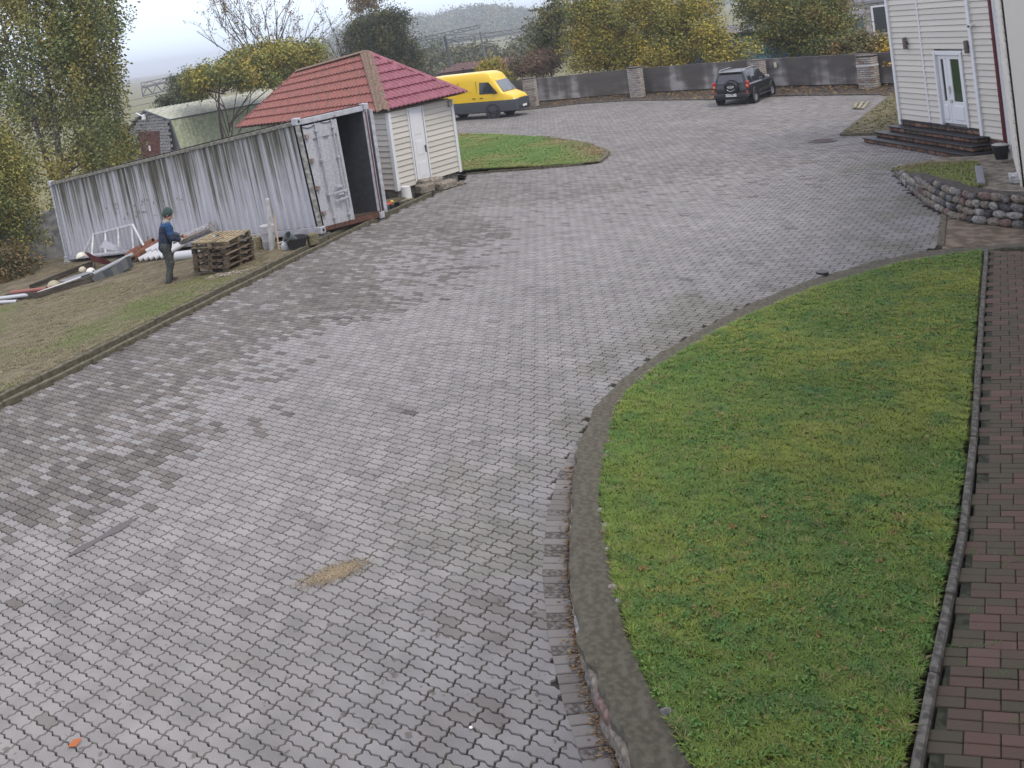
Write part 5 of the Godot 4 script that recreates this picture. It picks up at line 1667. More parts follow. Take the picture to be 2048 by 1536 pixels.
	bm.cbox(Vector3(1.36, 0.5, 0), Vector3(0.18, 0.34, 1.5), 0.06)
	obj("bumper", bm, gr, t)

# ---------------------------------------------------------------- back wall
func make_back_wall() -> void:
	var tex := ImageTexture.new()
	var w := 1024
	var h := 128
	var f := FastNoiseLite.new(); f.seed = 301; f.frequency = 0.02; f.fractal_octaves = 4
	var im := Image.create(w, h, false, Image.FORMAT_RGB8)
	for x in w:
		var c := f.get_noise_1d(x * 0.8)
		var c2 := f.get_noise_1d(x * 3.0 + 900)
		for y in h:
			var v := float(y) / h
			var n := f.get_noise_2d(x * 1.2, y * 1.0)
			var k := clampf((0.45 + c * 1.7 + c2 * 0.6 + (v - 0.6) * 0.9) * 0.8 + n * 0.35, 0, 1)
			im.set_pixel(x, y, Color(0.33, 0.315, 0.30).lerp(Color(0.58, 0.575, 0.57), k * k) * (1.0 + 0.1 * n))
	im.generate_mipmaps()
	tex = ImageTexture.create_from_image(im)
	var m := uvmat("wall_stained", tex, 0.95)
	var t := thing("perimeter_wall", "long dark grey concrete panel wall with pale damp runs along the back of the yard", "wall")
	var pts := [Vector2(3.0, 58.5), Vector2(7.4, 56.3), Vector2(11.0, 53.4), Vector2(16.3, 50.1), Vector2(20.55, 44.9), Vector2(23.0, 39.8), Vector2(26.2, 33.2)]
	for i in pts.size() - 1:
		var a: Vector2 = pts[i]; var e: Vector2 = pts[i + 1]
		var d := (e - a).normalized()
		var nrm := Vector2(d.y, -d.x)       # towards the yard
		var b := MB.new()
		var u0 := i * 0.173
		var off := Vector2(nrm) * -0.05
		var p0 := V(a.x + off.x, 0.28, a.y + off.y); var p1 := V(e.x + off.x, 0.28, e.y + off.y)
		var top := Vector3.UP * 1.34
		var bk := V(-nrm.x * 0.14, 0, -nrm.y * 0.14)
		b.quv(p0, p1, p1 + top, p0 + top, Vector2(u0, 1), Vector2(u0 + 0.17, 1), Vector2(u0 + 0.17, 0), Vector2(u0, 0))
		b.quv(p1 + bk, p0 + bk, p0 + bk + top, p1 + bk + top, Vector2(u0, 1), Vector2(u0 + 0.17, 1), Vector2(u0 + 0.17, 0), Vector2(u0, 0))
		b.quv(p0 + top, p1 + top, p1 + top + bk, p0 + top + bk, Vector2(u0, 0.1), Vector2(u0 + 0.17, 0.1), Vector2(u0 + 0.17, 0), Vector2(u0, 0))
		b.quv(p0, p0 + bk, p1 + bk, p1, Vector2(u0, 1), Vector2(u0, 1), Vector2(u0 + 0.17, 1), Vector2(u0 + 0.17, 1))
		obj("wall_panel", b, m, t)
		var ft := MB.new()
		ft.quad(V(a.x, -0.1, a.y) + bk * 0.6, V(e.x, -0.1, e.y) + bk * 0.6, p1 + bk * 0.6, p0 + bk * 0.6)
		obj("footing", ft, mat("wall_footing", Color(0.15, 0.13, 0.11), 0.97, t_blot, 0.8), t)
	# verge between wall and paving, with fallen leaves
	var vp := PackedVector2Array([Vector2(5.0, 55.9), Vector2(7.2, 54.4), Vector2(10.11, 51.75), Vector2(13.4, 50.9), Vector2(15.56, 48.76), Vector2(18.09, 43.9), Vector2(20.09, 42.0), Vector2(22.33, 37.4), Vector2(22.3, 36.6), Vector2(24.0, 33.4), Vector2(26.3, 33.2), Vector2(23.1, 39.9), Vector2(20.65, 45.0), Vector2(16.4, 50.2), Vector2(11.1, 53.5), Vector2(6.0, 57.2)])
	var vh := func(x: float, z: float) -> float:
		var best := 9.0
		for i in pts.size() - 1: best = minf(best, Vector2(x, z).distance_to(Geometry2D.get_closest_point_to_segment(Vector2(x, z), pts[i], pts[i + 1])))
		return 0.03 + 0.2 * clampf(1.0 - best / 1.2, 0, 1)
	var vg := struct("leafy_verge", area_sheet(vp, 0.6, vh), mat("verge_soil", Color(0.085, 0.065, 0.045), 0.97, t_blot, 0.8))
	var leaf := MB.new()
	leaf.quad(Vector3(-0.05, 0.01, 0), Vector3(0, 0.02, -0.035), Vector3(0.06, 0.012, 0), Vector3(0, 0.0, 0.035))
	var lt := func(_x, _z) -> Color: return [Color(0.26, 0.15, 0.04), Color(0.30, 0.20, 0.05), Color(0.17, 0.08, 0.035), Color(0.11, 0.065, 0.04)][rng.randi() % 4] * rf(0.7, 1.3)
	grass_on("fallen_leaves", vp, 55, vh, [leaf.mesh()], lt, vg, 0.7, 1.5)
	# brick pillars
	var bricks := []
	for c in [Color(0.50, 0.46, 0.41), Color(0.43, 0.39, 0.35), Color(0.56, 0.52, 0.47), Color(0.36, 0.27, 0.22)]: bricks.append(mat("pillar_brick_%d" % bricks.size(), c, 0.9, t_speck, 2.0))
	var bmesh := MB.new()
	bmesh.cbox(Vector3.ZERO, Vector3(0.222, 0.076, 0.108), 0.006)
	var bm := bmesh.mesh()
	var where := [["first brick pillar, just ahead of the yellow van's nose", Vector2(11.05, 52.45), 1.72], ["white brick pillar in the middle of the grey wall, between van and black car", Vector2(16.2, 49.3), 1.74], ["white brick pillar hidden behind the black car", Vector2(20.5, 44.2), 1.62], ["white brick pillar with a pale tape band, next to the white building", Vector2(22.95, 39.15), 1.56]]
	for k in where.size():
		var p: Vector2 = where[k][1]
		var hgt: float = where[k][2]
		var dir: Vector2 = (pts[k + 3] - pts[k + 2]).normalized() if k < 4 else Vector2.RIGHT
		var bs := Basis(Vector3.UP, atan2(dir.y, dir.x))
		var pl := thing("brick_pillar", where[k][0], "pillar", V(p.x, 0, p.y), atan2(dir.y, dir.x), "brick pillars of the back wall")
		var core := MB.new()
		core.box(Vector3(0, hgt / 2 - 0.05, 0), Vector3(0.67, hgt + 0.1, 0.41))
		obj("mortar", core, mat("pillar_mortar", Color(0.05, 0.043, 0.037), 0.97), pl)
		var rows := int((hgt - 0.02) / 0.094)
		for r in rows:
			var y := 0.05 + r * 0.094
			for sgz in [-1.0, 1.0]:
				for i in range(-2, 3):
					var x := i * 0.24 + (0.12 if r & 1 else 0.0)
					if absf(x) > 0.37: continue
					var hf := absf(x) > 0.3
					if hf: x = signf(x) * 0.303
					obj("brick", bm, bricks[rng.randi() % 3 if rng.randf() < 0.9 else 3], pl, Transform3D(Basis(Vector3.UP, rf(-0.02, 0.02)).scaled(Vector3(0.5 if hf else 1.0, 1, 1)), Vector3(x * 0.985, y, sgz * 0.17 + rf(-0.006, 0.006))))
			for sgx in [-1.0, 1.0]:
				obj("brick", bm, bricks[rng.randi() % 3], pl, Transform3D(Basis(Vector3.UP, PI / 2), Vector3(sgx * 0.298, y, rf(-0.01, 0.01))))
		var cap := MB.new()
		cap.cbox(Vector3(0, hgt + 0.01, 0), Vector3(0.76, 0.05, 0.5), 0.015)
		obj("cap", cap, mat("pillar_cap", Color(0.16, 0.14, 0.12), 0.95, t_blot, 1.5), pl)
		if k == 3:
			var tape := MB.new()
			tape.box(Vector3(0, hgt - 0.42, 0), Vector3(0.735, 0.05, 0.462))
			obj("tape_band", tape, mat("tape_white", Color(0.62, 0.64, 0.66), 0.5), pl)
	var nt := obj("paper_notice", null, mat("paper_yellowed", Color(0.55, 0.52, 0.38), 0.8), null, Transform3D(Basis(Vector3.UP, atan2(-5.1, 2.45)), V(21.1, 1.32, 43.55)))
	var nm := MB.new(); nm.cbox(Vector3.ZERO, Vector3(0.14, 0.24, 0.01), 0.003)
	nt.mesh = nm.mesh()
	tag(nt, "small yellowed paper notice on the grey wall to the right of the black car", "notice")
	# thin boards by the earth strip
	for k in 3:
		var bb := MB.new()
		bb.cbox(Vector3.ZERO, Vector3(2.1 - k * 0.2, 0.05, 0.11), 0.006)
		var o := obj("plank", bb, mat("pale_board", Color(0.38, 0.36, 0.25), 0.9, t_wood, 1.0), null, Transform3D(Basis(Vector3.UP, atan2(0.80, 0.6) + 0.03 * k), V(20.2 - k * 0.13, 0.03 + 0.012 * k, 34.9 + k * 0.1)))
		tag(o, ["nearest the kerb of the three pale boards lying on the paving by the earth strip", "middle one of the three pale boards lying on the paving by the earth strip", "outermost and shortest of the three pale boards lying on the paving by the earth strip"][k], "board", "boards on the paving")
	var mh := thing("manhole_cover", "round rusty manhole cover in the paving left of the entrance steps", "manhole", V(15.0, 0, 28.5))
	var mb := MB.new()
	mb.lathe([Vector2(0.40, 0.0), Vector2(0.40, 0.022), Vector2(0.35, 0.024), Vector2(0.34, 0.017)], 28)
	obj("frame", mb, mat("manhole_ring", Color(0.10, 0.08, 0.075), 0.7), mh)
	var mc := MB.new()
	mc.lathe([Vector2(0.34, 0.012), Vector2(0.33, 0.019), Vector2(0.0, 0.021)], 28)
	for i in range(-4, 5):
		for j in range(-4, 5):
			if Vector2(i, j).length() < 4.2: mc.cbox(Vector3(i * 0.07, 0.024, j * 0.07), Vector3(0.04, 0.008, 0.04), 0.003)
	obj("lid", mc, mat("manhole_iron", Color(0.12, 0.085, 0.085), 0.65, t_blot, 3.0), mh)

# ---------------------------------------------------------------- bodies from bones (surface nets)
func sdf_mesh(bones: Array, cell: float, blend: float, col_of = null) -> MB:     # bones: [a, b, ra, rb, optional flatten Vector3]
	var lo := Vector3.ONE * INF
	var hi := -lo
	for e in bones:
		var r: float = maxf(e[2], e[3]) + cell * 3 + blend
		lo = lo.min(e[0] - Vector3.ONE * r).min(e[1] - Vector3.ONE * r)
		hi = hi.max(e[0] + Vector3.ONE * r).max(e[1] + Vector3.ONE * r)
	var n := Vector3i(((hi - lo) / cell).ceil()) + Vector3i.ONE
	var fld := PackedFloat32Array()
	fld.resize(n.x * n.y * n.z)
	fld.fill(1.0)
	for e in bones:
		var a: Vector3 = e[0]; var b: Vector3 = e[1]
		var ra: float = e[2]; var rb: float = e[3]
		var m := maxf(ra, rb) + blend + cell * 2.5
		var i0 := Vector3i(((a.min(b) - Vector3.ONE * m - lo) / cell).floor()).clamp(Vector3i.ZERO, n - Vector3i.ONE)
		var i1 := Vector3i(((a.max(b) + Vector3.ONE * m - lo) / cell).ceil()).clamp(Vector3i.ZERO, n - Vector3i.ONE)
		var ab := b - a
		var l2 := maxf(ab.length_squared(), 1e-9)
		for z in range(i0.z, i1.z + 1):
			for y in range(i0.y, i1.y + 1):
				for x in range(i0.x, i1.x + 1):
					var p := lo + Vector3(x, y, z) * cell
					var t := clampf((p - a).dot(ab) / l2, 0, 1)
					var d := p.distance_to(a + ab * t) - lerpf(ra, rb, t)
					var id := (z * n.y + y) * n.x + x
					var o := fld[id]
					var h := maxf(blend - absf(o - d), 0.0) / blend
					fld[id] = minf(o, d) - h * h * blend * 0.25
	var vid := {}
	var vs := []
	var out := MB.new()
	var corner := [0, 1, n.x, n.x + 1, n.x * n.y, n.x * n.y + 1, n.x * n.y + n.x, n.x * n.y + n.x + 1]
	for z in n.z - 1:
		for y in n.y - 1:
			for x in n.x - 1:
				var id := (z * n.y + y) * n.x + x
				var neg := 0
				for k in 8: if fld[id + corner[k]] < 0.0: neg += 1
				if neg == 0 or neg == 8: continue
				var s := Vector3.ZERO
				var c := 0
				for k in 8:
					for ax in 3:
						if k & (1 << ax): continue
						var k2 := k | (1 << ax)
						var f0 := fld[id + corner[k]]
						var f1 := fld[id + corner[k2]]
						if (f0 < 0.0) == (f1 < 0.0): continue
						var p := Vector3(k & 1, (k >> 1) & 1, (k >> 2) & 1)
						p[ax] = f0 / (f0 - f1)
						s += p
						c += 1
				vid[id] = vs.size()
				vs.append(lo + (Vector3(x, y, z) + s / c) * cell)
	var step := [1, n.x, n.x * n.y]
	for id: int in vid:
		for ax in 3:
			var f0 := fld[id]
			var f1 := fld[id + step[ax]]
			if (f0 < 0.0) == (f1 < 0.0): continue
			var u: int = step[(ax + 1) % 3]
			var w: int = step[(ax + 2) % 3]
			if not (vid.has(id - u) and vid.has(id - w) and vid.has(id - u - w)): continue
			var q := [vs[vid[id]], vs[vid[id - u]], vs[vid[id - u - w]], vs[vid[id - w]]]
			if f0 < 0.0: q.reverse()
			if col_of != null: out.col = col_of.call((q[0] + q[2]) / 2)
			out.quad(q[3], q[2], q[1], q[0])
	return out.smooth(80)

func crease(b: MB, amt: float, fr: float, sd: int) -> void:      # folds of cloth: the surface pushed in and out along itself
	var f := FastNoiseLite.new(); f.seed = sd; f.frequency = 1.0; f.fractal_octaves = 2
	for i in b.v.size():
		var p := b.v[i]
		b.v[i] = p + b.n[i] * f.get_noise_3d(p.x * fr, p.y * fr * 0.6, p.z * fr) * amt
	for i in range(0, b.v.size(), 3):
		var nn := (b.v[i + 2] - b.v[i]).cross(b.v[i + 1] - b.v[i]).normalized()
		for k in 3: b.n[i + k] = nn
	b.smooth(70)

func make_person() -> void:
	var P := Vector3(-4.86, -0.27, 22.55)
	var t := thing("person", "man in dark blue jacket and green knitted cap, holding a board over the pallets", "person", V(P.x, P.y, P.z), deg_to_rad(20))
	# local axes: x to his front (towards the pallets), y up, z to his right-hand side (towards the camera)
	t.scale = Vector3.ONE * 1.06
	var hipL := Vector3(-0.02, 0.9, -0.09); var hipR := Vector3(-0.02, 0.9, 0.09)
	var kneeL := Vector3(0.05, 0.49, -0.11); var kneeR := Vector3(0.04, 0.49, 0.10)
	var ankL := Vector3(0.02, 0.08, -0.15); var ankR := Vector3(-0.06, 0.08, 0.13)
	var chest := Vector3(0.06, 1.27, 0); var waist := Vector3(0.0, 1.0, 0); var neck := Vector3(0.1, 1.46, 0); var head := Vector3(0.15, 1.62, 0.01)
	var shL := Vector3(0.07, 1.38, -0.19); var shR := Vector3(0.08, 1.38, 0.19)
	var elL := Vector3(0.2, 1.12, -0.26); var elR := Vector3(0.12, 1.1, 0.27)
	var wrL := Vector3(0.44, 1.03, -0.14); var wrR := Vector3(0.36, 1.0, 0.2)
	var skin := mat("skin", Color(0.42, 0.22, 0.15), 0.6)
	var body := [[waist, chest, 0.13, 0.14], [chest, neck, 0.12, 0.055], [neck, head, 0.055, 0.06], [hipL, kneeL, 0.085, 0.058], [kneeL, ankL, 0.056, 0.04], [hipR, kneeR, 0.085, 0.058], [kneeR, ankR, 0.056, 0.04], [waist, hipL, 0.12, 0.1], [waist, hipR, 0.12, 0.1], [chest, shL, 0.1, 0.06], [chest, shR, 0.1, 0.06], [shL, elL, 0.052, 0.042], [elL, wrL, 0.042, 0.03], [shR, elR, 0.052, 0.042], [elR, wrR, 0.042, 0.03]]
	var bm := sdf_mesh(body, 0.018, 0.05)
	# head with a face: skull, jaw, nose, ears
	var fd := Vector3(0.9, -0.3, 0.3).normalized()          # he looks down along the board
	var sd := fd.cross(Vector3.UP).normalized()
	var ud := sd.cross(fd).normalized()
	var hp := func(x: float, y: float, z: float) -> Vector3: return head + fd * x + ud * y + sd * z
	var hb := [[hp.call(-0.015, 0.035, 0.0), hp.call(0.015, 0.03, 0), 0.09, 0.083], [hp.call(0.035, -0.06, -0.015), hp.call(0.035, -0.06, 0.015), 0.052, 0.052], [hp.call(0.085, 0.0, 0), hp.call(0.108, -0.035, 0), 0.012, 0.018], [hp.call(-0.0, 0.0, 0.086), hp.call(-0.005, -0.03, 0.088), 0.016, 0.012], [hp.call(-0.0, 0.0, -0.086), hp.call(-0.005, -0.03, -0.088), 0.016, 0.012], [hp.call(0.065, 0.022, -0.035), hp.call(0.065, 0.022, 0.035), 0.022, 0.022], [hp.call(0.07, -0.075, 0), hp.call(0.078, -0.08, 0), 0.024, 0.022], [hp.call(-0.01, -0.05, 0), neck, 0.055, 0.055]]
	var hm := sdf_mesh(hb, 0.008, 0.02)
	for arr in [hm]:
		bm.v.append_array(arr.v); bm.n.append_array(arr.n); bm.c.append_array(arr.c); bm.u.append_array(arr.u)
	# gloved hands, five fingers each, closed round the board
	var hand := func(wr: Vector3, dir: Vector3, palm_n: Vector3, mir: float) -> Array:
		var d := dir.normalized()
		var pn := palm_n.normalized()
		var ac := d.cross(pn).normalized() * mir
		var out := [[wr, wr + d * 0.05, 0.03, 0.032], [wr + d * 0.04 - ac * 0.025, wr + d * 0.09 - ac * 0.03, 0.02, 0.017], [wr + d * 0.04 + ac * 0.025, wr + d * 0.09 + ac * 0.03, 0.02, 0.017], [wr + d * 0.05, wr + d * 0.1, 0.024, 0.018]]
		var ln := [0.9, 1.0, 0.95, 0.75]
		for k in 4:
			var base := wr + d * 0.095 + ac * (0.033 - 0.022 * k)
			var k1: Vector3 = base + (d * 0.75 + pn * 0.5) * 0.04 * ln[k]
			var k2: Vector3 = k1 + (d * 0.1 + pn) * 0.032 * ln[k]
			var k3: Vector3 = k2 + (pn * 0.7 - d * 0.7) * 0.024 * ln[k]
			out.append_array([[base, k1, 0.0105, 0.01], [k1, k2, 0.01, 0.0092], [k2, k3, 0.0092, 0.008]])
		var tb := wr + d * 0.035 + ac * 0.035
		var t1 := tb + (d * 0.6 + ac * 0.7 + pn * 0.4) * 0.04
		out.append_array([[tb, t1, 0.014, 0.012], [t1, t1 + (d * 0.6 + pn * 0.8 - ac * 0.2) * 0.032, 0.012, 0.01]])
		return out
	for hh in [[wrL, wrL - elL, Vector3(0.25, -0.2, 1.0), 1.0], [wrR, Vector3(0.35, -0.05, -0.75), Vector3(0.55, -0.6, -0.3), -1.0]]:
		var gm := sdf_mesh(hand.call(hh[0], hh[1], hh[2], hh[3]), 0.005, 0.01)
		bm.v.append_array(gm.v); bm.n.append_array(gm.n); bm.c.append_array(gm.c); bm.u.append_array(gm.u)
	obj("body", bm, skin, t)
	# eyes and mouth
	for s in [-1.0, 1.0]:
		var ey := MB.new()
		ey.lathe([Vector2(0.0, -0.009), Vector2(0.008, -0.004), Vector2(0.009, 0.002), Vector2(0.0, 0.009)], 10, Transform3D(Basis.IDENTITY, hp.call(0.083, 0.008, s * 0.03)))
		obj("eye", ey, mat("eye_dark", Color(0.05, 0.04, 0.035), 0.2), t)
	var mo := MB.new()
	mo.tube([hp.call(0.09, -0.062, -0.02), hp.call(0.097, -0.06, 0), hp.call(0.09, -0.062, 0.02)], [0.004, 0.007, 0.004], 6)
	obj("mouth", mo, mat("lips", Color(0.28, 0.11, 0.09), 0.6), t)
	# clothes
	var tr := sdf_mesh([[waist, hipL, 0.135, 0.12], [waist, hipR, 0.135, 0.12], [hipL, kneeL, 0.112, 0.088], [kneeL, ankL + Vector3(0, 0.02, 0), 0.086, 0.068], [hipR, kneeR, 0.112, 0.088], [kneeR, ankR + Vector3(0, 0.02, 0), 0.086, 0.068]], 0.018, 0.04)
	crease(tr, 0.012, 16.0, 5)
	obj("trousers", tr, mat("trousers", Color(0.075, 0.085, 0.08), 0.9, t_blot, 3.0), t)
	var navy := Color(0.022, 0.034, 0.075)
	var blue := Color(0.015, 0.09, 0.24)
	var grey := Color(0.11, 0.125, 0.17)
	var jk := sdf_mesh([[Vector3(-0.02, 0.88, 0), chest, 0.155, 0.165], [chest, Vector3(0.08, 1.42, 0), 0.15, 0.08], [chest, shL, 0.13, 0.09], [chest, shR, 0.13, 0.09], [shL, elL, 0.085, 0.068], [elL, wrL, 0.068, 0.05], [shR, elR, 0.085, 0.068], [elR, wrR, 0.068, 0.05], [Vector3(0.0, 0.9, -0.07), Vector3(0.0, 1.1, -0.09), 0.12, 0.1], [Vector3(0.0, 0.9, 0.07), Vector3(0.0, 1.1, 0.09), 0.12, 0.1]], 0.018, 0.045, func(p: Vector3) -> Color:
		if p.y > 1.385: return blue
		if absf(p.z) > 0.25 and p.y > 1.2: return blue
		if p.x > 0.02 and p.z < 0.1 and p.y > 1.02: return grey if p.z < 0.07 else navy
		return navy)
	crease(jk, 0.014, 13.0, 6)
	obj("jacket", jk, mat("jacket", Color.WHITE, 0.85, t_blot, 4.0, true), t)
	var cl := sdf_mesh([[Vector3(0.07, 1.45, -0.03), Vector3(0.11, 1.47, 0.0), 0.075, 0.072], [Vector3(0.07, 1.45, 0.03), Vector3(0.11, 1.47, 0.0), 0.075, 0.072]], 0.01, 0.03)
	obj("collar", cl, mat("collar", Color(0.28, 0.26, 0.25), 0.9), t)
	var cap := sdf_mesh([[hp.call(-0.02, 0.055, 0), hp.call(0.01, 0.055, 0), 0.104, 0.098], [hp.call(-0.03, 0.1, 0), hp.call(0.0, 0.1, 0), 0.085, 0.08], [hp.call(-0.04, 0.015, 0), hp.call(-0.04, 0.02, 0), 0.1, 0.1]], 0.011, 0.03)
	obj("knitted_cap", cap, mat("cap_green", Color(0.05, 0.095, 0.085), 0.95, t_speck, 8.0), t)
	for e in [ankL, ankR]:
		var sh := sdf_mesh([[e + Vector3(-0.04, -0.03, 0), e + Vector3(0.14, -0.045, 0), 0.052, 0.045], [e, e + Vector3(0, 0.06, 0), 0.055, 0.055], [e + Vector3(-0.06, -0.06, 0), e + Vector3(0.16, -0.06, 0), 0.03, 0.03]], 0.011, 0.03)
		obj("boot", sh, mat("boot", Color(0.035, 0.03, 0.027), 0.8), t)
	var cf := mat("glove_grey", Color(0.3, 0.28, 0.25), 0.9)
	for e in [[elL, wrL], [elR, wrR]]:
		var c := MB.new()
		c.tube([e[1] + (e[0] - e[1]).normalized() * 0.05, e[1] - (e[0] - e[1]).normalized() * 0.01], [0.056, 0.05], 10)
		obj("cuff", c, cf, t)
	# the board he holds
	var ga: Vector3 = t.transform * Vector3(0.40, 1.0, 0.14)
	var gb: Vector3 = t.transform * Vector3(0.98, 1.02, -0.34)
	var bd := MB.new()
	bd.cbox(Vector3.ZERO, Vector3(0.95, 0.028, 0.11), 0.004)
	var dd := (gb - ga).normalized()
	var o := obj("held_board", bd, mat("grey_board", Color(0.25, 0.22, 0.19), 0.9, t_wood, 1.5), null, Transform3D(Basis(dd, Vector3.UP, dd.cross(Vector3.UP).normalized()).orthonormalized(), ga.lerp(gb, 0.45)))
	tag(o, "grey weathered board held in both hands by the man, reaching over the pallets", "board")

# ---------------------------------------------------------------- pallets and what lies about the bank
func make_pallets() -> void:
	var K := V(-3.28, -0.03, 21.9)
	var Lp := V(-4.23, -0.13, 22.4)
	var ex := (K - Lp); ex.y = 0; ex = ex.normalized()
	var ez := ex.cross(Vector3.UP)
	if ez.z > 0: ez = -ez
	var bs := Basis(ex, Vector3.UP, -ez)      # local x along the front, local -z going back
	var wx := 1.06
	var wz := 1.2
	var cols := [[Color(0.20, 0.145, 0.095), Color(0.13, 0.10, 0.07)], [Color(0.24, 0.18, 0.12), Color(0.16, 0.125, 0.085)], [Color(0.27, 0.205, 0.14), Color(0.17, 0.13, 0.09)], [Color(0.20, 0.16, 0.115), Color(0.12, 0.095, 0.07)], [Color(0.46, 0.385, 0.24), Color(0.28, 0.23, 0.15)]]
	var names := ["lowest of five stacked wooden pallets, dark and standing on the ground beside the man", "second wooden pallet from the ground in the stack beside the man", "middle wooden pallet of the stack of five beside the man", "fourth wooden pallet from the ground, just under the pale top one", "pale slatted topmost pallet of the stack, with small things lying on it"]
	for k in 5:
		var y := -0.06 + 0.155 * k
		var at := K - ex * wx / 2 + ez * wz / 2
		at.y = y
		var t := thing("pallet", names[k], "pallet", at + ex * rf(-0.03, 0.03) + ez * rf(-0.03, 0.03), bs.get_euler().y + rf(-0.05, 0.05) + (0.05 if k == 4 else 0.0), "stacked pallets")
		var dk := mat("pallet_deck_%d" % k, cols[k][0], 0.95, t_wood, 1.3)
		var bk := mat("pallet_block_%d" % k, cols[k][1], 0.95, t_wood, 1.3)
		var nb := 8 if k == 4 else 6
		for i in nb:
			var x := lerpf(-wx / 2 + 0.05, wx / 2 - 0.05, i / float(nb - 1))
			var b := MB.new()
			b.cbox(Vector3(x + rf(-0.008, 0.008), 0.144, 0), Vector3(0.085 if k == 4 else 0.11, 0.02, wz + rf(-0.02, 0.02)), 0.003, Basis(Vector3.UP, rf(-0.012, 0.012)))
			obj("deck_board", b, dk, t)
		for i in 3:
			var z := lerpf(-wz / 2 + 0.06, wz / 2 - 0.06, i / 2.0)
			var s := MB.new()
			s.cbox(Vector3(0, 0.122, z), Vector3(wx, 0.02, 0.1), 0.003)
			obj("stringer_board", s, bk, t)
			var u := MB.new()
			u.cbox(Vector3(0, 0.011, z), Vector3(wx, 0.02, 0.1), 0.003)
			obj("bottom_board", u, bk, t)
			for j in 3:
				var c := MB.new()
				c.cbox(Vector3(lerpf(-wx / 2 + 0.07, wx / 2 - 0.07, j / 2.0), 0.067, z), Vector3(0.13, 0.088, 0.1), 0.006)
				obj("block", c, bk, t)
	var top := K - ex * wx * 0.4 + ez * wz * 0.5
	top.y = 0.74 - 0.06 + 0.03
	var stn := [stone_mesh(301), stone_mesh(302), stone_mesh(303)]
	var bits := [[0.02, 0.0, 0.16, Color(0.42, 0.30, 0.14), "lump of yellow foam on the top pallet, right of the dark bundle"], [-0.22, 0.02, 0.15, Color(0.05, 0.06, 0.07), "dark crumpled bundle on the top pallet"], [-0.32, 0.0, 0.1, Color(0.45, 0.46, 0.47), "pale grey scrap on the top pallet, left of the dark bundle"], [-0.08, 0.05, 0.13, Color(0.26, 0.16, 0.09), "brown scrap of wood chip on the top pallet beside the yellow foam"]]
	for k in bits.size():
		var e: Array = bits[k]
		var o := obj("scrap", stn[k % 3], mat("scrap_%d" % k, e[3], 0.9, t_speck, 4.0), null, Transform3D(Basis(Vector3.UP, rf(0, 6)).scaled(Vector3(e[2], e[2] * 0.7, e[2] * 0.9)), top + ex * e[0] + ez * e[1]))
		tag(o, e[4], "scrap")
	# chips and gravel in front of the stack
	var xs := []
	var cs := []
	for i in 260:
		var p := K + ex * rf(-0.35, 0.75) - ez * rf(0.12, 0.55)
		var d := bank_d(p.x, -p.z)
		if d < 0.25: continue
		p.y = bank_y(d) + rf(0.0, 0.03)
		var s := rf(0.015, 0.05)
		xs.append(Transform3D(Basis(Vector3(rf(-1, 1), rf(-1, 1), rf(-1, 1)).normalized(), rf(0, 6)).scaled(Vector3(s * rf(1, 2.5), s * 0.6, s)), p))
		cs.append([Color(0.3, 0.27, 0.23), Color(0.2, 0.17, 0.14), Color(0.38, 0.34, 0.28), Color(0.14, 0.12, 0.1)][rng.randi() % 4])
	scatter("rubble_chips", stn[0], xs, cs, mat("chips", Color.WHITE, 0.95, null, 1, true), get_node("grass_bank"))

func pipe(called: String, label: String, cat: String, p: Vector3, q: Vector3, r: float, m: Material, group := "", open_end := true) -> void:
	var d := (q - p).normalized()
	var b := MB.new()
	b.tube([p, q], [r, r], 18, false)
	if open_end:
		b.tube([q, p], [r * 0.88, r * 0.88], 18, false)
		for e in [[p, -d], [q, d]]:
			var o := b.ring(e[0], d, r, 18)
			var n := b.ring(e[0], d, r * 0.88, 18)
			for k in 18:
				var k2 := (k + 1) % 18
				if e[1].dot(d) > 0: b.quad(o[k], o[k2], n[k2], n[k])
				else: b.quad(o[k2], o[k], n[k], n[k2])
	else:
		for e in [[p, true], [q, false]]:
			var o := b.ring(e[0], d, r, 18)
			for k in range(1, 17):
				if e[1]: b.tri(o[0], o[k + 1], o[k])
				else: b.tri(o[0], o[k], o[k + 1])
	var ob := obj(called, b, m)
	tag(ob, label, cat, group)

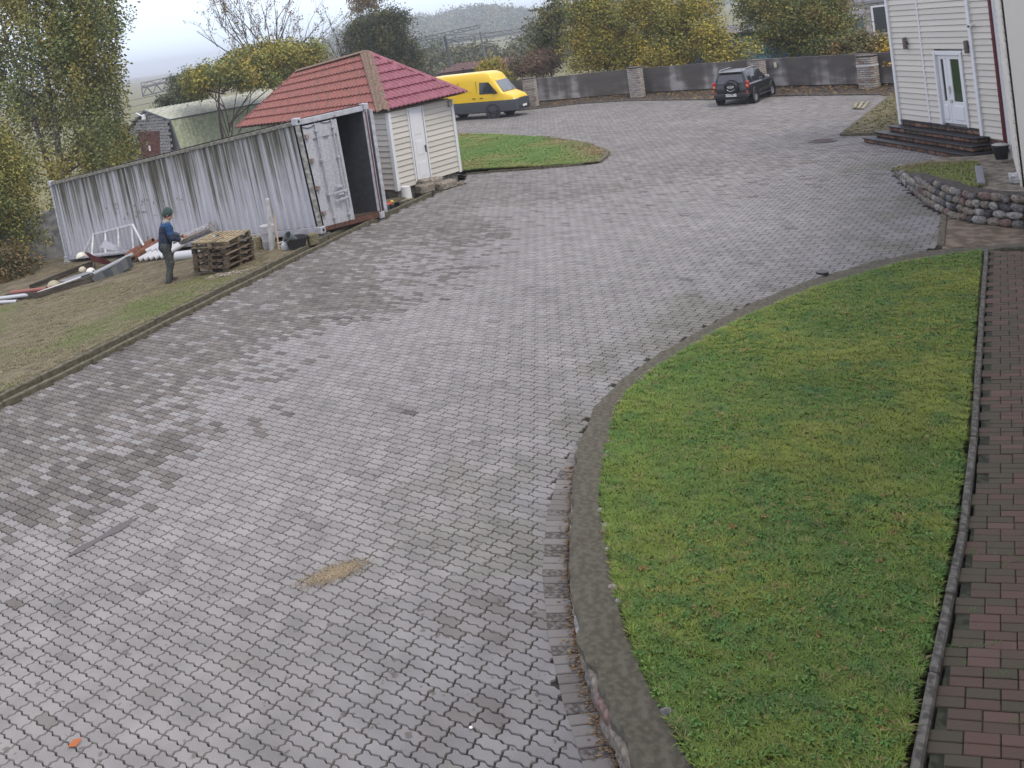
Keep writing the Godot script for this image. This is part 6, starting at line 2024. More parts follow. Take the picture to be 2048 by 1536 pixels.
func make_bank_things() -> void:
	var white := mat("old_white", Color(0.58, 0.6, 0.62), 0.6, t_soft, 1.0)
	# welded white frame leaning on the container
	var fr := thing("steel_frame", "white welded steel frame with slanted ends leaning against the container", "frame")
	var a := V(-9.81, -1.05, 31.7); var b := V(-7.3, -0.6, 29.1); var c := V(-9.33, -0.34, 31.7); var d := V(-7.31, 0.2, 29.4)
	var diag := V(-6.86, -0.39, 28.6)
	var at := func(p: Vector3, q: Vector3, f: float) -> Vector3: return p.lerp(q, f)
	var bars := [[a, b, "bottom_bar"], [c, d, "top_bar"], [a, c, "slanted_bar"], [d, diag, "slanted_bar"]]
	for f in [[0.2, 0.02], [0.47, 0.34], [0.72, 0.66], [0.985, 0.98]]: bars.append([a.lerp(b, f[0]), c.lerp(d, f[1]), "upright_bar"])
	for e in bars:
		var m := MB.new()
		bar(m, e[0], e[1], 0.07, 0.07, Vector3.RIGHT)
		obj(e[2], m, white, fr)
	# black mesh crates behind it
	var cr := thing("mesh_crate", "row of dark slatted crates along the foot of the container, behind the white frame", "crate")
	var p0 := V(-9.55, -1.3, 32.5); var p1 := V(-6.95, -0.78, 29.75)
	var dark := mat("crate_dark", Color(0.03, 0.03, 0.032), 0.7)
	for h in [0.0, 0.22, 0.44]:
		var m := MB.new(); bar(m, p0 + Vector3.UP * h, p1 + Vector3.UP * h, 0.04, 0.05)
		obj("rail", m, dark, cr)
	for k in 17:
		var m := MB.new()
		var p := p0.lerp(p1, k / 16.0)
		bar(m, p - Vector3.UP * 0.02, p + Vector3.UP * 0.46, 0.03, 0.045, Vector3.RIGHT)
		obj("slat", m, dark, cr)
	var fill := MB.new()
	var bk := V(0.05, 0, 0.1)
	fill.quad(p0 + bk, p1 + bk, p1 + bk + Vector3.UP * 0.4, p0 + bk + Vector3.UP * 0.4)
	obj("lining", fill, mat("crate_lining", Color(0.36, 0.37, 0.4), 0.7, t_blot, 2.0), cr)
	# pipes
	var rust := mat("pipe_rust", Color(0.235, 0.095, 0.05), 0.8, t_blot, 1.5)
	var pvc := mat("pipe_white", Color(0.47, 0.48, 0.50), 0.4)
	pipe("rust_pipe", "large rust red pipe, the left of the two lying beside the white pipes", "pipe", V(-7.5, -0.74, 28.9), V(-6.55, -0.38, 28.8), 0.17, rust, "large rust red pipes")
	pipe("rust_pipe", "large rust red pipe, the right of the two, next to the white pipes", "pipe", V(-7.13, -0.71, 28.6), V(-6.2, -0.33, 28.5), 0.17, rust, "large rust red pipes")
	for k in 8:
		var row := 1 if k < 3 else 0
		var i := k if k < 3 else k - 3
		var x := (-6.72 + i * 0.2) if row else (-6.92 + i * 0.19)
		var z := (28.25 - i * 0.12) if row else (28.0 - i * 0.1)
		var y := (-0.52 + i * 0.03) if row else (-0.70 + i * 0.02)
		pipe("white_pipe", "white plastic pipe end, %s in the %s row of the pile behind the man" % [["leftmost", "second", "middle", "fourth", "rightmost"][i] if row == 0 else ["leftmost", "middle one", "rightmost"][i], "upper" if row else "lower"], "pipe", V(x, y, z), V(x + 0.75, y + 0.27, z + 0.25), 0.085, pvc, "white plastic pipes")
	pipe("insulation_roll", "thick pale grey roll sticking up behind the pallets at a slant", "roll", V(-5.4, -0.12, 27.3), V(-4.3, 0.28, 26.6), 0.15, mat("roll_grey", Color(0.42, 0.41, 0.42), 0.85, t_blot, 2.0), "", false)
	pipe("fat_white_pipe", "short fat white pipe end lying on the ground between the man and the pallets", "pipe", V(-5.45, -0.45, 26.6), V(-4.75, -0.38, 26.2), 0.14, pvc, "", false)
	# pallet-like boards under the pipes
	var sk := thing("timber_skid", "low timber skid with slats under the pipe pile behind the man", "skid")
	for k in 6:
		var m := MB.new()
		bar(m, V(-8.0 + k * 0.08, -1.02 + 0.015 * k, 28.35 - k * 0.13), V(-6.0 + k * 0.08, -0.78 + 0.015 * k, 27.75 - k * 0.13), 0.09, 0.03)
		obj("slat", m, mat("old_timber"), sk)
	for k in 3:
		var m := MB.new()
		var p := V(-7.8 + k * 0.85, -1.08 + 0.1 * k, 28.0 - k * 0.26)
		m.cbox(p, Vector3(0.14, 0.14, 0.7), 0.01)
		obj("runner", m, mat("old_timber"), sk)
	# timber bed with scrap
	var bed := thing("timber_bed", "long low box of old timber full of scrap at the left edge of the bank", "planter")
	var tm := mat("bed_timber", Color(0.105, 0.092, 0.075), 0.95, t_wood, 0.9)
	var q := [V(-10.5, -1.20, 28.2), V(-9.1, -1.17, 30.6), V(-7.95, -0.78, 26.5), V(-9.35, -0.90, 25.7), V(-10.75, -1.1, 26.9)]
	for e in [[0, 1], [1, 2], [2, 3], [3, 4]]:
		var m := MB.new()
		bar(m, q[e[0]], q[e[1]], 0.06, 0.3)
		obj("side_board", m, tm, bed)
	# scrap in and around the bed
	var shell := func(r: float) -> MB:
		var m := MB.new()
		m.lathe([Vector2(r, 0.0), Vector2(r * 0.98, r * 0.25), Vector2(r * 0.8, r * 0.65), Vector2(r * 0.45, r * 0.92), Vector2(0.0, r)], 16)
		return m.smooth(70)
	for e in [[V(-9.1, -0.62, 29.3), 0.17, Color(0.62, 0.60, 0.52), "cream dome-shaped lamp bowl at the back corner of the timber bed"], [V(-8.35, -0.80, 27.6), 0.15, Color(0.66, 0.65, 0.61), "white dome-shaped lamp bowl in the middle of the timber bed"], [V(-9.25, -0.90, 26.75), 0.2, Color(0.33, 0.31, 0.2), "olive green dome-shaped bowl lying among red scrap in the timber bed"], [V(-8.75, -0.8, 28.1), 0.12, Color(0.45, 0.40, 0.31), "small tan bowl on a stub of pipe between the two white bowls"]]:
		var o := obj("bowl", shell.call(e[1]), mat("bowl_%s" % e[3].left(5), e[2], 0.5), null, Transform3D(Basis(Vector3(rf(-1, 1), 0, rf(-1, 1)).normalized(), 0.3), e[0]))
		tag(o, e[3], "bowl")
	var sheet := func(called: String, label: String, pts: Array, m: Material, fold: float) -> void:
		var b2 := MB.new()
		var n: Vector3 = (pts[1] - pts[0]).cross(pts[3] - pts[0]).normalized()
		if n.y < 0: n = -n
		for k in 8:
			var f0 := k / 8.0; var f1 := (k + 1) / 8.0
			var h0 := fold * sin(f0 * 9.0); var h1 := fold * sin(f1 * 9.0)
			var A: Vector3 = pts[0].lerp(pts[1], f0) + n * h0; var B: Vector3 = pts[0].lerp(pts[1], f1) + n * h1
			var D: Vector3 = pts[3].lerp(pts[2], f1) + n * h1; var E: Vector3 = pts[3].lerp(pts[2], f0) + n * h0
			b2.quad(A, B, D, E)
			b2.quad(E - n * 0.012, D - n * 0.012, B - n * 0.012, A - n * 0.012)
		tag(obj(called, b2, m), label, "sheet")
	sheet.call("maroon_sheet", "folded maroon metal sheet leaning in the timber bed", [V(-8.6, -0.75, 28.9), V(-7.45, -0.62, 27.3), V(-7.75, -0.40, 27.3), V(-8.85, -0.38, 28.9)], mat("maroon_sheet", Color(0.20, 0.035, 0.05), 0.45), 0.02)
	sheet.call("grey_sheet", "pale grey sheet lying on top behind the maroon metal", [V(-8.5, -0.40, 29.4), V(-7.15, -0.38, 27.7), V(-7.3, -0.28, 27.9), V(-8.3, -0.18, 29.4)], mat("grey_sheet", Color(0.33, 0.33, 0.36), 0.5), 0.03)
	sheet.call("dark_tarpaulin", "crumpled dark grey tarpaulin hanging over the right end of the timber bed", [V(-8.0, -0.70, 26.4), V(-7.0, -0.40, 27.3), V(-6.9, -0.72, 27.1), V(-7.85, -0.85, 26.3)], mat("tarp", Color(0.03, 0.034, 0.038), 0.6), 0.08)
	pipe("grey_gutter", "grey plastic gutter pipe lying along the right end of the timber bed", "pipe", V(-8.0, -0.66, 26.6), V(-7.0, -0.42, 27.6), 0.07, mat("gutter_grey", Color(0.28, 0.30, 0.33), 0.5))
	pipe("grey_tube", "pale grey tube, upper of the two at the left end of the timber bed", "pipe", V(-10.85, -0.98, 26.6), V(-9.6, -0.86, 26.0), 0.055, mat("tube_grey", Color(0.46, 0.47, 0.5), 0.4))
	pipe("white_tube", "white tube, lower of the two at the left end of the timber bed", "pipe", V(-10.8, -1.05, 26.4), V(-10.1, -1.0, 26.0), 0.05, pvc)
	pipe("maroon_tube", "long maroon tube lying along the left end of the timber bed", "pipe", V(-10.6, -0.93, 26.9), V(-9.3, -0.82, 26.3), 0.06, mat("tube_maroon", Color(0.26, 0.09, 0.075), 0.6))
	pipe("white_rod", "thin white rod lying along the front board of the timber bed", "rod", V(-9.4, -0.78, 25.75), V(-8.3, -0.64, 26.4), 0.03, pvc)
	var rb := stone_mesh(320)
	var ro := obj("red_rag", rb, mat("rag_red", Color(0.23, 0.03, 0.05), 0.9), null, Transform3D(Basis.IDENTITY.scaled(Vector3(0.34, 0.2, 0.3)), V(-9.1, -0.82, 26.3)))
	tag(ro, "crumpled dark red cloth in the near end of the timber bed", "cloth")
	var gb := obj("grey_trough", null, mat("trough", Color(0.2, 0.21, 0.23), 0.6), null, Transform3D(Basis(Vector3.UP, 0.9), V(-8.6, -0.8, 26.9)))
	var gm := MB.new(); gm.cbox(Vector3.ZERO, Vector3(0.9, 0.14, 0.24), 0.03); gm.cbox(Vector3(0, 0.08, 0), Vector3(0.95, 0.03, 0.3), 0.01)
	gb.mesh = gm.mesh()
	tag(gb, "long pale grey trough in the middle of the timber bed", "trough")
	# right of the pallets
	var bar1 := thing("white_barrel", "white plastic barrel standing against the container, left of the upright board", "barrel", V(-2.45, -0.12, 24.3))
	var bm := MB.new()
	bm.lathe([Vector2(0.0, 0.0), Vector2(0.15, 0.0), Vector2(0.165, 0.03), Vector2(0.178, 0.22), Vector2(0.184, 0.23), Vector2(0.18, 0.25), Vector2(0.19, 0.45), Vector2(0.196, 0.46), Vector2(0.192, 0.48), Vector2(0.198, 0.64), Vector2(0.18, 0.655), Vector2(0.0, 0.66)], 20)
	obj("drum", bm.smooth(30), mat("barrel_white", Color(0.5, 0.5, 0.52), 0.6, t_soft, 2.0), bar1)
	var can := thing("yellow_canister", "small dirty yellow canister beside the white barrel", "canister", V(-2.78, -0.17, 24.5), 0.4)
	var cb := MB.new(); cb.cbox(Vector3(0, 0.2, 0), Vector3(0.2, 0.4, 0.17), 0.03)
	cb.tube([Vector3(-0.05, 0.4, 0), Vector3(-0.05, 0.44, 0)], [0.03, 0.03], 10)
	obj("can_body", cb, mat("can_yellow", Color(0.36, 0.31, 0.17), 0.7, t_blot, 3.0), can)
	var up := obj("upright_board", null, white, null, Transform3D(Basis(Vector3.UP, 0.6) * Basis(Vector3.RIGHT, 0.1), V(-2.33, 0.62, 23.85)))
	var um := MB.new(); um.cbox(Vector3.ZERO, Vector3(0.11, 1.42, 0.05), 0.006)
	up.mesh = um.mesh()
	tag(up, "tall narrow white board leaning upright against the container", "board")
	pipe("wooden_stake", "thin tan wooden stake leaning beside the tall white board", "stake", V(-2.14, -0.04, 23.55), V(-2.16, 0.86, 23.8), 0.022, mat("stake_tan", Color(0.42, 0.31, 0.2), 0.8), "", false)
	var jug := thing("white_jug", "small white plastic jug with a handle, left of the black tub", "jug", V(-1.93, 0.0, 23.25))
	var jb := MB.new()
	jb.lathe([Vector2(0.0, 0.0), Vector2(0.10, 0.0), Vector2(0.115, 0.03), Vector2(0.115, 0.17), Vector2(0.06, 0.24), Vector2(0.04, 0.27), Vector2(0.0, 0.27)], 14)
	obj("jug_body", jb.smooth(40), mat("jug_white", Color(0.55, 0.56, 0.6), 0.5), jug)
	var jh := MB.new()
	jh.tube([Vector3(-0.11, 0.12, 0), Vector3(-0.17, 0.15, 0), Vector3(-0.16, 0.22, 0), Vector3(-0.05, 0.25, 0)], [0.014, 0.014, 0.014, 0.014], 6)
	obj("handle", jh, mat("jug_white"), jug)
	var tub := thing("black_tub", "wide black plastic mixing tub at the corner of the container", "tub", V(-1.62, 0.03, 23.05), 0.5)
	var tb := MB.new()
	tb.lathe([Vector2(0.0, 0.0), Vector2(0.2, 0.0), Vector2(0.285, 0.3), Vector2(0.3, 0.31), Vector2(0.3, 0.335), Vector2(0.27, 0.33), Vector2(0.19, 0.03), Vector2(0.0, 0.03)], 22)
	obj("tub_body", tb, mat("tub_black", Color(0.028, 0.028, 0.03), 0.6), tub)
	var bu := thing("grey_bucket", "dark grey bucket lying tilted inside the black tub", "bucket", V(-1.68, 0.27, 23.05))
	bu.rotation = Vector3(0.3, 0.4, 0.9)
	var bb := MB.new()
	bb.lathe([Vector2(0.0, -0.02), Vector2(0.1, -0.02), Vector2(0.15, 0.24), Vector2(0.16, 0.25), Vector2(0.14, 0.25), Vector2(0.09, 0.0), Vector2(0.0, 0.0)], 18)
	obj("bucket_body", bb, mat("bucket_grey", Color(0.10, 0.115, 0.12), 0.6), bu)
	var blk := obj("mossy_block", null, mat("mossy_block", Color(0.9, 0.9, 0.9), 0.95, ramp_tex(nb_mid, 256, Color(0.36, 0.36, 0.22), Color(0.52, 0.47, 0.42), 0.3, 0.7, nb_fine, 0.15), 2.0), null, Transform3D(Basis(Vector3.UP, 0.35), V(-1.2, 0.22, 23.18)))
	var bkm := MB.new(); bkm.cbox(Vector3.ZERO, Vector3(0.26, 0.3, 0.24), 0.025)
	blk.mesh = bkm.mesh()
	tag(blk, "mossy stone block between the black tub and the container corner", "block")
	# beside the shed
	var wb := thing("white_bucket", "white plastic bucket standing upside down below the shed's siding", "bucket", V(1.66, 0.02, 28.35))
	var wm := MB.new()
	wm.lathe([Vector2(0.0, 0.0), Vector2(0.16, 0.0), Vector2(0.165, 0.03), Vector2(0.145, 0.36), Vector2(0.15, 0.375), Vector2(0.0, 0.38)], 18)
	obj("bucket_body", wm, mat("bucket_white", Color(0.66, 0.67, 0.68), 0.5), wb)
	var fb := obj("flat_board", null, mat("pale_board"), null, Transform3D(Basis(Vector3.UP, 0.5), V(1.55, 0.035, 28.0)))
	var fm := MB.new(); fm.cbox(Vector3.ZERO, Vector3(0.6, 0.03, 0.16), 0.006)
	fb.mesh = fm.mesh()
	tag(fb, "short flat board on the ground in front of the white bucket", "board")
	var tools := [[V(0.98, 0.18, 26.9), Color(0.55, 0.06, 0.03), Vector3(0.24, 0.06, 0.14), "red plastic tray among the small tools by the open container door"], [V(1.12, 0.2, 27.15), Color(0.7, 0.42, 0.03), Vector3(0.18, 0.05, 0.1), "yellow tool on the small tools by the open container door"], [V(0.78, 0.17, 26.5), Color(0.03, 0.06, 0.22), Vector3(0.09, 0.3, 0.09), "blue bottle standing beside the open container door"], [V(0.9, 0.1, 26.7), Color(0.04, 0.06, 0.10), Vector3(0.2, 0.2, 0.16), "dark blue box under the red plastic tray"], [V(1.1, 0.08, 26.95), Color(0.035, 0.035, 0.03), Vector3(0.16, 0.16, 0.12), "black tin under the yellow tool"]]
	for k in tools.size():
		var e: Array = tools[k]
		var m := MB.new()
		m.cbox(Vector3.ZERO, e[2], 0.02)
		if k == 2: m.tube([Vector3(0, 0.15, 0), Vector3(0, 0.2, 0)], [0.02, 0.02], 8)
		var o := obj(["red_tray", "yellow_tool", "blue_bottle", "blue_box", "black_tin"][k], m, mat("tool_%d" % k, e[1], 0.5), null, Transform3D(Basis(Vector3.UP, 0.7 + k), e[0]))
		tag(o, e[3], ["tray", "tool", "bottle", "box", "tin"][k])
	# small litter on the yard
	var lid := thing("rubber_disc", "round black rubber disc lying on the cap of the lawn wall", "lid", V(7.72, 0.12, 15.2))
	var lm := MB.new(); lm.lathe([Vector2(0.1, 0.0), Vector2(0.1, 0.025), Vector2(0.09, 0.032), Vector2(0.0, 0.03)], 20)
	obj("disc", lm, mat("black_plastic"), lid)
	var lf := MB.new()
	lf.quad(Vector3(-0.06, 0.012, 0), Vector3(0.0, 0.0, 0.03), Vector3(0.06, 0.018, 0), Vector3(0.0, 0.022, -0.028))
	var lo := obj("orange_leaf", lf, mat("leaf_orange", Color(0.36, 0.11, 0.03), 0.7), null, Transform3D(Basis(Vector3.UP, 0.6), V(-2.7, 0.008, 6.81)))
	tag(lo, "curled orange leaf on the near left paving", "leaf")
	var wp := stone_mesh(333)
	var w1 := obj("white_scrap", wp, mat("scrap_white", Color(0.75, 0.75, 0.75), 0.7), null, Transform3D(Basis.IDENTITY.scaled(Vector3(0.03, 0.015, 0.035)), V(0.32, 0.006, 6.44)))
	tag(w1, "tiny white scrap in a joint of the near paving", "scrap")
	var xs := []
	var cs := []
	for i in 2600:
		var u := rng.randfn(0, 0.42); var v := rng.randfn(0, 0.4)
		var p := Vector2(-0.68, 8.62) + Vector2(0.66, 0.24) * u * 0.55 + Vector2(-0.1, 0.3) * v * 0.5
		var s := rf(0.003, 0.007)
		xs.append(Transform3D(Basis(Vector3.UP, rf(0, 6)).scaled(Vector3(s * 2.2, s * 1.2, s * 2.0)), V(p.x, 0.002, p.y)))
		cs.append([Color(0.26, 0.2, 0.12), Color(0.21, 0.165, 0.105), Color(0.3, 0.245, 0.16), Color(0.15, 0.12, 0.08)][rng.randi() % 4])
	var ts := MB.new()
	var sp := []
	var sq := []
	for i in 9:
		var f := i / 8.0
		var p := Vector2(-3.58, 9.6).lerp(Vector2(-2.95, 10.25), f)
		var w := (0.045 + 0.02 * sin(f * 11.0)) * (0.35 + sin(f * PI))
		sp.append(V(p.x - w * 0.72, 0.0045, p.y + w * 0.69)); sq.append(V(p.x + w * 0.72, 0.0045, p.y - w * 0.69))
	for i in 8: ts.quad(sq[i], sq[i + 1], sp[i + 1], sp[i])
	obj("tar_stain", ts, mat("tar_stain", Color(0.15, 0.14, 0.138), 0.9, t_speck, 2.0), get_node("yard_paving"))
	for i in 2600:
		var s := rng.randf()
		var k := pow(s, 0.8) * 0.98
		var p: Vector2 = Vector2(1.37, 4.8).lerp(Vector2(2.1, 10.3), k)
		var cpnt: Vector2 = CAP_OUT[0]
		for j in 6:
			if p.y > CAP_OUT[j].y: cpnt = CAP_OUT[j].lerp(CAP_OUT[j + 1], clampf((p.y - CAP_OUT[j].y) / (CAP_OUT[j + 1].y - CAP_OUT[j].y), 0, 1))
		p = cpnt + Vector2(-absf(rng.randfn(0, 0.06)) + 0.02, 0)
		var z := rf(0.006, 0.016)
		xs.append(Transform3D(Basis(Vector3(rf(-1, 1), rf(0.5, 1), rf(-1, 1)).normalized(), rf(0, 6)).scaled(Vector3(z * rf(1.5, 3.5), z * 0.6, z)), V(p.x, 0.012 + rf(0, 0.02), p.y)))
		cs.append([Color(0.24, 0.15, 0.07), Color(0.17, 0.11, 0.06), Color(0.30, 0.2, 0.1), Color(0.12, 0.085, 0.05)][rng.randi() % 4])
	scatter("sand_and_litter", stone_mesh(340), xs, cs, mat("sand_grain", Color.WHITE, 0.95, null, 1, true), get_node("yard_paving"))

# ---------------------------------------------------------------- trees and the background
func leaf_clump(sd: int, leaves: int, size: float, spread: float, hang := 0.0) -> ArrayMesh:
	var r := RandomNumberGenerator.new(); r.seed = sd
	var b := MB.new()
	for i in leaves:
		var p := Vector3(r.randfn(0, 1), r.randfn(0, 1) - hang * r.randf() * 2.0, r.randfn(0, 1)) * spread * 0.5
		var d := Vector3(r.randfn(0, 1), r.randfn(0, 0.6) - hang, r.randfn(0, 1)).normalized()
		var s := d.cross(Vector3(r.randfn(0, 1), r.randfn(0, 1), r.randfn(0, 1))).normalized()
		var l := size * r.randf_range(0.7, 1.3)
		b.quad(p - d * l * 0.5, p + s * l * 0.32, p + d * l * 0.5, p - s * l * 0.32)
	return b.mesh()

func limb(b: MB, p: Vector3, q: Vector3, r0: float, r1: float, seg := 5) -> void:
	var pts := []
	var rr := []
	var bow := Vector3(rf(-1, 1), rf(-0.3, 0.5), rf(-1, 1)) * p.distance_to(q) * 0.08
	for i in seg + 1:
		var f := float(i) / seg
		pts.append(p.lerp(q, f) + bow * sin(f * PI)); rr.append(lerpf(r0, r1, f))
	b.tube(pts, rr, 6, false)

func tree(called: String, label: String, base: Vector3, blobs: Array, leaves: Array, n: int, leaf: float, tr: float, bark: Color, group := "", cat := "tree", trunk_to = null, spread := 0.5) -> Node3D:
	# blobs: [centre, radii]; the crown fills them in uneven clumps
	var t := thing(called, label, cat, Vector3.ZERO, 0, group)
	var top: Vector3 = blobs[0][0] if trunk_to == null else trunk_to
	var tb := MB.new()
	limb(tb, base, top, tr, tr * 0.35, 8)
	obj("trunk", tb, mat("bark_%.2f_%.2f" % [bark.r, bark.b], bark, 0.95, t_blot, 2.0), t)
	var lb := MB.new()
	for e in blobs:
		for k in 3:
			var f := rf(0.3, 0.95)
			var q: Vector3 = e[0] + Vector3(rf(-0.7, 0.7), rf(-0.4, 0.7), rf(-0.7, 0.7)) * e[1]
			limb(lb, base.lerp(top, f), q, tr * 0.35, tr * 0.08)
	obj("limbs", lb, mats["bark_%.2f_%.2f" % [bark.r, bark.b]], t).set_meta("kind", "stuff")
	leaf *= 0.8
	n = int(n * 1.5)
	var vol := 0.0
	for e in blobs: vol += e[1].x * e[1].y * e[1].z
	var xs := []
	var cs := []
	for e in blobs:
		var cnt := int(n * e[1].x * e[1].y * e[1].z / vol)
		var clumps := maxi(3, cnt / 22)
		for c in clumps:
			var d := Vector3(rng.randfn(0, 1), rng.randfn(0, 1), rng.randfn(0, 1)).normalized()
			var o: Vector3 = e[0] + d * pow(rng.randf(), 0.4) * e[1]
			var tone: Color = leaves[rng.randi() % leaves.size()]
			var clump_tone := rf(0.75, 1.2)  # random brightness for each clump
			var cr: float = rf(0.10, 0.24) * minf(e[1].x, minf(e[1].y, e[1].z)) + 0.12
			for i in 22:
				var p := o + Vector3(rng.randfn(0, 1), rng.randfn(0, 0.8), rng.randfn(0, 1)) * cr
				xs.append(Transform3D(Basis(Vector3(rf(-1, 1), rf(-1, 1), rf(-1, 1)).normalized(), rf(0, TAU)).scaled(Vector3.ONE * rf(0.7, 1.3)), p))
				cs.append(tone.lerp(leaves[rng.randi() % leaves.size()], 0.25) * clump_tone * rf(0.85, 1.15))
	scatter("crown", leaf_clump(called.hash() % 1000, 7, leaf, spread * leaf * 4.0), xs, cs, leafmat("leaves"), t)
	return t

func weeping_birch() -> void:
	var t := thing("birch_tree", "tall weeping birch with hanging olive and yellow foliage behind the left end of the container", "tree")
	var base := V(-14.3, -2.2, 44.0)
	var tb := MB.new()
	limb(tb, base, V(-14.2, 6.5, 44.2), 0.2, 0.12, 10)
	limb(tb, V(-14.2, 6.4, 44.2), V(-13.6, 13.0, 44.0), 0.12, 0.04, 8)
	limb(tb, V(-14.6, -2.2, 45.2), V(-16.5, 9.0, 45.5), 0.16, 0.06, 8)
	var bt := ramp_tex(nb_mid, 256, Color(0.16, 0.14, 0.12), Color(0.62, 0.6, 0.56), 0.35, 0.6)
	obj("trunk", tb, mat("birch_bark", Color(0.9, 0.9, 0.9), 0.9, bt, 1.2), t)
	var lb := MB.new()
	var xs := []
	var cs := []
	var tones := [Color(0.156, 0.173, 0.039), Color(0.106, 0.143, 0.039), Color(0.213, 0.188, 0.039), Color(0.075, 0.105, 0.033), Color(0.263, 0.210, 0.039)]
	for k in 120:
		# a limb end somewhere in the crown, from which a curtain of twigs hangs
		var hgt := rf(1.6, 12.5)
		var reach := lerpf(5.6, 2.4, clampf((hgt - 3.0) / 10.0, 0, 1)) * (0.6 + 0.4 * clampf((hgt + 1.0) / 4.0, 0, 1))
		var a := rf(0, TAU)
		var rr := reach * sqrt(rng.randf())
		if k < 44:
			a = rf(-0.9, 0.9); rr = reach * rf(0.55, 1.0)
		var c := Vector3(-15.4 + 0.1 * hgt, 0, -44.6)
		var e := c + Vector3(cos(a) * rr, hgt, sin(a) * rr * 0.85)
		if k % 2 == 0: limb(lb, Vector3(c.x + 0.8, maxf(hgt - rr * 0.5, 0.5), c.z), e, 0.05, 0.015, 5)
		var tone: Color = tones[rng.randi() % tones.size()]
		for s in 9:
			var p := e + Vector3(rng.randfn(0, 0.55), rf(-0.3, 0.4), rng.randfn(0, 0.55))
			var drop := rf(0.8, 2.9)
			var st := 0.13
			var m := int(drop / st)
			for i in m:
				p += Vector3(rng.randfn(0, 0.035), -st, rng.randfn(0, 0.035))
				if p.y < -1.0: break
				if p.x > -10.9 + 0.1 * maxf(p.y, 0.0) + 0.5 * sin(p.y * 1.7): continue
				if rng.randf() < 0.12: continue
				xs.append(Transform3D(Basis(Vector3.UP, rf(0, TAU)).scaled(Vector3.ONE * rf(0.7, 1.2)), p))
				cs.append(tone.lerp(tones[rng.randi() % 5], 0.3) * rf(0.75, 1.25))
	obj("limbs", lb, mat("birch_twig", Color(0.09, 0.065, 0.055), 0.9), t).set_meta("kind", "stuff")
	scatter("crown", leaf_clump(71, 6, 0.15, 0.26, 0.7), xs, cs, leafmat("leaves"), t)

func bare_tree(label: String, base: Vector3, height: float, spread: float, leaves: Array, n: int) -> void:
	var t := thing("bare_tree", label, "tree")
	var b := MB.new()
	limb(b, base, base + Vector3(0, height * 0.45, 0), 0.22, 0.13, 6)
	obj("trunk", b, mat("bark_dark", Color(0.075, 0.06, 0.055), 0.95, t_blot, 2.0), t)
	var w := MB.new()
	var tips := []
	for k in 11:
		var a := TAU * k / 11 + rf(-0.3, 0.3)
		var lean := rf(0.25, 1.0)
		var s := base + Vector3(0, height * rf(0.3, 0.45), 0)
		var e := s + Vector3(cos(a) * spread * lean, height * rf(0.35, 0.6) * (1.15 - lean * 0.45), sin(a) * spread * lean)
		limb(w, s, e, 0.085, 0.025, 7)
		for j in 5:
			var s2 := s.lerp(e, rf(0.3, 0.95))
			var e2 := s2 + ((e - s) * 0.28 + Vector3(rf(-1, 1), rf(-0.1, 1.1), rf(-1, 1)) * spread * 0.3)
			limb(w, s2, e2, 0.03, 0.01, 5)
			for l in 4:
				var s3 := s2.lerp(e2, rf(0.3, 1.0))
				var e3 := s3 + ((e2 - s2) * 0.35 + Vector3(rf(-1, 1), rf(-0.2, 0.9), rf(-1, 1)) * spread * 0.13)
				limb(w, s3, e3, 0.013, 0.006, 3)
				tips.append(e3); tips.append(s3)
	obj("branches", w, mat("bark_dark"), t).set_meta("kind", "stuff")
	var xs := []
	var cs := []
	for i in n:
		var p: Vector3 = tips[rng.randi() % tips.size()]
		xs.append(Transform3D(Basis(Vector3(rf(-1, 1), rf(-1, 1), rf(-1, 1)).normalized(), rf(0, TAU)).scaled(Vector3.ONE * rf(0.5, 1.0)), p + Vector3(rng.randfn(0, 0.15), rng.randfn(0, 0.15), rng.randfn(0, 0.15))))
		cs.append(leaves[rng.randi() % leaves.size()] * rf(0.8, 1.2))
	scatter("sparse_leaves", leaf_clump(81, 4, 0.16, 0.3), xs, cs, leafmat("leaves"), t)

func lattice(parent: Node3D, called: String, p: Vector3, q: Vector3, h: float, n: int, th: float, m: Material) -> void:     # a flat lattice girder
	var b := MB.new()
	var up := Vector3.UP * h
	bar(b, p, q, th * 1.4, th * 1.4)
	bar(b, p + up, q + up, th * 1.4, th * 1.4)
	for i in n:
		var a := p.lerp(q, float(i) / n)
		var e := p.lerp(q, float(i + 1) / n)
		if i & 1: bar(b, a + up, e, th, th)
		else: bar(b, a, e + up, th, th)
	bar(b, p, p + up, th, th, Vector3.RIGHT); bar(b, q, q + up, th, th, Vector3.RIGHT)
	obj(called, b, m, parent).set_meta("kind", "stuff")

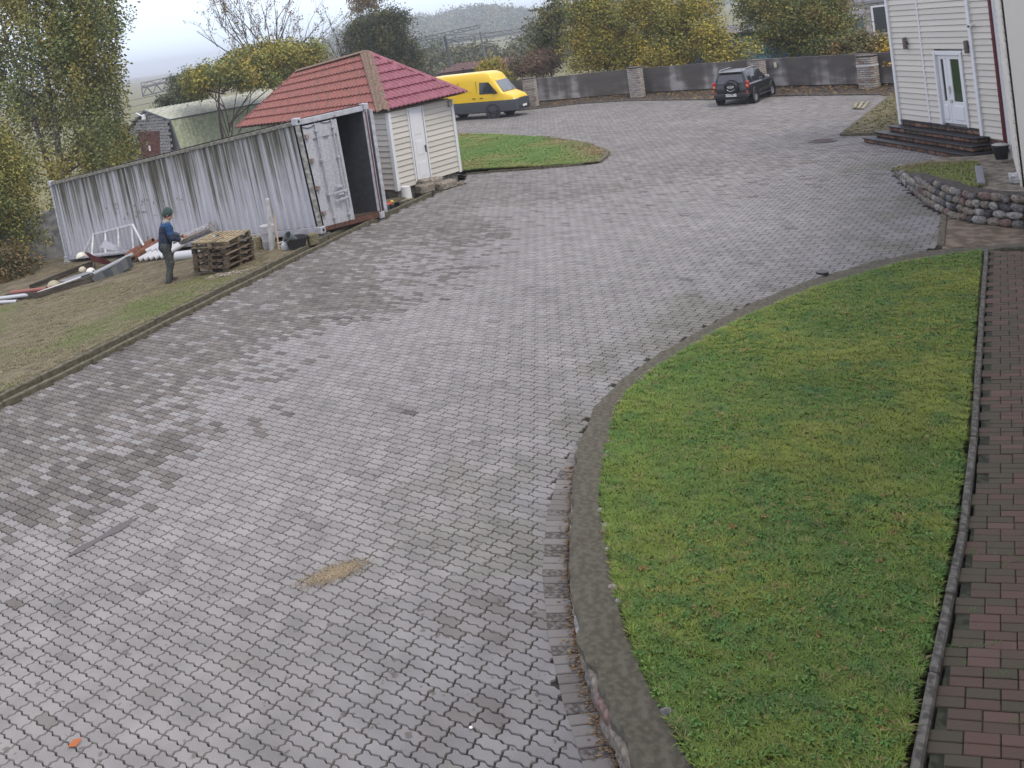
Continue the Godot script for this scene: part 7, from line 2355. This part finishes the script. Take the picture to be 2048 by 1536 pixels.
func make_garage() -> void:
	var t := thing("block_garage", "old pale block garage with a mansard roof of corrugated sheet and rust red gate", "garage")
	var SL := V(-15.52, 0.96, 64.5); var SR := V(-11.24, 1.69, 60.0); var AP := V(-13.3, 2.47, 62.0)
	var BL := V(-16.0, -3.2, 64.7); var BR := V(-10.75, -3.2, 59.8)
	var g := (SR - SL); g.y = 0; g = g.normalized()
	var back := Vector3(0.725, 0, -0.69)
	var nrm := -back
	# gable of blocks, each course with its joints
	var wall := MB.new()
	wall.tri(SL, SR, AP)
	wall.quad(BL, BR, SR, SL)
	obj("gable_wall", wall, mat("block_joint", Color(0.17, 0.165, 0.16), 0.95), t)
	var blk := MB.new()
	var rowh := 0.205
	var up := Vector3.UP
	for r in 28:
		var y := -3.15 + r * rowh
		for i in range(-1, 15):
			var x0 := (i + (0.5 if r & 1 else 0.0)) * 0.42
			var o := BL + g * x0
			var c := o + g * 0.2
			var f := (c - SL).dot(g) / (SR - SL).dot(g)
			var lim := lerpf(SL.y, SR.y, f)
			var apf := (AP - SL).dot(g) / (SR - SL).dot(g)
			lim = lerpf(SL.y, AP.y, f / apf) if f < apf else lerpf(AP.y, SR.y, (f - apf) / (1 - apf))
			if f < -0.04 or f > 1.04 or y + rowh > lim + 0.05: continue
			var p := Vector3(c.x, y + rowh / 2, c.z) + nrm * 0.02
			blk.col = Color(0.42, 0.41, 0.41) * rf(0.88, 1.1)
			blk.box(p, Vector3(0.4, rowh - 0.03, 0.06), Basis(g, up, g.cross(up)))
	obj("blocks", blk, mat("gable_block", Color.WHITE, 0.95, t_blot, 1.0, true), t).set_meta("kind", "stuff")
	var gate := MB.new()
	var dm := V(-13.42, 0, 62.1) + nrm * 0.1
	gate.cbox(Vector3(dm.x, -0.05, dm.z), Vector3(2.7, 2.3, 0.08), 0.01, Basis(g, Vector3(0.165 * g.x, 1, 0.165 * g.z).normalized(), g.cross(up)))
	var go := obj("gate", gate, mat("gate_red", Color(0.17, 0.055, 0.04), 0.8, t_blot, 0.6), t)
	for k in 4:
		var h := MB.new()
		h.cbox(Vector3(dm.x, [-0.75, 0.6, -0.4, 0.9][k], dm.z) + g * (1.38 if k & 1 else -1.38) + nrm * 0.04, Vector3(0.16, 0.16, 0.06), 0.01, Basis(g, up, g.cross(up)))
		obj("hinge", h, mat("dark_metal"), go)
	var nt := MB.new()
	nt.cbox(Vector3(dm.x, -0.1, dm.z) + g * 0.05 + nrm * 0.06, Vector3(0.22, 0.36, 0.02), 0.004, Basis(g, up, g.cross(up)))
	obj("notice", nt, mat("paper_white", Color(0.72, 0.7, 0.7), 0.8), go)
	# corrugated roof: two slopes on the visible side
	var corr := func(called: String, a: Vector3, b2: Vector3, m: Material, len: float, pitch: float) -> void:
		var mb := MB.new()
		var n: Vector3 = back.cross(b2 - a).normalized()
		if n.y < 0: n = -n
		var cnt := int(len / pitch * 4)
		for i in cnt:
			var w0: float = [0.0, 0.035, 0.05, 0.035][i % 4]
			var w1: float = [0.0, 0.035, 0.05, 0.035][(i + 1) % 4]
			var p0 := back * (len * i / cnt); var p1 := back * (len * (i + 1) / cnt)
			mb.quad(a + p0 + n * w0, a + p1 + n * w1, b2 + p1 + n * w1, b2 + p0 + n * w0)
		obj(called, mb.smooth(60), m, t)
	var sheet := mat("garage_sheet", Color(0.9, 0.9, 0.9), 0.85, ramp_tex(nb_mid, 256, Color(0.58, 0.60, 0.52), Color(0.74, 0.74, 0.70), 0.3, 0.7), 0.6)
	var sheet2 := mat("garage_sheet_low", Color(0.9, 0.9, 0.9), 0.85, ramp_tex(nb_mid, 256, Color(0.54, 0.58, 0.47), Color(0.70, 0.72, 0.63), 0.3, 0.7), 0.6)
	var out := nrm * 0.25
	corr.call("upper_roof", SR + out + up * 0.08, AP + out + up * 0.08, sheet, 15.0, 0.3)
	corr.call("lower_roof", V(-10.3, -2.4, 59.3) + out, SR + out + up * 0.02, sheet2, 15.0, 0.3)
	corr.call("far_roof", AP + out + up * 0.08, SL + out + up * 0.08, sheet, 15.0, 0.3)
	corr.call("far_lower_roof", SL + out + up * 0.02, V(-16.5, -2.4, 65.1) + out, sheet2, 15.0, 0.3)
	for e in [[AP, SR], [AP, SL], [SR, V(-10.3, -2.4, 59.3)], [SL, V(-16.5, -2.4, 65.1)]]:
		var b3 := MB.new()
		bar(b3, e[0] + out * 1.05 + up * 0.05, e[1] + out * 1.05 + up * 0.05, 0.06, 0.12)
		obj("verge_trim", b3, mat("verge_dark", Color(0.10, 0.12, 0.13), 0.7), t)
	var rl := MB.new()
	bar(rl, SR + out + up * 0.1, SR + back * 15 + up * 0.1, 0.1, 0.08)
	obj("roof_joint", rl, mat("verge_dark"), t)
	var lamp := thing("garage_lamp", "curved white lamp arm sticking out from the garage gable", "lamp")
	var lb := MB.new()
	var q := SL.lerp(AP, 0.72) + up * 0.1
	lb.tube([q - g * 0.5, q - g * 0.1 + nrm * 0.3 + up * 0.25, q + g * 0.5 + nrm * 0.4 + up * 0.1, q + g * 0.9 + nrm * 0.4], [0.05, 0.05, 0.05, 0.05], 6)
	obj("arm", lb, mat("white_trim"), lamp)
	var lh := MB.new()
	lh.lathe([Vector2(0, -0.22), Vector2(0.16, -0.2), Vector2(0.12, 0.1), Vector2(0, 0.16)], 12, Transform3D(Basis.IDENTITY, q + g * 0.95 + nrm * 0.4))
	obj("lamp_head", lh, mat("white_trim"), lamp)

func make_background() -> void:
	make_garage()
	# concrete fence at the far left
	var fn := thing("concrete_fence", "plain grey concrete fence among the bushes at the far left", "fence")
	var fm := mat("fence_concrete", Color(0.25, 0.25, 0.255), 0.95, t_blot, 0.35)
	for k in 5:
		var a := V(-16.9 + k * 2.0, -2.55, 35.0 + k * 2.9)
		var e := V(-16.9 + (k + 1) * 2.0, -2.55, 35.0 + (k + 1) * 2.9)
		if k == 4: break
		var b := MB.new()
		var d := (e - a)
		b.cbox((a + e) / 2 + Vector3.UP * 1.0, Vector3(d.length() - 0.03, 2.3, 0.12), 0.02, Basis(d.normalized(), Vector3.UP, d.normalized().cross(Vector3.UP)))
		obj("fence_panel", b, fm, fn)
	weeping_birch()
	var olive := [Color(0.156, 0.173, 0.036), Color(0.111, 0.150, 0.039), Color(0.247, 0.225, 0.039), Color(0.078, 0.098, 0.033), Color(0.286, 0.225, 0.046)]
	tree("leafy_bush", "dense tall olive bush in front of the concrete fence at the left edge", V(-14.6, -2.4, 36.5), [[V(-14.6, 0.9, 36.8), Vector3(1.7, 1.9, 1.5)], [V(-13.6, -0.3, 36.3), Vector3(1.2, 1.3, 1.1)], [V(-15.4, 2.9, 37.4), Vector3(1.6, 1.5, 1.4)], [V(-16.2, 0.0, 36.6), Vector3(1.6, 2.2, 1.4)], [V(-14.0, 1.9, 37.5), Vector3(1.0, 1.0, 1.0)]], olive, 3600, 0.13, 0.06, Color(0.08, 0.06, 0.05), "", "bush")
	tree("leafy_bush", "smaller rusty green bush low at the left edge beside the bank", V(-13.9, -2.3, 33.4), [[V(-13.9, -1.3, 33.4), Vector3(1.3, 0.8, 1.0)], [V(-12.9, -1.7, 33.9), Vector3(0.9, 0.45, 0.8)], [V(-12.5, -1.75, 32.6), Vector3(0.8, 0.3, 0.7)]], [Color(0.10, 0.095, 0.03), Color(0.16, 0.10, 0.04), Color(0.07, 0.075, 0.025)], 900, 0.12, 0.05, Color(0.08, 0.06, 0.05), "", "bush")
	# trees by the garage
	var autumn := [Color(0.247, 0.236, 0.036), Color(0.338, 0.270, 0.042), Color(0.156, 0.182, 0.042), Color(0.364, 0.257, 0.048), Color(0.111, 0.149, 0.042)]
	tree("autumn_tree", "broad yellow green autumn tree overhanging the garage roof, with a thin leaning trunk", V(-7.25, -2.9, 58.0), [[V(-7.7, 4.2, 60.0), Vector3(2.4, 0.85, 1.8)], [V(-5.2, 4.7, 63.0), Vector3(3.0, 1.05, 2.0)], [V(-9.7, 3.9, 61.5), Vector3(1.5, 0.7, 1.3)], [V(-2.6, 4.6, 64.5), Vector3(2.0, 1.2, 1.6)], [V(-5.0, 3.6, 62.0), Vector3(2.2, 0.6, 1.5)]], autumn, 4600, 0.2, 0.14, Color(0.055, 0.035, 0.035), "", "tree", V(-7.6, 4.2, 58.8))
	tree("green_bush", "rounded grey green bush standing against the left end of the garage roof", V(-11.0, -3.0, 74.0), [[V(-12.2, 3.4, 74.0), Vector3(1.7, 1.3, 1.3)], [V(-13.6, 2.4, 74.0), Vector3(1.2, 0.8, 1.0)]], [Color(0.075, 0.1, 0.04), Color(0.11, 0.12, 0.04), Color(0.055, 0.075, 0.035)], 1300, 0.2, 0.1, Color(0.07, 0.055, 0.05), "", "bush")
	bare_tree("large almost leafless tree with fanned branches rising behind the yellow green tree", V(-5.2, -3.0, 72.0), 14.6, 5.6, [Color(0.2, 0.14, 0.07), Color(0.26, 0.16, 0.09), Color(0.16, 0.13, 0.05)], 900)
	bare_tree("smaller leafless grey tree between the yellow green tree and the dark green one", V(0.4, -3.0, 84.0), 9.6, 3.0, [Color(0.22, 0.16, 0.09), Color(0.18, 0.14, 0.07)], 160)
	tree("dark_green_tree", "dense dark green tree with a yellow side rising behind the shed roof", V(4.2, -2.0, 85.0), [[V(4.3, 5.2, 85.0), Vector3(2.7, 2.7, 2.2)], [V(6.6, 3.2, 85.5), Vector3(1.7, 2.2, 1.6)], [V(2.4, 5.0, 84.6), Vector3(1.4, 1.7, 1.4)], [V(5.6, 6.6, 85.0), Vector3(1.7, 1.5, 1.5)]], [Color(0.035, 0.055, 0.022), Color(0.05, 0.07, 0.025), Color(0.13, 0.125, 0.03), Color(0.17, 0.135, 0.03), Color(0.045, 0.06, 0.025)], 5200, 0.22, 0.2, Color(0.05, 0.04, 0.035))
	tree("rusty_birch", "thin rusty birch top showing above the dark green tree", V(4.0, -2.0, 95.0), [[V(4.3, 9.6, 95.0), Vector3(1.5, 1.9, 1.2)], [V(2.9, 8.9, 95.0), Vector3(0.7, 1.2, 0.7)], [V(5.0, 11.5, 95.0), Vector3(1.0, 1.6, 0.9)]], [Color(0.22, 0.15, 0.07), Color(0.17, 0.12, 0.05), Color(0.27, 0.18, 0.08)], 900, 0.2, 0.12, Color(0.2, 0.18, 0.16))
	# trees and hedge behind the back wall, left to right
	var gold := [Color(0.324, 0.266, 0.030), Color(0.203, 0.210, 0.036), Color(0.135, 0.168, 0.036), Color(0.405, 0.294, 0.036), Color(0.257, 0.224, 0.036)]
	var green := [Color(0.098, 0.138, 0.030), Color(0.143, 0.174, 0.034), Color(0.072, 0.102, 0.026), Color(0.208, 0.189, 0.036), Color(0.260, 0.189, 0.036)]
	var grp := "trees behind the back wall"
	tree("red_shrub", "bare reddish brown shrub behind the wall, right of the yellow van", V(12.4, -0.1, 60.0), [[V(12.3, 1.9, 60.0), Vector3(1.9, 0.75, 1.1)], [V(13.9, 2.3, 60.5), Vector3(1.3, 0.8, 1.0)], [V(10.9, 1.6, 59.6), Vector3(1.0, 0.45, 0.9)]], [Color(0.16, 0.085, 0.065), Color(0.12, 0.075, 0.055), Color(0.19, 0.12, 0.08), Color(0.09, 0.09, 0.04)], 1300, 0.13, 0.05, Color(0.1, 0.07, 0.06), grp, "shrub")
	tree("climbing_vine", "yellow green vine tumbling over the wall just above the van's windscreen", V(9.9, 0.0, 57.0), [[V(9.7, 2.3, 57.0), Vector3(0.75, 0.75, 0.4)], [V(10.4, 1.6, 56.0), Vector3(0.5, 0.7, 0.3)]], gold, 420, 0.14, 0.04, Color(0.1, 0.07, 0.06), grp, "vine")
	tree("grey_green_tree", "small grey green tree at the left end of the trees behind the back wall", V(14.6, -0.1, 62.0), [[V(14.6, 3.6, 62.0), Vector3(1.3, 1.4, 1.1)], [V(15.6, 5.2, 62.4), Vector3(1.1, 1.4, 1.0)]], [Color(0.09, 0.11, 0.05), Color(0.12, 0.13, 0.05), Color(0.19, 0.17, 0.05)], 1300, 0.16, 0.09, Color(0.08, 0.065, 0.06), grp)
	tree("yellow_tree", "tall yellow green tree behind the wall above the lone middle pillar", V(17.3, -0.1, 57.5), [[V(17.0, 3.5, 57.8), Vector3(2.0, 2.2, 1.5)], [V(18.4, 2.2, 56.0), Vector3(1.6, 1.0, 1.2)], [V(16.6, 5.6, 58.0), Vector3(1.5, 1.4, 1.3)], [V(16.0, 2.1, 57.0), Vector3(1.3, 0.8, 1.0)]], gold, 4300, 0.16, 0.11, Color(0.07, 0.055, 0.05), grp)
	tree("yellow_tree", "golden tree with dark upright stems behind the wall, left of the blue shed", V(20.6, -0.1, 54.0), [[V(20.0, 3.2, 54.4), Vector3(1.9, 2.0, 1.4)], [V(21.6, 3.9, 53.6), Vector3(1.5, 1.5, 1.3)], [V(19.6, 1.9, 53.4), Vector3(1.6, 0.8, 1.1)], [V(21.8, 2.0, 52.0), Vector3(0.9, 0.9, 0.8)], [V(18.9, 5.2, 55.0), Vector3(1.6, 1.2, 1.3)]], gold, 4300, 0.16, 0.1, Color(0.06, 0.045, 0.04), grp)
	tree("yellow_tree", "thin young tree with pale yellow leaves before the blue shed, behind the black car", V(21.6, -0.1, 49.6), [[V(21.3, 1.9, 49.8), Vector3(0.9, 0.7, 0.7)], [V(22.3, 1.75, 49.2), Vector3(0.7, 0.5, 0.5)], [V(21.0, 3.0, 50.2), Vector3(0.9, 0.9, 0.7)]], [Color(0.36, 0.29, 0.04), Color(0.28, 0.25, 0.05), Color(0.16, 0.16, 0.04)], 480, 0.17, 0.05, Color(0.06, 0.045, 0.04), grp)
	tree("green_tree", "full green tree with scattered orange leaves behind the wall, right of the black car", V(25.6, -0.1, 50.5), [[V(25.4, 2.7, 50.8), Vector3(1.7, 1.6, 1.4)], [V(27.0, 2.4, 50.0), Vector3(1.7, 1.5, 1.4)], [V(24.6, 4.2, 51.4), Vector3(1.5, 1.2, 1.3)], [V(26.4, 1.3, 48.6), Vector3(1.5, 0.6, 1.0)], [V(27.6, 4.0, 51.0), Vector3(1.6, 1.2, 1.3)]], green, 4600, 0.16, 0.12, Color(0.06, 0.05, 0.045), grp)
	tree("green_hedge", "rusty green hedge behind the wall beside the white building", V(26.6, -0.1, 45.0), [[V(26.3, 1.35, 45.6), Vector3(1.3, 0.75, 1.0)], [V(27.4, 1.2, 44.2), Vector3(1.2, 0.75, 1.0)], [V(25.6, 1.2, 43.2), Vector3(0.9, 0.55, 0.8)], [V(27.8, 1.3, 42.6), Vector3(1.0, 0.75, 0.9)]], [Color(0.10, 0.10, 0.025), Color(0.15, 0.11, 0.025), Color(0.2, 0.12, 0.03), Color(0.065, 0.08, 0.022)], 2300, 0.15, 0.06, Color(0.07, 0.05, 0.045), grp, "hedge")
	tree("orange_vine", "orange and yellow leaves hanging over the wall beside the white building's corner", V(25.0, 1.3, 40.2), [[V(24.4, 1.3, 39.6), Vector3(0.55, 0.45, 0.4)], [V(23.9, 0.95, 38.3), Vector3(0.28, 0.45, 0.25)], [V(24.9, 1.6, 40.0), Vector3(0.6, 0.4, 0.5)]], [Color(0.42, 0.25, 0.03), Color(0.33, 0.26, 0.04), Color(0.19, 0.18, 0.04)], 300, 0.17, 0.03, Color(0.08, 0.05, 0.045), grp, "vine")
	# blue shed and grey house behind the wall
	var bs := thing("blue_shed", "blue painted board shed behind the wall, half hidden by trees", "shed")
	var blue := mat("shed_blue", Color(0.055, 0.10, 0.20), 0.85, t_blot, 0.6)
	var lb := mat("shed_light_blue", Color(0.16, 0.33, 0.41), 0.85, t_blot, 0.6)
	var A := V(23.3, -0.1, 61.0); var Bp := V(31.5, -0.1, 54.6)
	var dd := (Bp - A).normalized(); var nn := dd.cross(Vector3.UP)
	if nn.z < 0: nn = -nn
	var bb := Basis(dd, Vector3.UP, nn)
	var body := MB.new()
	body.box(A.lerp(Bp, 0.5) - nn * 2.0 + Vector3.UP * 1.3, Vector3(A.distance_to(Bp), 2.6, 4.0), bb)
	obj("wall", body, mat("shed_core_dark", Color(0.05, 0.07, 0.10), 0.9), bs)
	for k in 52:
		var p := MB.new()
		p.cbox(A + dd * (0.1 + k * 0.2) + nn * 0.015 + Vector3.UP * 1.3, Vector3(0.19, 2.58, 0.03), 0.006, bb)
		obj("wall_board", p, lb if (k >= 17 and k < 28) else blue, bs)
	var win := MB.new()
	win.cbox(A + dd * 1.9 + nn * 0.04 + Vector3.UP * 1.4, Vector3(1.1, 0.9, 0.04), 0.008, bb)
	obj("window", win, mat("car_glass"), bs)
	var rfm := MB.new()
	rfm.cbox(A.lerp(Bp, 0.5) - nn * 1.9 + Vector3.UP * 2.72, Vector3(A.distance_to(Bp) + 0.5, 0.12, 4.6), 0.02, bb * Basis(Vector3.RIGHT, 0.08))
	obj("roof", rfm, mat("felt_roof", Color(0.17, 0.165, 0.155), 0.95, t_blot, 0.8), bs)
	var gh := thing("grey_house", "pale house with tall white framed windows far behind the trees, left of the white building", "house")
	var C := V(37.5, -1.0, 73.0); var D := V(50.5, -1.0, 66.5)
	dd = (D - C).normalized(); nn = dd.cross(Vector3.UP)
	if nn.z < 0: nn = -nn
	bb = Basis(dd, Vector3.UP, nn)
	var hb := MB.new()
	hb.box(C.lerp(D, 0.5) - nn * 3.0 + Vector3.UP * 4.0, Vector3(C.distance_to(D), 10.0, 6.0), bb)
	obj("wall", hb, mat("house_wall", Color(0.46, 0.43, 0.42), 0.9, t_blot, 0.4), gh)
	for k in 6:
		var f := MB.new()
		f.cbox(C + dd * (1.8 + k * 2.1) + nn * 0.05 + Vector3.UP * 2.4, Vector3(1.5, 2.3, 0.1), 0.02, bb)
		var fo := obj("window", f, mat("white_trim"), gh)
		var g2 := MB.new()
		g2.box(C + dd * (1.8 + k * 2.1) + nn * 0.11 + Vector3.UP * 2.4, Vector3(1.2, 2.05, 0.02), bb)
		obj("pane", g2, mat("house_glass", Color(0.03, 0.035, 0.045), 0.08), fo)
	for y in [0.4, 3.9]:
		var s := MB.new()
		s.cbox(C.lerp(D, 0.5) + nn * 0.08 + Vector3.UP * y, Vector3(C.distance_to(D), 0.25, 0.16), 0.02, bb)
		obj("cornice", s, mat("house_band", Color(0.2, 0.21, 0.23), 0.9), gh)
	# open shed beyond the van
	var os := thing("open_shed", "dark open-sided shed with a low red roof behind the yellow van", "shed")
	var dkm := mat("shed_dark_wood", Color(0.06, 0.045, 0.04), 0.95, t_wood, 0.8)
	for e in [[7.7, 66.5], [9.2, 65.8], [10.6, 65.2], [12.3, 64.4]]:
		var p := MB.new()
		bar(p, V(e[0], -2.2, e[1]), V(e[0], 2.3, e[1]), 0.12, 0.12, Vector3.RIGHT)
		obj("post", p, mat("post_pale", Color(0.3, 0.31, 0.31), 0.8) if e[0] < 8 else dkm, os)
	var bw := MB.new()
	bw.quad(V(7.7, -2.2, 69.0), V(13.0, -2.2, 66.6), V(13.0, 2.3, 66.6), V(7.7, 2.1, 69.0))
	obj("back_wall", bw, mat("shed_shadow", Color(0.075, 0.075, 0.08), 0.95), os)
	var rr := MB.new()
	rr.quad(V(7.3, 2.12, 66.3), V(13.4, 2.25, 63.6), V(13.0, 2.62, 66.0), V(9.0, 2.62, 67.6))
	rr.quad(V(9.0, 2.55, 67.6), V(13.0, 2.55, 66.0), V(13.4, 2.18, 63.6), V(7.3, 2.05, 66.3))
	obj("roof", rr, mat("shed_roof_red", Color(0.13, 0.065, 0.055), 0.8, t_blot, 0.8), os)
	# railway gantries and wires
	var steel := mat("gantry_steel", Color(0.12, 0.13, 0.14), 0.7)
	var g1 := thing("railway_gantry", "steel lattice railway gantry against the sky left of the garage", "gantry")
	lattice(g1, "girder", V(-23.9, 2.35, 110.0), V(-13.5, 3.35, 138.0), 1.0, 26, 0.11, steel)
	lattice(g1, "railing", V(-23.9, 3.5, 110.0), V(-13.5, 4.5, 138.0), 0.45, 16, 0.07, steel)
	lattice(g1, "mast", V(-23.5, -4.0, 111.0), V(-23.5, 2.3, 111.0), 0.01, 2, 0.22, steel)
	var g3 := thing("railway_gantry", "dark leaning railway mast with a wire-hung crossbeam in the hazy middle distance", "gantry")
	var mm := MB.new()
	mm.tube([V(16.7, -3.5, 130.0), V(16.1, 4.7, 130.0)], [0.28, 0.2], 8)
	obj("mast", mm, mat("mast_dark", Color(0.07, 0.07, 0.075), 0.8), g3)
	lattice(g3, "crossbeam", V(11.0, 4.2, 124.0), V(22.0, 5.0, 134.0), 0.5, 16, 0.1, steel)
	lattice(g3, "lower_beam", V(16.2, 3.5, 130.0), V(33.0, 3.6, 142.0), 0.5, 20, 0.08, steel)
	var m2 := MB.new()
	m2.tube([V(24.3, -3.0, 146.0), V(23.9, 4.4, 146.0)], [0.2, 0.16], 8)
	obj("second_mast", m2, steel, g3)
	for k in 3:
		var w := MB.new()
		var pts := []
		var rr2 := []
		for i in 15:
			var f := i / 14.0
			pts.append(V(lerpf(16.2, 40.0, f), 4.6 - k * 0.7 - sin(f * PI) * 0.7 + f * 0.4, lerpf(130.0, 152.0, f))); rr2.append(0.045)
		w.tube(pts, rr2, 4)
		tag(obj("overhead_wire", w, steel), ["topmost of the three wires sagging right from the dark railway mast", "middle of the three wires sagging right from the dark railway mast", "lowest of the three wires sagging right from the dark railway mast"][k], "wire", "railway wires")
	for k in 4:
		var w := MB.new()
		var pts := []
		var rr2 := []
		for i in 15:
			var f := i / 14.0
			pts.append(V(lerpf(-60.0, -22.5, f), 2.2 - k * 0.8 - sin(f * PI) * 0.8, lerpf(110.0, 112.0, f))); rr2.append(0.035)
		w.tube(pts, rr2, 4)
		tag(obj("overhead_wire", w, steel), ["highest", "second highest", "third highest", "lowest"][k] + " of the faint wires in the sky between the birch and the gantry", "wire", "railway wires left")
	# hazy middle distance and the wooded hill
	var far := [Color(0.102, 0.130, 0.065), Color(0.132, 0.156, 0.072), Color(0.204, 0.169, 0.078), Color(0.078, 0.111, 0.058)]
	var spots := [[18, 150, 4.5], [24, 170, 5.0], [30, 185, 5.0], [37, 175, 4.5], [44, 190, 5.5], [11, 165, 4.5], [4, 180, 5.0], [-4, 170, 4.0], [27, 140, 3.4], [33, 150, 3.4], [51, 175, 5.0], [20, 190, 6.0]]
	var where := ["left of the leaning mast", "just right of the leaning mast", "between the two masts", "right of the second mast", "near the yellow trees", "beside the dark green tree", "behind the dark green tree", "behind the bare trees", "low below the wires", "low to the right below the wires", "behind the trees of the back wall", "tall, above the open shed"]
	for i in spots.size():
		var e: Array = spots[i]
		var c := V(e[0], -2.5 + e[2] * 0.35, e[1])
		tree("hazy_tree", "hazy %s tree in the middle distance %s" % [["olive", "ochre", "grey green"][i % 3], where[i]], V(e[0], -4, e[1]), [[c, Vector3(e[2] * 0.8, e[2] * 0.62, e[2] * 0.7)], [c + Vector3(e[2] * 0.5, -e[2] * 0.2, 1), Vector3(e[2] * 0.6, e[2] * 0.5, e[2] * 0.6)], [c + Vector3(-e[2] * 0.5, -e[2] * 0.25, 1), Vector3(e[2] * 0.6, e[2] * 0.45, e[2] * 0.6)]], [far[i % 4], far[(i + 1) % 4], far[(i + 2) % 4]], 700, 0.55, 0.2, Color(0.07, 0.06, 0.055), "hazy trees in the middle distance")
	var hill := MB.new()
	var ridge := func(x: float) -> float: return 1.35 * (14.0 + 5.0 * sin(x * 0.015 + 0.6) + 3.0 * sin(x * 0.057) - absf(x - 60.0) * 0.03) * smoothstep(-45.0, 35.0, x) + 0.5
	for i in 60:
		var x0 := -420.0 + i * 16.0
		var x1 := x0 + 16.0
		for j in 6:
			var f0 := j / 6.0; var f1 := (j + 1) / 6.0
			var h0: float = ridge.call(x0); var h1: float = ridge.call(x1)
			hill.quad(V(x0, -5 + h0 * f0, 600 + 200 * f0), V(x1, -5 + h1 * f0, 600 + 200 * f0), V(x1, -5 + h1 * f1, 600 + 200 * f1), V(x0, -5 + h0 * f1, 600 + 200 * f1))
	var hl := struct("hill", hill.smooth(80), mat("hill", Color(0.06, 0.07, 0.04), 0.95))
	var xs := []
	var cs := []
	for i in 3200:
		var x := rf(-20, 310)
		var f := pow(rng.randf(), 0.7)
		var c := V(x, -5 + ridge.call(x) * f + 2.0, 600 + 200 * f)
		var s := rf(3.0, 6.5)
		for k in 7:
			xs.append(Transform3D(Basis(Vector3(rf(-1, 1), rf(-1, 1), rf(-1, 1)).normalized(), rf(0, TAU)).scaled(Vector3.ONE * rf(0.7, 1.2)), c + Vector3(rng.randfn(0, 0.4), rng.randfn(0, 0.4), rng.randfn(0, 0.4)) * s))
			cs.append(far[rng.randi() % 4] * rf(0.8, 1.2))
	scatter("forest", leaf_clump(91, 9, 2.0, 5.0), xs, cs, leafmat("leaves"), hl)
